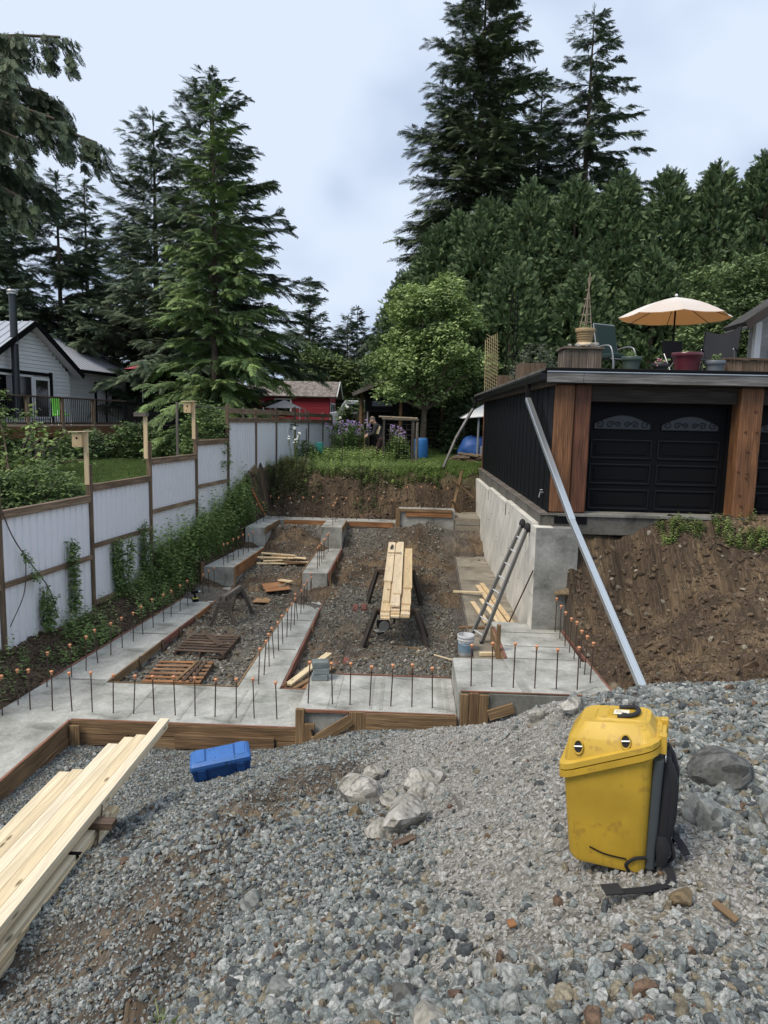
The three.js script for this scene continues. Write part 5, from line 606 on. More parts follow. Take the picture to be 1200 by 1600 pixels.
// boulders and large stones on the mound
{
  const B = [ // x, z, width, tint, label
    [-0.29, -4.6, 0.24, 1, 'largest pale boulder on the gravel crest'], [-0.2, -5.35, 0.14, 1, 'square stone just behind the largest boulder'], [-0.36, -5.15, 0.13, 0, 'pointed stone left behind the largest boulder'], [0.15, -4.75, 0.19, 1, 'pale boulder to the right of the largest one'], [0.13, -4.5, 0.13, 1, 'rounded stone in the right chain of boulders'], [-0.08, -4.45, 0.11, 1, 'stone touching the right foot of the largest boulder'], [0.02, -4.35, 0.13, 1, 'flat stone in the middle of the boulder cluster'], [0.01, -3.95, 0.22, 1, 'long pale slab stone in front of the boulder cluster'], [-0.11, -3.85, 0.12, 1, 'low stone left of the long slab stone'], [-0.29, -4.2, 0.08, 2, 'tan chip of rock below the largest boulder'],
    [1.17, -4.75, 0.13, 1, 'pale rock on the crest left behind the yellow case'], [0.98, -4.95, 0.1, 1, 'rock on the crest above the trodden patch'], [1.34, -2.95, 0.17, 0, 'grey rock at the right foot of the yellow case'], [1.55, -3.35, 0.26, 3, 'dark broken lump of rock behind the yellow case'], [1.62, -2.9, 0.17, 0, 'flat grey slab stone right of the yellow case'], [1.72, -2.55, 0.15, 2, 'brown rock at the right edge of the picture'], [1.62, -2.42, 0.12, 0, 'grey blocky rock near the right edge'],
    [-0.32, -2.08, 0.085, 2, 'brown rock at the bottom of the picture, left'], [-0.06, -1.95, 0.1, 2, 'rust brown rock at the bottom middle'], [0.1, -1.95, 0.1, 1, 'tan rock at the bottom right of middle'], [0.03, -2.16, 0.09, 3, 'dark squared rock above the bottom rocks'], [-0.45, -2.45, 0.1, 0, 'blue grey rock left of the brown bottom rock'], [1.25, -2.05, 0.09, 0, 'flat green grey stone below the loose strap'], [-0.75, -3.35, 0.1, 0, 'bluish slab stone on the left slope'], [1.0, -2.35, 0.07, 2, 'small tan stone below the loose strap'],
  ];
  B.forEach(([x, z, w, t, l], i) => {
    seed(900 + i); const g = new THREE.IcosahedronGeometry(1, 2), p = g.attributes.position, nrm = V(0, 0, 0), planes = []; for (let k = 0; k < 9; k++) planes.push([V(rr(-1, 1), rr(-0.6, 1), rr(-1, 1)).normalize(), rr(0.5, 0.8)]);
    for (let k = 0; k < p.count; k++) { nrm.fromBufferAttribute(p, k); for (const [q, dd] of planes) { const e = nrm.dot(q) - dd; if (e > 0) nrm.addScaledVector(q, -e * 0.92); } const f = 1 + 0.06 * (fbm(nrm.x * 3 + i, nrm.y * 3 + nrm.z * 2, 3, 5) - 0.5); p.setXYZ(k, nrm.x * f, nrm.y * f * 0.68, nrm.z * f * 0.8); }
    const s = w * (i < 12 ? 0.88 : 0.74), h = mesh('boulder', uvm(toCreasedNormals(g.scale(s, s, s), 0.35), 0), M.stone[t], scene); h.position.set(x, gy(x, z) + s * 0.36, z); h.rotation.set(rr(-0.2, 0.2), rr(0, 6), rr(-0.2, 0.2)); tag(h, l, 'rock', 'large stones on the mound');
  });
  // soil lump on the right bank by the wall end and chips of wood
  const chips = [[0.35, -4.1, 0.16, 'weathered stick lying on the trodden gravel'], [1.12, -2.28, 0.09, 'pale wood splinter below the loose strap'], [0.42, -2.42, 0.03, 'tiny orange wood chip on the trodden gravel'], [-1.75, -2.5, 0.16, 'orange brown stick at the bottom left corner'], [0.02, -3.65, 0.14, 'brown bark strip below the boulder cluster']];
  chips.forEach(([x, z, l, lab], i) => { const b = mesh('wood_chip', rbox(l, 0.012, 0.022 + 0.006 * i, 0.004, 0, i), [M.greyWood, M.form[2], M.ply, M.form[2], M.brownWood][i], scene); b.position.set(x, gy(x, z) + 0.025, z); b.rotation.set(0.1, [1.9, 2.2, 0.3, 0.8, 0.5][i], 0.1); tag(b, lab, 'wood'); });
}
// ---------- foliage ----------
const fol = (c, rough = 0.8, tr = 0) => { const m = tr ? new THREE.MeshPhysicalMaterial({ roughness: rough, transmission: tr, thickness: 0, side: THREE.DoubleSide, specularIntensity: 0.5 }) : new THREE.MeshStandardMaterial({ roughness: rough, side: THREE.DoubleSide }); m.color.setRGB(...c); return m; };
const leafMat = fol([1, 1, 1], 0.7), leafThin = fol([1, 1, 1], 0.85, 0.3);
M.barkD = std([0.14, 0.11, 0.09], 0.95, { map: T.bark }); M.barkL = std([0.27, 0.215, 0.165], 0.95, { map: T.bark });
// flat sprays: unit length along +x, up is +y
function sprayGeo(kind) {
  const pos = [], idx = []; const leaf = (x, y, z, dx, dy, dz, L, w) => { const b = pos.length / 3, px = -dz, pz = dx, n = Math.hypot(px, pz) || 1; pos.push(x, y, z, x + dx * L * 0.5 + (px / n) * w, y + dy * L * 0.4 + 0.01, z + dz * L * 0.5 + (pz / n) * w, x + dx * L, y + dy * L, z + dz * L, x + dx * L * 0.5 - (px / n) * w, y + dy * L * 0.4 - 0.01, z + dz * L * 0.5 - (pz / n) * w); idx.push(b, b + 1, b + 2, b, b + 2, b + 3); };
  if (kind === 'fir') { for (let i = 0; i < 11; i++) { const t = 0.03 + i * 0.085, L = 0.4 * (1 - t * 0.7); for (const s of [-1, 1]) { leaf(t, -0.12 * t * t, 0, 0.7, -0.2 + rr(-0.2, 0.15), s * 0.72, L * rr(0.75, 1.15), 0.03); if (i % 2) leaf(t + 0.1, -0.12 * t * t - 0.03, s * L * 0.4, 0.85, -0.4 + rr(-0.2, 0.2), s * 0.3, L * 0.6, 0.026); } } leaf(0, 0, 0, 1, -0.12, 0, 1.05, 0.04); for (let i = 0; i < 6; i++) leaf(rr(0.1, 0.7), 0, 0, 0.6, rr(-0.5, 0.4), rr(-0.4, 0.4), 0.28, 0.03); }
  if (kind === 'cedar') { for (let i = 0; i < 8; i++) { const t = 0.04 + i * 0.11, L = 0.46 * (1 - t * 0.6), up = 0.2 * t; for (const s of [-1, 1]) { const a = rr(0.45, 0.85); leaf(t, up * t, 0, Math.cos(a), rr(-0.25, 0.35), s * Math.sin(a), L, 0.034); leaf(t + L * 0.3 * Math.cos(a), up * t, s * L * 0.3 * Math.sin(a), Math.cos(a * 0.3), rr(-0.2, 0.3), s * Math.sin(a * 0.3), L * 0.6, 0.03); leaf(t + L * 0.2, up * t, s * L * 0.3, Math.cos(a * 1.5), rr(-0.2, 0.2), s * Math.sin(a * 1.5), L * 0.45, 0.028); } } leaf(0.1, 0, 0, 1, 0.15, 0, 0.95, 0.035); }
  if (kind === 'droop') { for (let i = 0; i < 9; i++) { const t = 0.04 + i * 0.11, L = 0.34 * (1 - t * 0.6); for (const s of [-1, 1]) leaf(t, -0.3 * t * t, 0, 0.75, -0.3, s * 0.55, L, 0.032); } leaf(0, 0, 0, 1, -0.3, 0, 1.05, 0.035); }
  if (kind === 'maple') { for (let i = 0; i < 9; i++) { const a = rr(0, 6.28), r = rr(0.05, 0.55), L = rr(0.3, 0.48), d = a + rr(-0.8, 0.8), y = rr(-0.2, 0.2); leaf(Math.cos(a) * r, y, Math.sin(a) * r, Math.cos(d), rr(-0.55, 0.1), Math.sin(d), L, L * 0.36); } }
  if (kind === 'weed') { for (let i = 0; i < 10; i++) { const t = i / 10, a = i * 2.4, L = 0.36 * (1 - 0.5 * t); leaf(0, t, 0, Math.cos(a), 0.25 - 0.3 * R(), Math.sin(a), L, L * 0.26); } const b = pos.length / 3; pos.push(-0.012, 0, 0, 0.012, 0, 0, 0, 1.05, 0); idx.push(b, b + 1, b + 2); }
  if (kind === 'grass') { for (let i = 0; i < 9; i++) { const a = rr(0, 6.28), l = rr(0.5, 1), c = Math.cos(a), s = Math.sin(a), b = pos.length / 3, lean = rr(0.1, 0.5); pos.push(c * 0.1 - s * 0.02, 0, s * 0.1 + c * 0.02, c * 0.1 + s * 0.02, 0, s * 0.1 - c * 0.02, c * (0.1 + lean * 0.4), l * 0.65, s * (0.1 + lean * 0.4), c * (0.1 + lean), l * 0.9, s * (0.1 + lean)); idx.push(b, b + 1, b + 2, b + 1, b + 3, b + 2); } }
  return clean(tri(pos, idx));
}
seed(700); const SP = {}; for (const k of ['fir', 'cedar', 'droop', 'maple', 'weed', 'grass']) SP[k] = sprayGeo(k);
const _x = V(0, 0, 0), _y = V(0, 0, 0), _z = V(0, 0, 0), _m = new THREE.Matrix4();
// instance record: position, direction, up, scale, colour
function crown(parent, name, geo, mat, L) {
  const im = new THREE.InstancedMesh(geo, mat, L.length), c = new THREE.Color(); im.name = parent ? name : numbered(name);
  L.forEach((s, i) => { _x.set(...s.d).normalize(); _y.set(...(s.u ?? [0, 1, 0])); _z.crossVectors(_x, _y); if (_z.lengthSq() < 1e-4) _z.set(0, 0, 1); _z.normalize(); _y.crossVectors(_z, _x); _m.makeBasis(_x, _y, _z).scale(V(s.s, s.s * (s.h ?? 1), s.s)).setPosition(...s.p); im.setMatrixAt(i, _m); im.setColorAt(i, c.setRGB(...s.c)); });
  (parent ?? scene).add(im); im.userData.kind = 'stuff'; return im;
}
const tint = (a, b, k = rr(0.7, 1.3)) => { const t = R(); return [0, 1, 2].map((i) => lerp(a[i], b[i], t) * k); };
function conifer(name, label, p, o) { // o: h, r, base, step, n, size, c1, c2, up, droop, group
  const t = thing(name, label, 'tree', p, 0, o.group), L = [], limbs = [], h = o.h, gap = o.gap ?? 0;
  mesh('trunk', [rodGeo([0, -0.3, 0], [0, h * 0.55, 0], o.tr ?? h * 0.014, h * 0.008, 9), rodGeo([0, h * 0.55, 0], [0, h * 0.99, 0], h * 0.008, 0.02, 7)], o.bark ?? M.barkD, t);
  for (let y = h * o.base; y < h * 0.985; y += o.step * rr(0.7, 1.3)) {
    const f = (h - y) / (h * (1 - o.base)), prof = o.prof ? o.prof(f) : Math.pow(f, 0.85), n = Math.round(o.n * (0.65 + 0.5 * f));
    for (let k = 0; k < n; k++) {
      if (R() < gap) continue; const a = rr(0, 6.283), len = o.r * prof * rr(0.5, 1.12) * (0.85 + 0.4 * (vnoise(a * 1.3, y * 0.5, 7) - 0.5)) + 0.3, el = lerp(o.up, o.droop, f) + rr(-0.26, 0.22), ca = Math.cos(a), sa = Math.sin(a), ce = Math.cos(el), se = Math.sin(el);
      const at = (s) => [ca * len * s * ce, y + len * s * se - (o.sag ?? 0.1) * len * s * s * f, sa * len * s * ce];
      if (f > 0.12 && R() < 0.8) limbs.push(rodGeo([0, y, 0], at(0.92), 0.02 + 0.035 * f, 0.008, 4));
      const ns = Math.max(3, Math.round((len * (o.dens ?? 7.5)) / o.size));
      for (let s = 0; s < ns; s++) { const q = (o.inner ?? 0.16) + ((1 - (o.inner ?? 0.16)) * (s + rr(0.1, 0.9)) / ns), side = s % 2 ? 1 : -1, sp = rr(0.25, 0.95) * side, ca2 = Math.cos(a + sp), sa2 = Math.sin(a + sp), pp = at(q); L.push({ p: [pp[0], pp[1] + rr(-0.08, 0.08), pp[2]], d: [ca2, se * 0.6 - (o.hang ?? 0.2) + rr(-0.45, 0.3), sa2], u: [rr(-0.7, 0.7), 1, rr(-0.7, 0.7)], s: o.size * rr(0.65, 1.25) * (0.6 + 0.5 * f), c: tint(o.c1, o.c2) }); }
      L.push({ p: at(0.9), d: [ca, se - (o.hang ?? 0.15) * 0.7, sa], s: o.size * rr(0.8, 1.2) * (0.55 + 0.5 * f), c: tint(o.c1, o.c2, rr(0.95, 1.5)) });
    }
  }
  for (let k = 0; k < 8; k++) L.push({ p: [0, h * (0.955 + 0.005 * k), 0], d: [rr(-0.5, 0.5), 1, rr(-0.5, 0.5)], u: [1, 0, 0], s: o.size * 0.5, c: tint(o.c1, o.c2) });
  if (limbs.length) mesh('limbs', limbs, o.bark ?? M.barkD, t); crown(t, 'crown', SP[o.spray ?? 'fir'], leafMat, L); return t;
}
const DK1 = [0.07, 0.105, 0.062], DK2 = [0.14, 0.185, 0.1], MD1 = [0.05, 0.085, 0.035], MD2 = [0.1, 0.15, 0.055];
seed(710);
// left group
conifer('hemlock_tree', 'bright green hemlock with bare mid trunk in front of the dark firs', [-7.45, 0, -27], { h: 13.3, r: 3.0, base: 0.13, step: 0.42, n: 6, inner: 0.04, size: 0.7, c1: [0.085, 0.14, 0.045], c2: [0.19, 0.275, 0.085], up: 0.5, droop: 0.02, sag: 0.22, hang: 0.3, gap: 0.08, dens: 6.5, bark: M.barkD, tr: 0.15, group: 'conifers behind the fence' });
conifer('fir_tree', 'tall dark fir with pointed top directly behind the bright hemlock', [-10.6, 0.4, -38], { h: 18.2, prof: (f) => Math.pow(f, 0.62), r: 6.0, base: 0.24, step: 0.5, n: 9, size: 0.8, c1: DK1, c2: DK2, up: 0.6, droop: 0.05, gap: 0.05, group: 'conifers behind the fence' });
conifer('fir_tree', 'dark fir left of the hemlock, second tallest of the left group', [-15.0, 0.5, -42], { h: 17.9, prof: (f) => Math.pow(f, 0.62), r: 6.6, base: 0.08, step: 0.5, n: 9, size: 0.8, c1: DK1, c2: DK2, up: 0.6, droop: 0.08, gap: 0.06, group: 'conifers behind the fence' });
conifer('fir_tree', 'narrow dark fir spire in the gap above the white house', [-22.7, 1, -50], { h: 16.4, r: 3.4, base: 0.1, step: 0.5, n: 9, size: 0.8, c1: DK1, c2: DK2, up: 0.4, droop: -0.1, group: 'conifers behind the fence' });
for (const [x, z, h, r, l] of [[-23.5, -39, 16.8, 4.6, 'dark fir at the far left edge above the chimney'], [-20.2, -41, 14.2, 4.2, 'dark fir between the chimney and the narrow spire'], [-18.5, -47, 12.5, 4.0, 'shorter dark fir behind the metal roof'], [-27, -46, 19, 5, 'tall fir just outside the left edge'], [-9.5, -66, 13, 4.2, 'dark fir low at the right flank of the left group'], [-12.6, -46, 14, 4.2, 'dark fir filling the gap behind the hemlock'], [-6.2, -68, 10.5, 3, 'thin fir at the right end of the left group']]) conifer('fir_tree', l, [x, 0.6, z], { h, r: r * 1.2, prof: (f) => Math.pow(f, 0.68), base: 0.05, step: 0.55, n: 9, size: 0.85, c1: DK1, c2: DK2, up: 0.5, droop: 0.0, gap: 0.05, group: 'conifers behind the fence' });
// far centre
for (const [x, z, h, r, l] of [[-10.8, -84, 9.5, 3.4, 'distant conifer in the middle gap, left'], [-9.3, -86, 9.2, 3.0, 'distant conifer in the middle gap, centre'], [-6.4, -82, 11.5, 4.6, 'distant pointed conifer left of the maple'], [-13.5, -88, 8.5, 3.5, 'distant low conifer above the red house roof'], [-3.6, -78, 9, 4, 'distant conifer hidden beside the maple']]) conifer('distant_conifer', l, [x, 2.6, z], { h, r, base: 0.02, step: 0.55, n: 9, size: 0.95, c1: [0.05, 0.075, 0.05], c2: [0.08, 0.11, 0.07], up: 0.5, droop: 0.0, group: 'distant conifers' });
// right group
conifer('spruce_tree', 'huge dark spruce running out of the top of the picture', [3.9, 1, -48], { h: 29.5, r: 7.0, base: 0.25, step: 0.5, n: 11, size: 1.0, c1: [0.06, 0.09, 0.045], c2: [0.125, 0.165, 0.075], up: 0.5, droop: -0.1, sag: 0.15, prof: (f) => Math.min(1, Math.pow(f, 0.62)), group: 'tall trees behind the cedar hedge' });
conifer('fir_tree', 'tall dark fir with open layered branches right of the huge spruce', [11.5, 1, -52], { h: 28.6, r: 7.6, prof: (f) => Math.pow(f, 0.75), base: 0.25, step: 0.62, n: 9, size: 0.9, c1: DK1, c2: DK2, up: 0.3, droop: -0.22, sag: 0.05, gap: 0.08, group: 'tall trees behind the cedar hedge' });
conifer('fir_tree', 'dark fir spire between the spruce and the layered fir', [8.6, 1, -54], { h: 25.2, r: 4.0, base: 0.3, step: 0.6, n: 9, size: 0.9, c1: DK1, c2: DK2, up: 0.4, droop: -0.1, group: 'tall trees behind the cedar hedge' });
conifer('fir_tree', 'dark fir at the right edge of the picture', [24, 1, -46], { h: 20, r: 4.6, base: 0.2, step: 0.6, n: 9, size: 0.9, c1: DK1, c2: DK2, up: 0.4, droop: -0.1, group: 'tall trees behind the cedar hedge' });
// cedar hedge: dense cones of upswept fronds
function cedar(label, x, z, h, r, n) {
  const t = thing('cedar_tree', label, 'tree', [x, 0.2, z], 0, 'cedars of the tall hedge'), L = []; mesh('trunk', rodGeo([0, -0.3, 0], [0, h * 0.9, 0], 0.2, 0.04, 8), M.barkD, t);
  const prof = (f) => Math.pow(Math.sin(Math.min(1, f * 1.25 + 0.02) * 1.5708), 0.75);
  const nc = Math.round(n / 20); // clumps that stand out of the cone
  for (let c = 0; c < nc; c++) { const f = Math.pow(R(), 0.8), a = rr(0, 6.283), rad = r * prof(f) * rr(0.78, 1.08), y = h * (1 - f), cs = rr(0.3, 0.9); for (let k = 0; k < 20; k++) { const a2 = a + rr(-0.5, 0.5) * (cs / Math.max(rad, 0.4)), rd = rad + rr(-0.5, 0.3) * cs, yy = y + rr(-0.6, 0.55) * cs; const out = rr(0.4, 0.9); L.push({ p: [Math.cos(a2) * rd, yy, Math.sin(a2) * rd], d: [Math.cos(a2 + rr(-1, 1)) * out, rr(-0.35, 1.0), Math.sin(a2 + rr(-1, 1)) * out], u: [rr(-1, 1), rr(0, 1), rr(-1, 1)], s: rr(0.2, 0.37), c: tint([0.075, 0.125, 0.055], [0.19, 0.265, 0.11]) }); } }
  for (let k = 0; k < 24; k++) L.push({ p: [rr(-0.15, 0.15), h - rr(0, 0.8), rr(-0.15, 0.15)], d: [rr(-0.4, 0.4), 1, rr(-0.4, 0.4)], u: [1, 0, 0], s: 0.45, c: tint(MD1, MD2) });
  crown(t, 'crown', SP.cedar, leafMat, L);
}
{ const tops = [[-0.5, -40, 9.0, 2.2, 'leftmost cedar of the hedge behind the maple'], [1.2, -37.5, 11.0, 2.5, 'second cedar of the hedge from the left'], [3.4, -36.5, 11.9, 2.6, 'third cedar of the hedge below the huge spruce'], [5.5, -36, 12.5, 2.6, 'fourth cedar of the hedge above the deck corner'], [7.5, -35.5, 12.6, 2.6, 'fifth cedar of the hedge above the green chair'], [9.5, -35, 12.7, 2.6, 'sixth cedar of the hedge below the layered fir'], [11.5, -34.5, 12.7, 2.6, 'seventh cedar of the hedge above the umbrella'], [13.4, -34, 12.8, 2.6, 'eighth cedar of the hedge right of the umbrella'], [15.4, -33.5, 13.2, 2.7, 'ninth cedar of the hedge near the grey house'], [17.4, -33, 13.8, 2.7, 'tenth cedar of the hedge at the right edge'], [19.5, -32, 14.4, 2.8, 'last cedar of the hedge outside the right edge'], [4.4, -33.2, 8.5, 2.3, 'lower cedar in front of the hedge behind the trellis'], [7.4, -32.5, 8.0, 2.2, 'lower cedar in front of the hedge behind the planter'], [10.3, -32, 8.6, 2.3, 'lower cedar in front of the hedge behind the umbrella']];
  for (let k = 0; k < 9; k++) tops.push([2.3 + k * 2, -38.5 + k * 0.35, 11.8 + 0.3 * ((k * 5) % 4), 2.6, ['back row cedar behind the second and third hedge cedars', 'back row cedar behind the third and fourth hedge cedars', 'back row cedar behind the fourth and fifth hedge cedars', 'back row cedar behind the fifth and sixth hedge cedars', 'back row cedar behind the sixth and seventh hedge cedars', 'back row cedar behind the seventh and eighth hedge cedars', 'back row cedar behind the eighth and ninth hedge cedars', 'back row cedar behind the ninth and tenth hedge cedars', 'back row cedar at the right end of the hedge'][k]]);
  seed(720); for (const [x, z, h, r, l] of tops) cedar(l, x, z, h, r, h > 9 ? 19000 : 13000); }
// broadleaf crowns: leaf clusters in the outer shell of several lobes
function broad(name, label, p, trunkH, lobes, n, size, c1, c2, mat = leafThin, group) {
  const t = thing(name, label, 'tree', p, 0, group), L = [], limbs = [rodGeo([0, -0.3, 0], [0.05, trunkH, 0], 0.16, 0.1, 8)];
  const vol = lobes.reduce((s, l) => s + l[3] * l[4] * l[5], 0);
  for (const [cx, cy, cz, rx, ry, rz] of lobes) { limbs.push(rodGeo([0.05, trunkH * 0.8, 0], [cx, cy - ry * 0.2, cz], 0.08, 0.025, 6)); const k = Math.round((n * rx * ry * rz) / vol); for (let i = 0; i < k; i++) { const u = rr(-1, 1), a = rr(0, 6.283), s = Math.sqrt(1 - u * u), bump = 0.5 + 0.95 * fbm(a * 2.2 + cx, u * 4 + cy, 4, 77), q = bump * (1 - 0.5 * Math.pow(R(), 1.7)); const d = [s * Math.cos(a), u, s * Math.sin(a)]; L.push({ p: [cx + d[0] * rx * q, cy + d[1] * ry * q, cz + d[2] * rz * q], d: [d[0] + rr(-0.6, 0.6), rr(-0.3, 0.25), d[2] + rr(-0.6, 0.6)], u: [rr(-0.4, 0.4) + d[0] * 0.4, 1, rr(-0.4, 0.4) + d[2] * 0.4], s: size * rr(0.7, 1.3), c: tint(c1, c2) }); } }
  mesh('trunk', limbs, M.barkL, t); crown(t, 'crown', SP.maple, mat, L); return t;
}
seed(730);
const mapleLobes = []; for (let k = 0; k < 30; k++) { const h = rr(0, 1), y = 2.5 + 4.9 * h, R0 = 2.75 * Math.pow(Math.sin(Math.min(1, 1.12 - h) * 1.5708), 0.8) * (h < 0.15 ? 0.85 : 1), a = rr(0, 6.283), r = R0 * Math.sqrt(rr(0.15, 1)); mapleLobes.push([r * Math.cos(a), y, r * Math.sin(a) * 0.8, rr(0.5, 1.0), rr(0.35, 0.75), rr(0.5, 0.9)]); }
broad('maple_tree', 'round leafy maple in front of the dark cabin', [0.5, 0, -31], 2.6, [...mapleLobes, [0, 4.4, 0, 1.8, 1.9, 1.6]], 9500, 0.31, [0.2, 0.29, 0.1], [0.46, 0.58, 0.23]);
broad('broadleaf_tree', 'light green broadleaf tree behind the patio umbrella', [11.4, 0, -25.5], 3, [[0, 5.2, 0, 2.3, 2.2, 1.8], [-1.3, 4.0, 0.4, 1.5, 1.2, 1.4], [1.5, 6.2, 0, 2.0, 1.7, 1.6]], 4200, 0.3, [0.11, 0.17, 0.065], [0.24, 0.33, 0.13]);
broad('broadleaf_tree', 'yellow green broadleaf tree behind the red house', [-8.5, 1.5, -62], 2, [[0, 4.2, 0, 2.6, 2.0, 1.6], [2.6, 3.8, 0, 1.8, 1.6, 1.5], [5, 3.2, 0, 2.2, 2.2, 1.6]], 1700, 0.6, [0.1, 0.15, 0.045], [0.18, 0.25, 0.08]);
// near cedar with drooping branches at the top left
{
  seed(740); const t = thing('cedar_tree', 'near drooping cedar reaching in at the top left corner', 'tree', [-9.2, -1, -11.5]), L = [], limbs = []; mesh('trunk', rodGeo([0, -0.5, 0], [0.2, 13, 0], 0.3, 0.12, 10), M.barkD, t);
  for (const [y, ang, len, rise] of [[7.4, 0.04, 3.75, 1.6], [7.5, -0.1, 3.3, 0.9], [7.2, 0.1, 3.75, 0.55], [7.3, 0.0, 4.2, 0.25], [7.0, 0.2, 3.4, 0.35], [6.8, -0.15, 3.2, 0.2], [8.2, 0.1, 3.1, 0.7], [7.9, -0.3, 3.3, 0.6], [7.6, 0.3, 3.5, 0.7], [6.5, 0.1, 3.2, 0.1]]) {
    const at = (s) => [len * s * Math.cos(ang), y + rise * s - 0.75 * s * s * s, len * s * Math.sin(ang)], pts = [0, 0.25, 0.5, 0.75, 1].map(at); limbs.push(tubeGeo(pts, 0.022, 12, 5));
    for (let i = 0; i < 120; i++) { const s = 0.2 + 0.85 * Math.pow(R(), 0.8), p = at(s), n = 1 + Math.floor(R() * 3); for (let k = 0; k <= n; k++) { const side = rr(-0.28, 0.28) * (1.2 - s); L.push({ p: [p[0] + rr(-0.05, 0.05), p[1] - k * 0.13, p[2] + side], d: [rr(0.2, 0.9), -1, rr(-0.6, 0.6)], u: [rr(-1, 1), 0.6, rr(-1, 1)], s: rr(0.16, 0.3), c: tint([0.045, 0.07, 0.038], [0.095, 0.13, 0.06]) }); } }
  }
  mesh('limbs', limbs, M.barkD, t); crown(t, 'crown', SP.cedar, leafMat, L);
}
// ---------- low growth ----------
{
  seed(750); const W = [], W2 = [], Gr = [], Gd = [];
  const w = (L, x, z, s, c1, c2, h = 1, y) => L.push({ p: [x, (y ?? gy(x, z)) - 0.02, z], d: [rr(-1, 1), rr(-0.2, 0.2), rr(-1, 1)], s, h, c: tint(c1, c2) });
  // weeds on the strip below the fence
  for (let i = 0; i < 5200; i++) { const z = rr(-8.5, -24.5), F = fenceX(z), o = outX(z), t = Math.pow(R(), 1.1), x = lerp(F + 0.08, o - 0.05, t), pat = fbm(x * 1.6, z * 0.9, 3, 401), thick = ss(-15.2, -17, z) * ss(-23.8, -21, z); if (R() > (0.06 + 0.42 * ss(0.45, 0.62, pat) + 0.6 * thick) * (1 - t * (thick > 0.5 ? 0.72 : 0.5))) continue; w(W, x, z, rr(0.16, 0.4) * (1 + 0.5 * thick * (1 - t)), [0.14, 0.22, 0.06], [0.32, 0.44, 0.14], rr(0.8, 1.5)); }
  // tall weed thicket climbing the panels
  for (let i = 0; i < 560; i++) { const z = rr(-16.6, -22.5), x = fenceX(z) + rr(0.1, 0.55); w(W2, x, z, rr(0.3, 0.55), [0.14, 0.22, 0.06], [0.32, 0.44, 0.14], rr(1.2, 2.2), gy(x, z) + rr(0, 0.45)); }
  // edge of the back bank and garden growth
  for (let i = 0; i < 2600; i++) { const x = rr(-5.2, 1.1), z = -25.0 - Math.pow(R(), 1.4) * 2.6; w(W, x, z, rr(0.14, 0.34), [0.16, 0.24, 0.06], [0.34, 0.45, 0.13], rr(0.7, 1.2)); }
  for (let i = 0; i < 500; i++) { const x = rr(-4.8, 0.5), z = rr(-24.5, -25.1); if (fbm(x * 1.4, z, 3, 405) < 0.5) continue; w(W, x, z, rr(0.12, 0.26), [0.08, 0.14, 0.04], [0.19, 0.28, 0.08], 0.8); }
  for (let i = 0; i < 1500; i++) { const x = rr(-4.0, -0.6), z = rr(-26.8, -29.5); w(W2, x, z, rr(0.25, 0.5), [0.17, 0.26, 0.06], [0.36, 0.48, 0.14], rr(0.9, 1.5)); }
  for (let i = 0; i < 900; i++) { const x = rr(-4.8, -3.6), z = rr(-24.6, -26); w(W, x, z, rr(0.15, 0.35), [0.14, 0.16, 0.06], [0.26, 0.26, 0.11], rr(0.9, 1.6)); }
  // weeds by the garage door
  for (let i = 0; i < 1100; i++) { const x = rr(4.6, 7.6), z = rr(-12.6, -13.15); if (fbm(x * 2, z * 3, 2, 411) < 0.44) continue; w(W, x, z, rr(0.1, 0.26), [0.16, 0.24, 0.06], [0.34, 0.45, 0.13], 0.9); }
  // grass: back yard, neighbour's lawn, few tufts on the mound
  for (let i = 0; i < 15000; i++) { const x = rr(-0.5, 3.2), z = rr(-25.2, -33); Gr.push({ p: [x, gy(x, z) - 0.01, z], d: [rr(-1, 1), 0, rr(-1, 1)], s: rr(0.1, 0.24), c: tint([0.12, 0.19, 0.045], [0.26, 0.36, 0.1]) }); }
  for (let i = 0; i < 16000; i++) { const x = rr(-14, -5.8), z = rr(-15, -30); if (x > fenceX(z) - 0.3) continue; Gr.push({ p: [x, groundY(x, z) - 0.01, z], d: [rr(-1, 1), 0, rr(-1, 1)], s: rr(0.08, 0.15), c: tint([0.1, 0.16, 0.04], [0.18, 0.26, 0.07]) }); }
  for (const [x, z] of [[-1.15, -2.55], [-1.05, -2.5], [-1.1, -2.62], [-1.0, -2.68], [-0.92, -2.5]]) Gd.push({ p: [x, gy(x, z), z], d: [rr(-1, 1), 0, rr(-1, 1)], s: rr(0.07, 0.14), c: tint([0.16, 0.22, 0.06], [0.3, 0.36, 0.12]) });
  tag(crown(null, 'weeds', SP.weed, leafThin, W), 'green weeds on the banks and the foot of the fence', 'weeds'); tag(crown(null, 'weed_thicket', SP.weed, leafThin, W2), 'tall leafy growth against the fence and in the garden bed', 'weeds'); tag(crown(null, 'grass', SP.grass, leafThin, Gr), 'grass of the back yard and the neighbouring lawn', 'grass'); tag(crown(null, 'grass_tufts', SP.grass, leafThin, Gd), 'small grass tufts at the bottom left of the mound', 'grass');
}
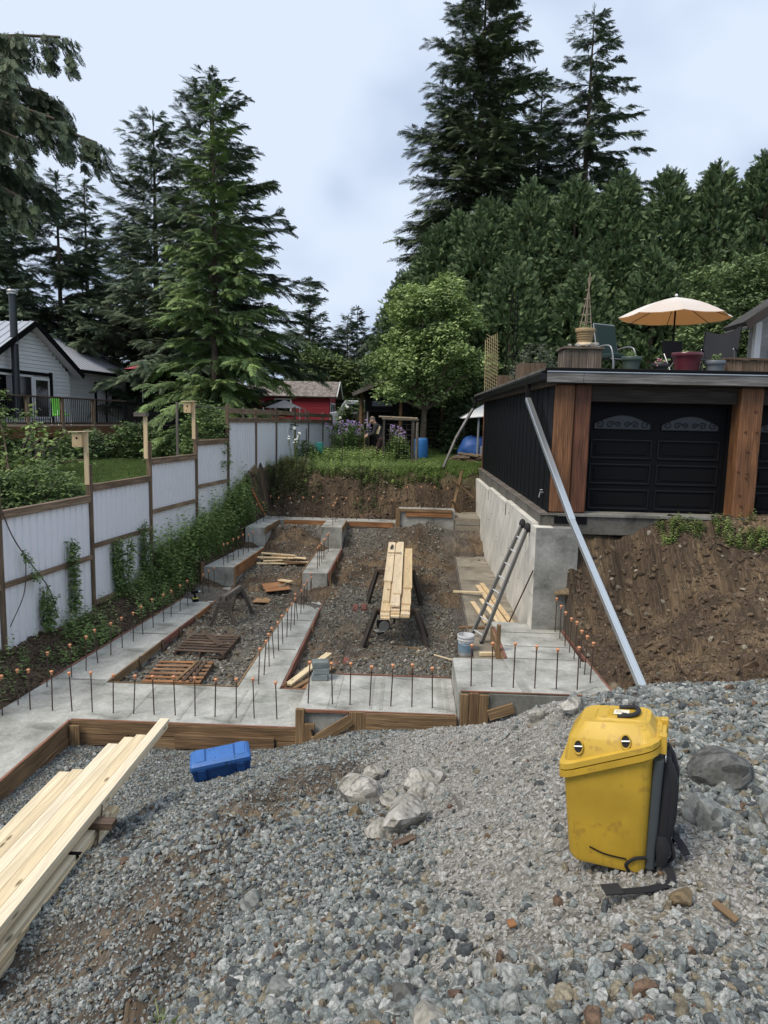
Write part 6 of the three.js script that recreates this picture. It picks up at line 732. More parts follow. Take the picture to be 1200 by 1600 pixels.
// single plants that can be picked out
function plant(name, label, p, stems, spread, h, leaf, c1, c2, flower, group) {
  const t = thing(name, label, 'plant', p, 0, group), L = [], st = [], fl = []; for (let k = 0; k < stems; k++) { const a = rr(0, 6.283), r = spread * Math.sqrt(R()), x = Math.cos(a) * r, z = Math.sin(a) * r, hh = h * rr(0.65, 1.05); st.push(rodGeo([x * 0.3, 0, z * 0.3], [x, hh, z], 0.006, 0.003, 4)); const n = Math.max(3, Math.round(hh / (leaf * 0.35))); for (let i = 0; i < n; i++) { const s = 0.1 + (0.9 * i) / n; L.push({ p: [x * (0.3 + 0.7 * s), hh * s, z * (0.3 + 0.7 * s)], d: [rr(-1, 1), rr(-0.1, 0.5), rr(-1, 1)], s: leaf * rr(0.7, 1.2), c: tint(c1, c2) }); } if (flower) for (let i = 0; i < flower.n; i++) fl.push(xf(new THREE.IcosahedronGeometry(flower.s * rr(0.7, 1.2), 0), [x + rr(-0.05, 0.05), hh + rr(-0.1, 0.06), z + rr(-0.05, 0.05)], [0, 0, 0], [1, 0.55, 1])); }
  mesh('stems', st, M.stem, t); crown(t, 'leaves', SP.maple, leafThin, L); if (fl.length) mesh('flowers', fl, flower.m, t); return t;
}
M.stem = std([0.12, 0.15, 0.06], 0.9); M.lilac = std([0.55, 0.38, 0.66], 0.9); M.whiteFl = std([0.82, 0.82, 0.78], 0.9); M.pinkFl = std([0.7, 0.3, 0.4], 0.9);
seed(760);
const G1 = [0.1, 0.16, 0.05], G2 = [0.22, 0.32, 0.1];
plant('climbing_weed', 'tall weed climbing the middle of the nearest full fence panel', [fenceX(-13.4) + 0.12, -2.35, -13.4], 4, 0.09, 1.55, 0.17, G1, G2);
plant('climbing_weed', 'weed climbing the left of the nearest full fence panel', [fenceX(-12.5) + 0.14, -2.4, -12.5], 6, 0.16, 0.95, 0.17, G1, G2);
plant('climbing_weed', 'feathery tall weed before the second fence panel', [fenceX(-15.1) + 0.16, -2.4, -15.1], 12, 0.32, 1.5, 0.18, G1, G2);
plant('climbing_weed', 'second feathery weed before the second fence panel', [fenceX(-16.2) + 0.14, -2.2, -16.2], 7, 0.22, 1.35, 0.16, G1, G2);
{ const v = thing('dry_vine', 'bare brown vine hanging over the left end of the fence', 'vine'); mesh('stem', [tubeGeo([[fenceX(-11.4) + 0.1, 0.15, -11.4], [fenceX(-11.7) + 0.12, -0.5, -11.7], [fenceX(-12.1) + 0.12, -1.0, -12.1], [fenceX(-12.6) + 0.12, -1.6, -12.6], [fenceX(-12.8) + 0.12, -2.1, -12.8]], 0.011, 24, 5), tubeGeo([[fenceX(-12.0) + 0.12, -0.9, -12.0], [fenceX(-11.9) + 0.13, -1.5, -11.9], [fenceX(-11.55) + 0.13, -2.0, -11.5]], 0.009, 14, 5)], M.barkD, v); const L = []; for (let k = 0; k < 40; k++) { const s = R(), z = lerp(-11.9, -12.8, s); L.push({ p: [fenceX(z) + 0.16, lerp(-0.8, -2.1, s) + rr(-0.08, 0.08), z], d: [rr(-0.4, 1), rr(-0.8, 0.2), rr(-1, 1)], s: rr(0.08, 0.16), c: tint(G1, G2) }); } crown(v, 'leaves', SP.maple, leafThin, L); }
plant('phlox', 'clump of lilac phlox behind the worker', [-2.6, 0, -29.6], 40, 1.0, 1.5, 0.2, G1, G2, { n: 12, s: 0.032, m: M.lilac }); plant('phlox', 'small lilac phlox right of the worker', [-0.6, 0, -29.4], 14, 0.35, 1.45, 0.2, G1, G2, { n: 12, s: 0.032, m: M.lilac });
plant('daisy', 'tall thin white flowers against the far fence panel', [-4.1, -0.1, -25.2], 7, 0.35, 1.3, 0.08, [0.12, 0.15, 0.06], G2, { n: 2, s: 0.055, m: M.whiteFl });
function bush(label, x, z, rx, h, n, size, c1, c2, y, name = 'bush', flower) { const t = thing(name, label, 'bush', [x, y ?? groundY(x, z), z], 0), L = [], fl = []; for (let i = 0; i < n; i++) { const a = rr(0, 6.283), u = R(), q = 1 - 0.55 * R() * R(), b = 0.75 + 0.5 * fbm(a * 2, u * 4 + x, 2, 9), rad = rx * Math.sqrt(1 - u * u * 0.95) * q * b; L.push({ p: [Math.cos(a) * rad, u * h * q * b + 0.05, Math.sin(a) * rad], d: [Math.cos(a) + rr(-0.7, 0.7), rr(-0.2, 0.6), Math.sin(a) + rr(-0.7, 0.7)], s: size * rr(0.7, 1.3), c: tint(c1, c2) }); if (flower && R() < flower.p) { const l = L[L.length - 1].p; fl.push(new THREE.IcosahedronGeometry(flower.s, 0).translate(l[0] * 1.05, l[1] + 0.04, l[2] * 1.05)); } } mesh('stems', [0, 1, 2, 3, 4].map((k) => rodGeo([0, 0, 0], [Math.cos(k * 1.3) * rx * 0.5, h * 0.7, Math.sin(k * 1.3) * rx * 0.5], 0.02, 0.008, 4)), M.barkD, t); crown(t, 'leaves', SP.maple, leafThin, L); if (fl.length) mesh('flowers', fl, flower.m, t); return t; }
const S1 = [0.075, 0.125, 0.045], S2 = [0.16, 0.24, 0.075];
bush('dark green shrub behind the left end of the fence', -9.3, -15.4, 1.2, 0.95, 800, 0.26, S1, S2, -0.75); bush('white flowering shrub at the left edge above the fence', -8.35, -12.6, 0.6, 1.0, 320, 0.2, S1, S2, -0.9, 'bush', { p: 0.06, s: 0.06, m: M.whiteFl }); bush('low leafy shrub behind the first bird house', -8.3, -15.6, 0.9, 0.9, 460, 0.2, G1, G2, -0.45); bush('round dark shrub on the lawn under the black deck', -10.4, -26.5, 1.2, 1.4, 800, 0.26, S1, S2, -0.1); bush('shrub beside the lattice at the left of the lawn', -11.6, -24.8, 0.8, 1.0, 400, 0.24, S1, S2); bush('bright low shrub at the foot of the hemlock', -8.6, -25.5, 0.9, 1.1, 460, 0.22, G1, G2); bush('leafy shrub above the fourth fence panel', -6.3, -21.6, 0.75, 2.1, 620, 0.24, G1, G2, -0.1); bush('tall white flowering shrub at the far end of the fence', -3.2, -35.2, 0.6, 2.2, 560, 0.26, S1, S2, 0.2, 'bush', { p: 0.06, s: 0.08, m: M.whiteFl }); bush('dark round shrub in the garden bed by the fence', -4.0, -27.4, 0.45, 0.85, 320, 0.16, S1, S2, -0.1); bush('bright green bush right of the worker', -0.55, -28.6, 0.6, 0.95, 420, 0.2, [0.11, 0.18, 0.05], [0.24, 0.34, 0.1], -0.05); bush('airy grey shrub behind the corner planter', 3.5, -21, 0.7, 1.15, 300, 0.16, [0.1, 0.12, 0.08], [0.2, 0.22, 0.16], 2.6); bush('purple leaved shrub in front of the red house', -12.2, -46, 1.8, 1.6, 420, 0.3, [0.06, 0.03, 0.04], [0.12, 0.06, 0.08], 1.2); bush('dark shade foliage beside the cabin, right', 3.4, -34, 1.8, 4.2, 1000, 0.4, S1, S2, 0); bush('fern like undergrowth under the maple', 2.2, -31.6, 1.0, 2.4, 600, 0.3, S1, S2, 0);
// seedlings in pots
for (const [x, z, y, l, s, f] of [[4.05, -13.6, 2.85, 'leafy seedling in the dark green pot', 0.2, 0], [5.6, -13.65, 2.82, 'pale leafy seedling in the grey pot', 0.2, 0], [4.58, -13.6, 2.74, 'pink flowers in the small black pot', 0.1, 1], [3.18, -13.65, 3.36, 'bright low plant in the tan pot', 0.1, 0], [2.85, -20.3, 2.6, 'dry grassy tuft on the gutter edge', 0.2, 0]]) plant('potted_plant', l, [x, y, z], 7, 0.12, s, 0.11, [0.14, 0.22, 0.07], [0.3, 0.4, 0.14], f ? { n: 3, s: 0.025, m: M.pinkFl } : null);
// fig like climber at the left edge in front of the house
{ const t = thing('fig_tree', 'sprawling leafy fig tree before the white house deck', 'tree', [-10.6, -0.6, -18.5]), L = [], lb = []; seed(770); for (let k = 0; k < 10; k++) { const a = rr(0, 6.283), r = rr(0.8, 2.0), h = rr(0.8, 2.9), mid = [Math.cos(a) * r * 0.5, h * 0.5 + 0.3, Math.sin(a) * r * 0.5]; lb.push(tubeGeo([[0, 0, 0], mid, [Math.cos(a) * r, h, Math.sin(a) * r]], 0.025, 8, 5)); for (let i = 0; i < 22; i++) { const s = 0.35 + 0.65 * R(); L.push({ p: [Math.cos(a) * r * s + rr(-0.2, 0.2), h * s + 0.2 + rr(-0.25, 0.25), Math.sin(a) * r * s + rr(-0.2, 0.2)], d: [rr(-1, 1), rr(-0.3, 0.3), rr(-1, 1)], s: rr(0.28, 0.42), c: tint([0.12, 0.19, 0.055], [0.26, 0.35, 0.11]) }); } } mesh('trunk', lb, M.barkL, t); crown(t, 'crown', SP.maple, leafThin, L); }
// ---------- neighbouring buildings and the far yard ----------
seed(880);
{ // white house: gable end towards the lot, wing running back, both parallel to the fence
  const H = thing('house', 'white sided house with black trimmed metal roof behind the fence', 'house', [-16.8, 1.12, -31], -0.11); // local +z = towards the viewer, +x = towards the lot
  const sid = [std([0.84, 0.85, 0.84], 0.8), std([0.88, 0.89, 0.88], 0.8)], trim = M.black, roofM = std([0.5, 0.52, 0.56], 0.42, { metalness: 0.4 }), eave = 2.55, ap = 4.35, hs = 3.1;
  mesh('gable_wall', xf(extr([[-hs, -1.6], [hs, -1.6], [hs, eave - 0.2], [0, ap - 0.25], [-hs, eave - 0.2]], 0.2), [-0.25, 0, 0], [0, Math.PI / 2, 0]), sid[0], H);
  for (let y = 0.05, i = 0; y < ap - 0.4; y += 0.17, i++) { const w = y < eave - 0.3 ? hs - 0.03 : (hs - 0.1) * (1 - (y - eave + 0.3) / (ap - eave + 0.3)); if (w > 0.15) mesh('siding_board', bx(-0.05, 0.0 - 0.002, y, y + 0.155, -w, w, 0.004, 2).rotateZ(0.0), sid[i % 2], H); }
  const slope = Math.atan2(ap - eave, hs), rl = (hs + 0.45) / Math.cos(slope);
  const roofPlane = (z0, z1, sgn, xa, xb, apY, apX0 = 0) => { const g = []; return g; };
  for (const s of [-1, 1]) { // slopes of the gable: run in local z
    const a = [0, ap + 0.02, 0], b = [0, ap + 0.02 - rl * Math.sin(slope), s * rl * Math.cos(slope)];
    const R1 = mesh('roof', xf(beamGeo(a, b, 6.4, 0.06), [-2.75, 0, 0]), roofM, H); for (let k = 0; k < 16; k++) { const x = -5.8 + k * 0.4; mesh('seam', beamGeo([x, a[1] + 0.045, 0], [x, b[1] + 0.045, b[2]], 0.03, 0.04, 0), roofM, R1); }
    mesh('barge_board', beamGeo([0.47, a[1] - 0.06, 0], [0.47, b[1] - 0.06, b[2]], 0.05, 0.24), trim, H); mesh('soffit', xf(beamGeo([0, a[1] - 0.06, 0], [0, b[1] - 0.06, b[2]], 0.5, 0.03), [0.2, 0, 0]), M.white, H);
  }
  // front window of the gable room
  const win = (parent, x, y0, y1, z0, z1) => { const f = mesh('window', [bx(x, x + 0.06, y0, y0 + 0.09, z0, z1), bx(x, x + 0.06, y1 - 0.09, y1, z0, z1), bx(x, x + 0.06, y0 + 0.09, y1 - 0.09, z0, z0 + 0.09), bx(x, x + 0.06, y0 + 0.09, y1 - 0.09, z1 - 0.09, z1)], M.white, parent); mesh('pane', bx(x + 0.01, x + 0.03, y0 + 0.09, y1 - 0.09, z0 + 0.09, z1 - 0.09, 0), M.glass, f); return f; };
  win(H, 0.0, 0.2, 2.1, -0.2, 2.6); win(H, 0.0, 0.2, 2.0, -1.4, -0.3); mesh('window_head', bx(0.002, 0.09, 2.12, 2.26, -1.5, 2.7), trim, H); mesh('corner_board', bx(0.0, 0.08, 0, 2.3, -1.62, -1.46, 0.005, 1), trim, H);
  // wing running back
  const x1 = -0.75; mesh('wing_wall', bx(x1 - 3, x1, -1.6, eave + 0.1, -3.1, -9.8, 0), sid[1], H); for (let y = 0.05, i = 0; y < eave - 0.05; y += 0.17, i++) mesh('siding_board', bx(x1, x1 + 0.03, y, y + 0.155, -3.12, -9.8, 0.004, 2), sid[i % 2], H);
  const wa = [x1 - 3.3, 4.75, 0], wb = [x1 + 0.6, eave + 0.08, 0]; const R2 = mesh('roof', xf(beamGeo(wa, wb, 7.6, 0.06), [0, 0, -6.55]), roofM, H); for (let k = 0; k < 20; k++) { const z = -2.9 - k * 0.385; mesh('seam', beamGeo([wa[0], wa[1] + 0.045, z], [wb[0], wb[1] + 0.045, z], 0.03, 0.04, 0), roofM, R2); } mesh('gutter', bx(x1 + 0.58, x1 + 0.7, eave - 0.06, eave + 0.08, -2.9, -10.3, 0.02, 2), trim, H); mesh('gable_wall', xf(extr([[-3.3, 0], [0, 0], [-3.3, 2.1]], 0.1), [x1, eave, -9.8]), sid[0], H); mesh('snow_bar', beamGeo([x1 - 0.4, 3.17, -3], [x1 - 0.4, 3.17, -10.2], 0.04, 0.05), M.alu, R2);
  mesh('door', bx(x1 + 0.03, x1 + 0.07, 0.02, 2.05, -6.6, -7.5, 0.005, 1), M.white, H); mesh('door_frame', [bx(x1 + 0.03, x1 + 0.09, 0, 2.15, -6.45, -6.6, 0.005, 1), bx(x1 + 0.03, x1 + 0.09, 0, 2.15, -7.5, -7.62, 0.005, 1)], trim, H); win(H, x1 + 0.03, 1.0, 1.9, -9.3, -8.0); mesh('corner_board', bx(x1, x1 + 0.1, 0, eave, -3.3, -3.14, 0.005, 1), trim, H);
  // stove pipe
  const C = mesh('chimney', rodGeo([0.35, 0.2, 1.35], [0.35, 5.3, 1.35], 0.15, 0.15, 16), std([0.05, 0.055, 0.06], 0.35, { metalness: 0.4 }), H); mesh('cowl', [rodGeo([0.35, 5.3, 1.35], [0.35, 5.36, 1.35], 0.21, 0.21, 16), rodGeo([0.35, 5.42, 1.35], [0.35, 5.48, 1.35], 0.22, 0.2, 16)], M.alu, C); mesh('band', rodGeo([0.35, 3.3, 1.35], [0.35, 3.38, 1.35], 0.16, 0.16, 16), M.steel, C);
}
{ // its deck
  const K = thing('deck', 'raised timber deck with railings in front of the white house', 'deck', [-13.1, 1.12, -27], -Math.atan(0.126)); const dm = M.brownWood;
  mesh('floor', bx(-4.2, 0.05, -0.12, 0, 5, -4.2), dm, K); mesh('rim_joist', bx(0.0, 0.06, -0.42, -0.02, 5, -4.2, 0.01, 2), M.cedarPost, K); mesh('floor', bx(-4.2, 0.05, -0.14, -0.01, -4.2, -9.3), M.darkWood, K); mesh('rim_joist', bx(0.0, 0.07, -0.46, -0.03, -4.2, -9.3, 0.01, 2), M.black, K);
  for (const z of [4.6, 2.6, 0.6, -1.5]) mesh('post', bx(-0.02, 0.11, -0.6, 1.08, z, z - 0.13, 0.01, 1), M.fencewood[1], K); for (const z of [-4.0, -6.6, -9.2]) mesh('post', bx(-0.02, 0.1, -1.3, 1.05, z, z - 0.12, 0.01, 1), M.black, K); for (const z of [3, -1.5]) mesh('support_post', bx(-0.12, 0.0, -1.6, -0.42, z, z - 0.14, 0.01, 1), M.darkWood, K);
  mesh('hand_rail', bx(-0.03, 0.12, 1.02, 1.08, 5, -4.0, 0.01, 2), M.brownWood, K); mesh('bottom_rail', bx(0.02, 0.07, 0.08, 0.14, 5, -4.0, 0.01, 2), M.brownWood, K); mesh('hand_rail', bx(-0.03, 0.12, 0.98, 1.05, -4.1, -9.3, 0.01, 2), M.black, K); mesh('bottom_rail', bx(0.02, 0.07, 0.06, 0.12, -4.1, -9.3, 0.01, 2), M.black, K);
  const bal = clean(new THREE.CylinderGeometry(0.013, 0.013, 0.9, 6).translate(0, 0.57, 0)), bal2 = clean(new THREE.BoxGeometry(0.045, 0.9, 0.045).translate(0, 0.54, 0)); for (let z = 4.9; z > -4; z -= 0.125) { const b = mesh('baluster', bal, M.black, K); b.position.set(0.045, 0, z); } for (let z = -4.25; z > -9.2; z -= 0.14) { const b = mesh('baluster', bal2, M.black, K); b.position.set(0.045, 0, z); }
  // stairs down to the lawn
  for (const x of [0.2, 1.1]) mesh('stringer', beamGeo([x, 0, -9.3], [x, -1.2, -7.4], 0.05, 0.26), M.black, K); for (let k = 0; k < 5; k++) mesh('tread', bx(0.15, 1.15, -0.2 - k * 0.22, -0.16 - k * 0.22, -9.0 + k * 0.33, -9.28 + k * 0.33), M.black, K); mesh('stair_rail', beamGeo([1.15, 0.9, -9.3], [1.15, -0.3, -7.4], 0.05, 0.08), M.greyWood, K);
}
{ const o = thing('deck_chair', 'bright green deck chair behind the railing', 'chair', [-13.9, 1.12, -28.0], 0.9); const gm = std([0.2, 0.62, 0.08], 0.7); mesh('seat', xf(rbox(0.5, 0.05, 0.5, 0.015), [0, 0.4, 0]), gm, o); mesh('backrest', xf(rbox(0.5, 0.75, 0.05, 0.015, 1), [0, 0.72, -0.3], [-0.2, 0, 0]), gm, o); for (const s of [-1, 1]) { mesh('leg', rodGeo([s * 0.25, 0, 0.25], [s * 0.25, 0.6, 0.2], 0.018), M.white, o); mesh('leg', rodGeo([s * 0.25, 0, -0.35], [s * 0.25, 0.6, -0.25], 0.018), M.white, o); } }
{ const o = thing('picket_screen', 'grey weathered picket screen under the house deck', 'fence', [-11.9, -0.6, -24.8], 0.9); for (let k = 0; k < 14; k++) mesh('picket', bx(-1.6 + k * 0.22, -1.48 + k * 0.22, 0, 1.25 + 0.06 * ((k * 7) % 3), -0.012, 0.012, 0.004, 1), M.greyWood, o); for (const y of [0.3, 0.95]) mesh('rail', bx(-1.6, 1.5, y, y + 0.08, -0.05, -0.014), M.greyWood, o); }
{ const o = thing('under_deck_wall', 'dark boarded wall under the house deck', 'wall', [-13.9, -0.6, -27], -Math.atan(0.126)); for (let k = 0; k < 22; k++) mesh('board', bx(0, 0.03, 0, 1.5, 5 - k * 0.66, 4.36 - k * 0.66, 0.004, 1), k % 4 ? M.darkWood : M.brownWood, o); }
{ const o = thing('patio_umbrella', 'red patio umbrella seen above the neighbouring deck', 'umbrella', [-14.6, 0.8, -38.5]); mesh('canopy', new THREE.ConeGeometry(1.0, 0.3, 8, 1).translate(0, 3.35, 0), std([0.6, 0.14, 0.18], 0.8), o); mesh('pole', rodGeo([0, 0, 0], [0, 3.5, 0], 0.025), M.alu, o); }
// rail of a trellis behind the fourth panel
{ const b = mesh('garden_rail', beamGeo([-6.6, 1.92, -20.2], [-5.6, 1.86, -23.4], 0.05, 0.05), M.greyWood, scene); tag(b, 'thin grey rail behind the fourth fence panel', 'rail'); const p = mesh('garden_post', beamGeo([-6.65, -0.1, -20.1], [-6.65, 2.0, -20.1], 0.06, 0.06), M.greyWood, scene); tag(p, 'thin post holding the grey rail', 'post'); const p2 = mesh('garden_post', beamGeo([-5.55, -0.1, -23.45], [-5.55, 1.95, -23.45], 0.06, 0.06), M.greyWood, scene); tag(p2, 'second thin post holding the grey rail', 'post'); }
{ // red house
  const H = thing('house', 'red sided house with brown shingle roof and white trim', 'house', [-9.35, 1.3, -54]); const red = [std([0.3, 0.025, 0.04], 0.8), std([0.34, 0.032, 0.048], 0.8)], rf = std([0.31, 0.27, 0.245], 0.95, { map: T.shingle }), eave = 2.0, ap = 3.05, w = 3.1;
  mesh('wall', bx(-w, w, -1.4, eave, -0.4, -4.6, 0), red[0], H); for (let y = 0, i = 0; y < eave - 0.1; y += 0.2, i++) { mesh('siding_board', bx(-w, w, y, y + 0.185, -0.4, -0.36, 0.004), red[i % 2], H); }
  for (let y = 0, i = 0; y < ap - 0.2; y += 0.2, i++) { const h = y < eave ? 2.1 : 2.1 * (1 - (y - eave) / (ap - eave)); if (h > 0.1) mesh('siding_board', bx(w, w + 0.03, y, y + 0.185, -2.5 - h, -2.5 + h, 0.004, 2), red[i % 2], H); } mesh('gable', xf(extr([[-2.1, eave], [2.1, eave], [0, ap]], 0.05), [w - 0.06, 0, -2.5], [0, Math.PI / 2, 0]), red[0], H);
  for (const s of [-1, 1]) { mesh('roof', xf(beamGeo([0, ap + 0.08, 0], [0, eave - 0.1, s * 2.4], 7.1, 0.1), [0.1, 0, -2.5]), rf, H); mesh('barge_board', beamGeo([w + 0.58, ap + 0.08, -2.5], [w + 0.58, eave - 0.1, -2.5 + s * 2.4], 0.05, 0.16), M.white, H); }
  const win = (x0, x1, y0, y1) => { const f = mesh('window', [bx(x0, x1, y0, y0 + 0.1, -0.36, -0.28), bx(x0, x1, y1 - 0.1, y1, -0.36, -0.28), bx(x0, x0 + 0.1, y0 + 0.1, y1 - 0.1, -0.36, -0.28), bx(x1 - 0.1, x1, y0 + 0.1, y1 - 0.1, -0.36, -0.28)], M.white, H); mesh('pane', bx(x0 + 0.1, x1 - 0.1, y0 + 0.1, y1 - 0.1, -0.34, -0.32, 0), M.glass, f); }; win(-1.1, 0.2, 0.5, 1.75);
  const f2 = mesh('window', [bx(w + 0.03, w + 0.1, 0.3, 1.5, -0.5, -0.62, 0.004, 1), bx(w + 0.03, w + 0.1, 1.4, 1.5, -0.62, -3.4), bx(w + 0.03, w + 0.1, 0.3, 1.4, -1.9, -2.05, 0.004, 1), bx(w + 0.03, w + 0.1, 0.3, 1.5, -3.4, -3.5, 0.004, 1)], M.white, H); mesh('pane', bx(w + 0.035, w + 0.05, 0.3, 1.4, -0.62, -3.4, 0), M.glass, f2);
  // projecting glazed gable at its left end
  const zg = 1.4; for (const s of [-1, 1]) { mesh('barge_board', beamGeo([-4.1, ap - 0.05, zg + 0.3], [-4.1 + s * 1.15, eave - 0.2, zg + 0.3], 0.06, 0.16), M.white, H); mesh('roof', xf(beamGeo([-4.1, ap + 0.02, 0], [-4.1 + s * 1.25, eave - 0.22, 0], 3.6, 0.08), [0, 0, zg - 1.45]), rf, H); } mesh('gable', xf(extr([[-5.1, -0.8], [-3.1, -0.8], [-3.1, eave - 0.2], [-4.1, ap - 0.2], [-5.1, eave - 0.2]], 0.1), [0, 0, zg - 0.1]), M.glass, H); mesh('mullion', [bx(-4.18, -4.02, -0.8, ap - 0.2, zg, zg + 0.07, 0.004, 1), bx(-5.1, -3.1, eave - 0.35, eave - 0.2, zg, zg + 0.06), bx(-5.12, -4.98, -0.8, eave - 0.2, zg, zg + 0.07, 0.004, 1), bx(-3.22, -3.08, -0.8, eave - 0.2, zg, zg + 0.07, 0.004, 1)], M.white, H); mesh('side_wall', bx(-3.14, -3.06, -0.8, eave - 0.1, zg, -0.4), red[1], H);
}
{ // dark cabin
  const H = thing('cabin', 'dark stained cabin with log posts under the maple', 'cabin', [-0.3, 0.25, -34.4]); const dk = [std([0.022, 0.018, 0.022], 0.8), std([0.028, 0.022, 0.027], 0.8)];
  mesh('wall', bx(-2.0, 4.4, -0.3, 3.1, -1.0, -5, 0), dk[0], H); for (let y = 0, i = 0; y < 3.0; y += 0.19, i++) { const hole = y < 1.75; const seg = hole ? [[-2.0, -1.75], [-0.55, 4.4]] : [[-2.0, 4.4]]; for (const [a, b] of seg) mesh('wall_board', bx(a, b, y, y + 0.178, -1.0, -0.96, 0.004), dk[i % 2], H); }
  mesh('doorway', bx(-1.75, -0.55, 0, 1.75, -0.995, -0.985, 0), M.black, H); mesh('door_frame', [bx(-1.83, -1.75, 0, 1.82, -0.96, -0.88, 0.004, 1), bx(-0.55, -0.47, 0, 1.82, -0.96, -0.88, 0.004, 1), bx(-1.75, -0.55, 1.75, 1.82, -0.96, -0.88)], M.darkWood, H); mesh('white_trim', bx(-1.9, -1.84, 0.9, 1.75, -0.95, -0.86, 0.004, 1), M.white, H);
  const tr = mesh('transom_window', [bx(-1.7, -0.6, 1.98, 2.03, -0.96, -0.88), bx(-1.7, -0.6, 2.28, 2.33, -0.96, -0.88), bx(-1.7, -1.65, 2.03, 2.28, -0.96, -0.88), bx(-0.65, -0.6, 2.03, 2.28, -0.96, -0.88)], M.darkWood, H); mesh('pane', bx(-1.65, -0.65, 2.03, 2.28, -0.94, -0.92, 0), M.glass, tr);
  for (const x of [-2.1, -0.2, 1.8]) mesh('log_post', rodGeo([x, -0.3, 0.1], [x, 2.7, 0.1], 0.11, 0.1, 10), std([0.28, 0.18, 0.1], 0.85, { map: T.bark }), H);
  const rf = std([0.12, 0.11, 0.105], 0.9, { map: T.shingle }); for (const s of [-1, 1]) mesh('roof', xf(beamGeo([0.9, 4.05, 0], [0.9 + s * 3.4, 2.55, 0], 6.4, 0.1), [0, 0, -2.4]), rf, H); mesh('gable', xf(extr([[-2, 3.05], [4.4, 3.05], [0.9, 3.95]], 0.05), [0, 0, -1.0]), dk[0], H); mesh('barge_board', beamGeo([0.9, 4.02, 0.8], [-2.5, 2.52, 0.8], 0.05, 0.18), M.greyWood, H);
}
{ const o = thing('timber_rack', 'stack of dark slats stored under the cabin eave', 'timber', [1.35, 0.2, -33.6]); for (let k = 0; k < 9; k++) for (const dx of [-0.75, 0.25]) mesh('slat', bx(dx, dx + 0.85, 0.1 + k * 0.17, 0.14 + k * 0.17, -0.4, 0.0), k % 3 ? M.brownWood : M.fencewood[0], o); for (const x of [-0.8, 0.15, 1.15]) mesh('upright', bx(x, x + 0.08, -0.2, 1.7, -0.5, -0.41, 0.004, 1), M.darkWood, o); }
{ // garden arbor with gate
  const o = thing('garden_arbor', 'rustic arbor with iron gate in the back yard', 'arbor', [-0.45, -0.08, -27]); const gw = M.greyWood, dw = oldw([0.12, 0.1, 0.085]);
  mesh('post', bx(-0.62, -0.54, 0, 1.7, -0.04, 0.04, 0.01, 1), dw, o); mesh('post', bx(0.46, 0.58, 0, 1.72, -0.05, 0.05, 0.01, 1), dw, o); mesh('post', rodGeo([0.68, -0.1, 0.02], [0.68, 1.65, 0.02], 0.06, 0.055, 8), gw, o); mesh('lintel', rodGeo([-0.78, 1.82, 0.08], [0.68, 1.78, 0.08], 0.035, 0.04, 8), std([0.42, 0.36, 0.27], 0.9, { map: T.bark }), o); mesh('lintel', rodGeo([-0.66, 1.74, -0.06], [0.72, 1.72, -0.06], 0.04, 0.04, 8), gw, o);
  for (let k = 0; k < 8; k++) mesh('gate_bar', rodGeo([-0.5 + k * 0.135, 0.02, 0.03], [-0.5 + k * 0.135, 0.85 + 0.1 * Math.sin((k / 7) * 3.14), 0.03], 0.01, 0.01, 5), M.black, o); for (const y of [0.12, 0.5, 0.82]) mesh('gate_rail', bx(-0.54, 0.47, y, y + 0.025, 0.015, 0.04), M.black, o); for (let k = 0; k < 4; k++) mesh('lattice', rodGeo([-0.5, 0.95 + k * 0.2, -0.02], [0.46, 0.95 + k * 0.2, -0.02], 0.008, 0.008, 4), dw, o); for (const x of [-0.28, 0.02, 0.28]) mesh('lattice', rodGeo([x, 0.95, -0.02], [x, 1.55, -0.02], 0.008, 0.008, 4), dw, o);
}
{ const o = thing('barrel', 'blue plastic barrel in the back yard', 'barrel', [0.42, 0.0, -29.4]); mesh('body', lathe([[0.001, 0], [0.24, 0], [0.28, 0.05], [0.29, 0.3], [0.285, 0.33], [0.29, 0.36], [0.29, 0.6], [0.285, 0.63], [0.29, 0.66], [0.28, 0.85], [0.24, 0.9], [0.001, 0.9]], 28), std([0.03, 0.16, 0.42], 0.45), o); mesh('lid', lathe([[0.001, 0.9], [0.23, 0.9], [0.23, 0.925], [0.001, 0.925]], 24), std([0.12, 0.25, 0.45], 0.5), o); }
{ const o = thing('garden_canopy', 'white canopy roof on thin poles behind the garage', 'canopy', [3.0, 0.0, -30.2]); const p = [], id = []; const rt = [[-0.95, 1.78, 0.9], [1.3, 2.0, 0.9], [1.3, 2.0, -1.4], [-0.95, 1.8, -1.4]]; mesh('roof_sheet', xf(loft([rt.map((q) => [q[0], q[1] - 0.03, q[2]]), rt, [[0, 2.35, 0.1], [1.1, 2.45, 0.1], [1.1, 2.45, -0.6], [0, 2.35, -0.6]]].map((r) => r.slice().reverse()), 0.3), [0, 0, 0]), std([0.74, 0.74, 0.72], 0.8), o); for (const [x, z] of [[-0.25, 0.75], [1.1, 0.75], [-0.7, -1.2], [1.1, -1.2]]) mesh('pole', rodGeo([x, -0.1, z], [x, 1.85, z], 0.045, 0.045, 8), std([0.25, 0.27, 0.28], 0.6), o); }
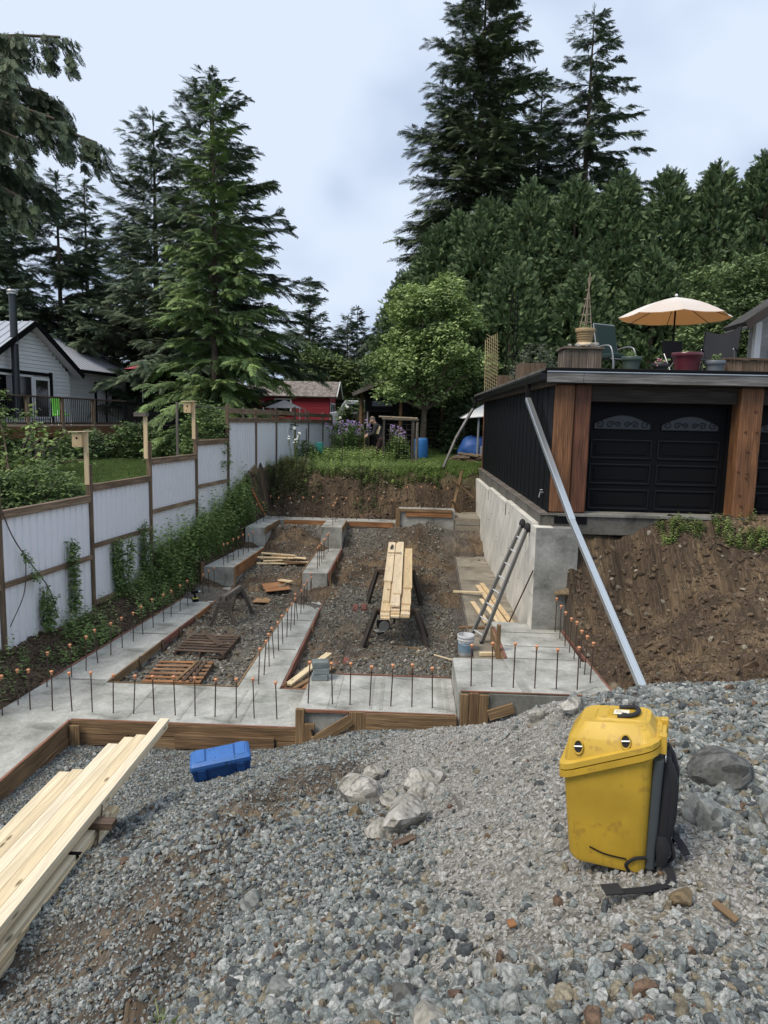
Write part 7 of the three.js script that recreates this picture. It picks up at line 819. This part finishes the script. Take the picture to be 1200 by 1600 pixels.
{ const o = thing('tarp_heap', 'heap under a blue tarp below the white canopy', 'tarp', [2.75, 0.0, -30]); seed(885); const g = new THREE.IcosahedronGeometry(1, 3), q = g.attributes.position; for (let i = 0; i < q.count; i++) { const x = q.getX(i), y = q.getY(i), z = q.getZ(i), f = 0.85 + 0.35 * fbm(x * 3 + 5, y * 3 + z * 2, 3, 3); q.setXYZ(i, x * f * 0.75, Math.max(0, y * f * 0.62 + 0.4), z * f * 0.5); } g.computeVertexNormals(); mesh('tarp', toCreasedNormals(g, 0.6), std([0.03, 0.1, 0.33], 0.55), o); mesh('grey_box', xf(rbox(0.5, 0.42, 0.4, 0.02), [0.35, 0.42, 0.45]), std([0.25, 0.28, 0.32], 0.6), o); }
for (let k = 0; k < 26; k++) { const b = mesh('firewood', new THREE.CylinderGeometry(rr(0.035, 0.06), rr(0.035, 0.06), rr(0.5, 0.9), 7).rotateZ(1.57), M.barkL, scene); b.position.set(2.35 + rr(-0.4, 0.4), 0.05 + 0.055 * (k % 6), -28.3 + rr(-0.25, 0.25)); b.rotation.set(rr(-0.15, 0.15), rr(-0.5, 0.5), rr(-0.15, 0.15)); tag(b, 'brown stick of the firewood pile behind the garage', 'firewood', 'firewood pile'); }
{ const o = thing('van', 'white van parked behind the grey board fence', 'van', [-4.0, 1.0, -47], 0.1); const wm = std([0.78, 0.79, 0.8], 0.35); const sh = extr([[-1.3, 0.3], [3.2, 0.3], [3.2, 1.75], [-0.35, 1.75], [-0.8, 1.05], [-1.3, 0.95]], 1.7, 0.06); mesh('body', sh.translate(0, 0, -0.85), wm, o); const wn = mesh('side_window', bx(-0.25, 1.4, 1.08, 1.58, 0.9, 0.925), M.glass, o); mesh('rear_window', bx(1.6, 3.0, 1.08, 1.58, 0.9, 0.925), M.glass, o); for (const x of [-0.6, 2.4]) for (const z of [-0.75, 0.75]) { const w = mesh('wheel', xf(new THREE.CylinderGeometry(0.33, 0.33, 0.22, 18), [x, 0.33, z], [Math.PI / 2, 0, 0]), M.blackRubber, o); } }
{ const o = thing('board_fence', 'grey board fence closing the yard between fence end and cabin', 'fence', [-2.7, 0.1, -35.6]); for (let k = 0; k < 10; k++) mesh('board', bx(-0.9 + k * 0.18, -0.73 + k * 0.18, 0, 1.75 + 0.05 * (k % 2), -0.02, 0.02, 0.004, 1), k % 2 ? M.greyWood : M.fencewood[0], o); for (const y of [0.4, 1.4]) mesh('rail', bx(-0.9, 0.9, y, y + 0.09, -0.06, -0.021), M.greyWood, o); }
{ const o = thing('grey_awning', 'grey canopy top seen over the far fence', 'canopy', [-6.4, 0.1, -36]); mesh('top', new THREE.ConeGeometry(1.2, 0.42, 4, 1).rotateY(0.8).translate(0, 2.2, 0), std([0.18, 0.185, 0.2], 0.8), o); for (const [x, z] of [[-0.9, -0.9], [0.9, -0.9], [-0.9, 0.9], [0.9, 0.9]]) mesh('pole', rodGeo([x, -0.4, z], [x, 2.0, z], 0.03), M.alu, o); }
for (const [x, z, h, l] of [[-3.75, -25.4, 1.25, 'thin dark stake leaning in the garden bed, left'], [-2.5, -25.9, 1.25, 'thin dark stake in the middle of the garden bed'], [-3.0, -27.8, 1.3, 'short dark post by the fence behind the bed'], [-0.85, -27.6, 1.2, 'grey stake right of the worker']]) { const b = mesh('garden_stake', rodGeo([x, -0.2, z], [x + rr(-0.05, 0.08), h, z], 0.022, 0.018, 6), M.darkWood, scene); tag(b, l, 'stake'); }
{ const o = thing('teal_pot', 'small teal bin against the far fence panels', 'bin', [-3.55, 0.3, -27.6]); mesh('body', lathe([[0.001, 0], [0.14, 0], [0.17, 0.4], [0.15, 0.4], [0.001, 0.36]], 18), std([0.06, 0.32, 0.28], 0.5), o); beam(o, 'stand', [0, -0.4, 0], [0, 0.02, 0], 0.12, 0.12, M.greyWood); }
{ const b = mesh('rock_slab', xf(stoneGeo(77, 0.6, 2), [0, 0, 0], [0, 0, 0], [0.26, 0.2, 0.2]), M.stone[2], scene); b.position.set(3.0, -1.42, -12.9); b.rotation.z = 0.25; tag(b, 'brown rock slab sticking out beside the wall end', 'rock'); }
// ---------- the worker in the back yard ----------
{
  const P = thing('person', 'person in dark jacket and cap with light vest panel, bending over tools', 'person', [-1.35, -0.06, -28], 0);
  // joints: stooping, facing left
  const J = { ankL: [0.12, 0.09, 0.1], kneeL: [0.02, 0.5, 0.1], hipL: [0.16, 0.92, 0.09], ankR: [0.16, 0.09, -0.12], kneeR: [0.08, 0.5, -0.1], hipR: [0.18, 0.92, -0.09], pel: [0.17, 0.96, 0], chest: [0.04, 1.32, 0], neck: [-0.08, 1.53, 0], head: [-0.17, 1.64, 0], shL: [-0.02, 1.44, 0.2], elL: [-0.1, 1.16, 0.24], wrL: [-0.34, 1.06, 0.16], shR: [-0.02, 1.44, -0.2], elR: [-0.1, 1.17, -0.24], wrR: [-0.36, 1.1, -0.14], toeL: [-0.06, 0.05, 0.11], toeR: [-0.02, 0.05, -0.13] };
  const bones = (list) => list.map(([a, b, r, s]) => [V(...(J[a] ?? a)), V(...(J[b] ?? b)), r, s]);
  const field = (bs, x, y, z) => { let d = 1e9; const p = V(x, y, z), k = 0.035; for (const [a, b, r, s] of bs) { const ab = b.clone().sub(a), t = clamp(p.clone().sub(a).dot(ab) / ab.lengthSq()), e = p.distanceTo(a.clone().addScaledVector(ab, t)) - lerp(r, s, t), h = clamp(0.5 + (0.5 * (d - e)) / k); d = lerp(d, e, h) - (d > 1e8 ? 0 : k * h * (1 - h)); } return d; };
  const skin = std([0.42, 0.25, 0.18], 0.7), jacket = std([0.03, 0.027, 0.03], 0.85, { map: T.cloth }), trous = std([0.06, 0.03, 0.03], 0.9, { map: T.cloth });
  // surface nets over the distance field
  const body = (bs, lo, hi, c) => { const n = [0, 1, 2].map((i) => Math.ceil((hi[i] - lo[i]) / c)), F = new Float32Array((n[0] + 1) * (n[1] + 1) * (n[2] + 1)), id = (i, j, k) => i + (n[0] + 1) * (j + (n[1] + 1) * k); for (let k = 0; k <= n[2]; k++) for (let j = 0; j <= n[1]; j++) for (let i = 0; i <= n[0]; i++) F[id(i, j, k)] = field(bs, lo[0] + i * c, lo[1] + j * c, lo[2] + k * c); const vm = new Map(), pos = [], ix = []; const cell = (i, j, k) => { const key = id(i, j, k); if (vm.has(key)) return vm.get(key); let s = [0, 0, 0], m = 0; const cor = []; for (let q = 0; q < 8; q++) cor.push([i + (q & 1), j + ((q >> 1) & 1), k + (q >> 2)]); for (const [a, b] of [[0, 1], [2, 3], [4, 5], [6, 7], [0, 2], [1, 3], [4, 6], [5, 7], [0, 4], [1, 5], [2, 6], [3, 7]]) { const fa = F[id(...cor[a])], fb = F[id(...cor[b])]; if (fa < 0 !== fb < 0) { const t = fa / (fa - fb); for (let q = 0; q < 3; q++) s[q] += lerp(cor[a][q], cor[b][q], t); m++; } } pos.push(lo[0] + (s[0] / m) * c, lo[1] + (s[1] / m) * c, lo[2] + (s[2] / m) * c); vm.set(key, pos.length / 3 - 1); return pos.length / 3 - 1; };
    for (let k = 1; k < n[2]; k++) for (let j = 1; j < n[1]; j++) for (let i = 1; i < n[0]; i++) { const f0 = F[id(i, j, k)] < 0; const quad = (a, b, c2, d, flip) => (flip ? ix.push(a, c2, b, a, d, c2) : ix.push(a, b, c2, a, c2, d)); if (f0 !== F[id(i + 1, j, k)] < 0) quad(cell(i, j - 1, k - 1), cell(i, j, k - 1), cell(i, j, k), cell(i, j - 1, k), !f0); if (f0 !== F[id(i, j + 1, k)] < 0) quad(cell(i - 1, j, k - 1), cell(i - 1, j, k), cell(i, j, k), cell(i, j, k - 1), !f0); if (f0 !== F[id(i, j, k + 1)] < 0) quad(cell(i - 1, j - 1, k), cell(i, j - 1, k), cell(i, j, k), cell(i - 1, j, k), !f0); } return tri(pos, ix); };
  const hands = []; for (const w of ['wrL', 'wrR']) { const q = J[w]; hands.push([w, [q[0] - 0.07, q[1] - 0.03, q[2]], 0.034, 0.036]); for (let f = 0; f < 4; f++) hands.push([[q[0] - 0.06, q[1] - 0.03, q[2] - 0.025 + f * 0.017], [q[0] - 0.12, q[1] - 0.07 - 0.005 * f, q[2] - 0.028 + f * 0.019], 0.011, 0.008]); hands.push([[q[0] - 0.03, q[1] - 0.03, q[2] + 0.03], [q[0] - 0.08, q[1] - 0.05, q[2] + 0.05], 0.012, 0.009]); }
  mesh('body', body(bones([['neck', 'head', 0.06, 0.09], ['head', [-0.18, 1.72, 0], 0.1, 0.095], [[-0.2, 1.62, 0], [-0.24, 1.58, 0], 0.07, 0.05], [[-0.27, 1.64, 0], [-0.285, 1.62, 0], 0.018, 0.014], ['pel', 'chest', 0.13, 0.15], ['elL', 'wrL', 0.04, 0.03], ['elR', 'wrR', 0.04, 0.03], ['chest', 'neck', 0.13, 0.07], ...hands]), [-0.55, 0.8, -0.36], [0.4, 1.9, 0.36], 0.0125), skin, P);
  mesh('jacket', body(bones([['pel', 'chest', 0.165, 0.19], ['chest', [-0.05, 1.47, 0], 0.18, 0.11], ['shL', 'elL', 0.085, 0.068], ['shR', 'elR', 0.085, 0.068], ['elL', [-0.3, 1.075, 0.17], 0.064, 0.048], ['elR', [-0.31, 1.11, -0.155], 0.064, 0.048], [[-0.02, 1.42, 0.16], [-0.02, 1.42, -0.16], 0.1, 0.1]]), [-0.5, 0.7, -0.42], [0.45, 1.72, 0.42], 0.02), jacket, P);
  mesh('trousers', body(bones([['hipL', 'kneeL', 0.1, 0.075], ['hipR', 'kneeR', 0.1, 0.075], ['kneeL', 'ankL', 0.074, 0.058], ['kneeR', 'ankR', 0.074, 0.058], ['hipL', 'hipR', 0.12, 0.12]]), [-0.15, 0.0, -0.3], [0.4, 1.12, 0.3], 0.02), trous, P);
  mesh('boots', body(bones([['ankL', 'toeL', 0.06, 0.05], ['ankR', 'toeR', 0.06, 0.05]]), [-0.2, -0.05, -0.25], [0.3, 0.22, 0.25], 0.014), M.black, P);
  mesh('vest_panel', xf(rbox(0.11, 0.3, 0.02, 0.008, 1), [0.07, 1.28, 0.195], [-0.02, 0.05, -0.25]), std([0.72, 0.55, 0.33], 0.8), P); mesh('cap', [xf(new THREE.SphereGeometry(0.112, 14, 8, 0, 6.3, 0, 1.5), [-0.175, 1.7, 0]), xf(rbox(0.1, 0.014, 0.15, 0.006), [-0.3, 1.705, 0], [0, 0, 0.12])], std([0.12, 0.1, 0.09], 0.9), P); mesh('beard', xf(new THREE.SphereGeometry(0.05, 10, 8), [-0.245, 1.56, 0], [0, 0, 0], [0.8, 1, 1.1]), std([0.3, 0.26, 0.22], 1), P);
  for (const s of [-1, 1]) mesh('eye', xf(new THREE.SphereGeometry(0.01, 8, 6), [-0.268, 1.665, s * 0.032]), M.black, P); for (const s of [-1, 1]) mesh('ear', xf(new THREE.SphereGeometry(0.026, 8, 6), [-0.16, 1.64, s * 0.098], [0, 0, 0], [0.9, 1.2, 0.4]), skin, P);
  const t = thing('garden_tool', 'long handled tool held upright by the worker', 'tool', [-1.84, -0.05, -27.9]); mesh('handle', rodGeo([0.0, 0, 0], [0.03, 1.35, -0.03], 0.015, 0.015, 6), M.form[2], t); mesh('grip', rodGeo([0.03, 1.25, -0.03], [0.03, 1.5, -0.03], 0.03, 0.03, 8), M.black, t); mesh('head', beamGeo([-0.05, 0.03, 0], [0.08, 0.02, 0], 0.12, 0.04), M.rust, t);
}
scene.traverse((o) => { if (o.isMesh) { o.castShadow = true; o.receiveShadow = true; } });
renderer.render(scene, camera);
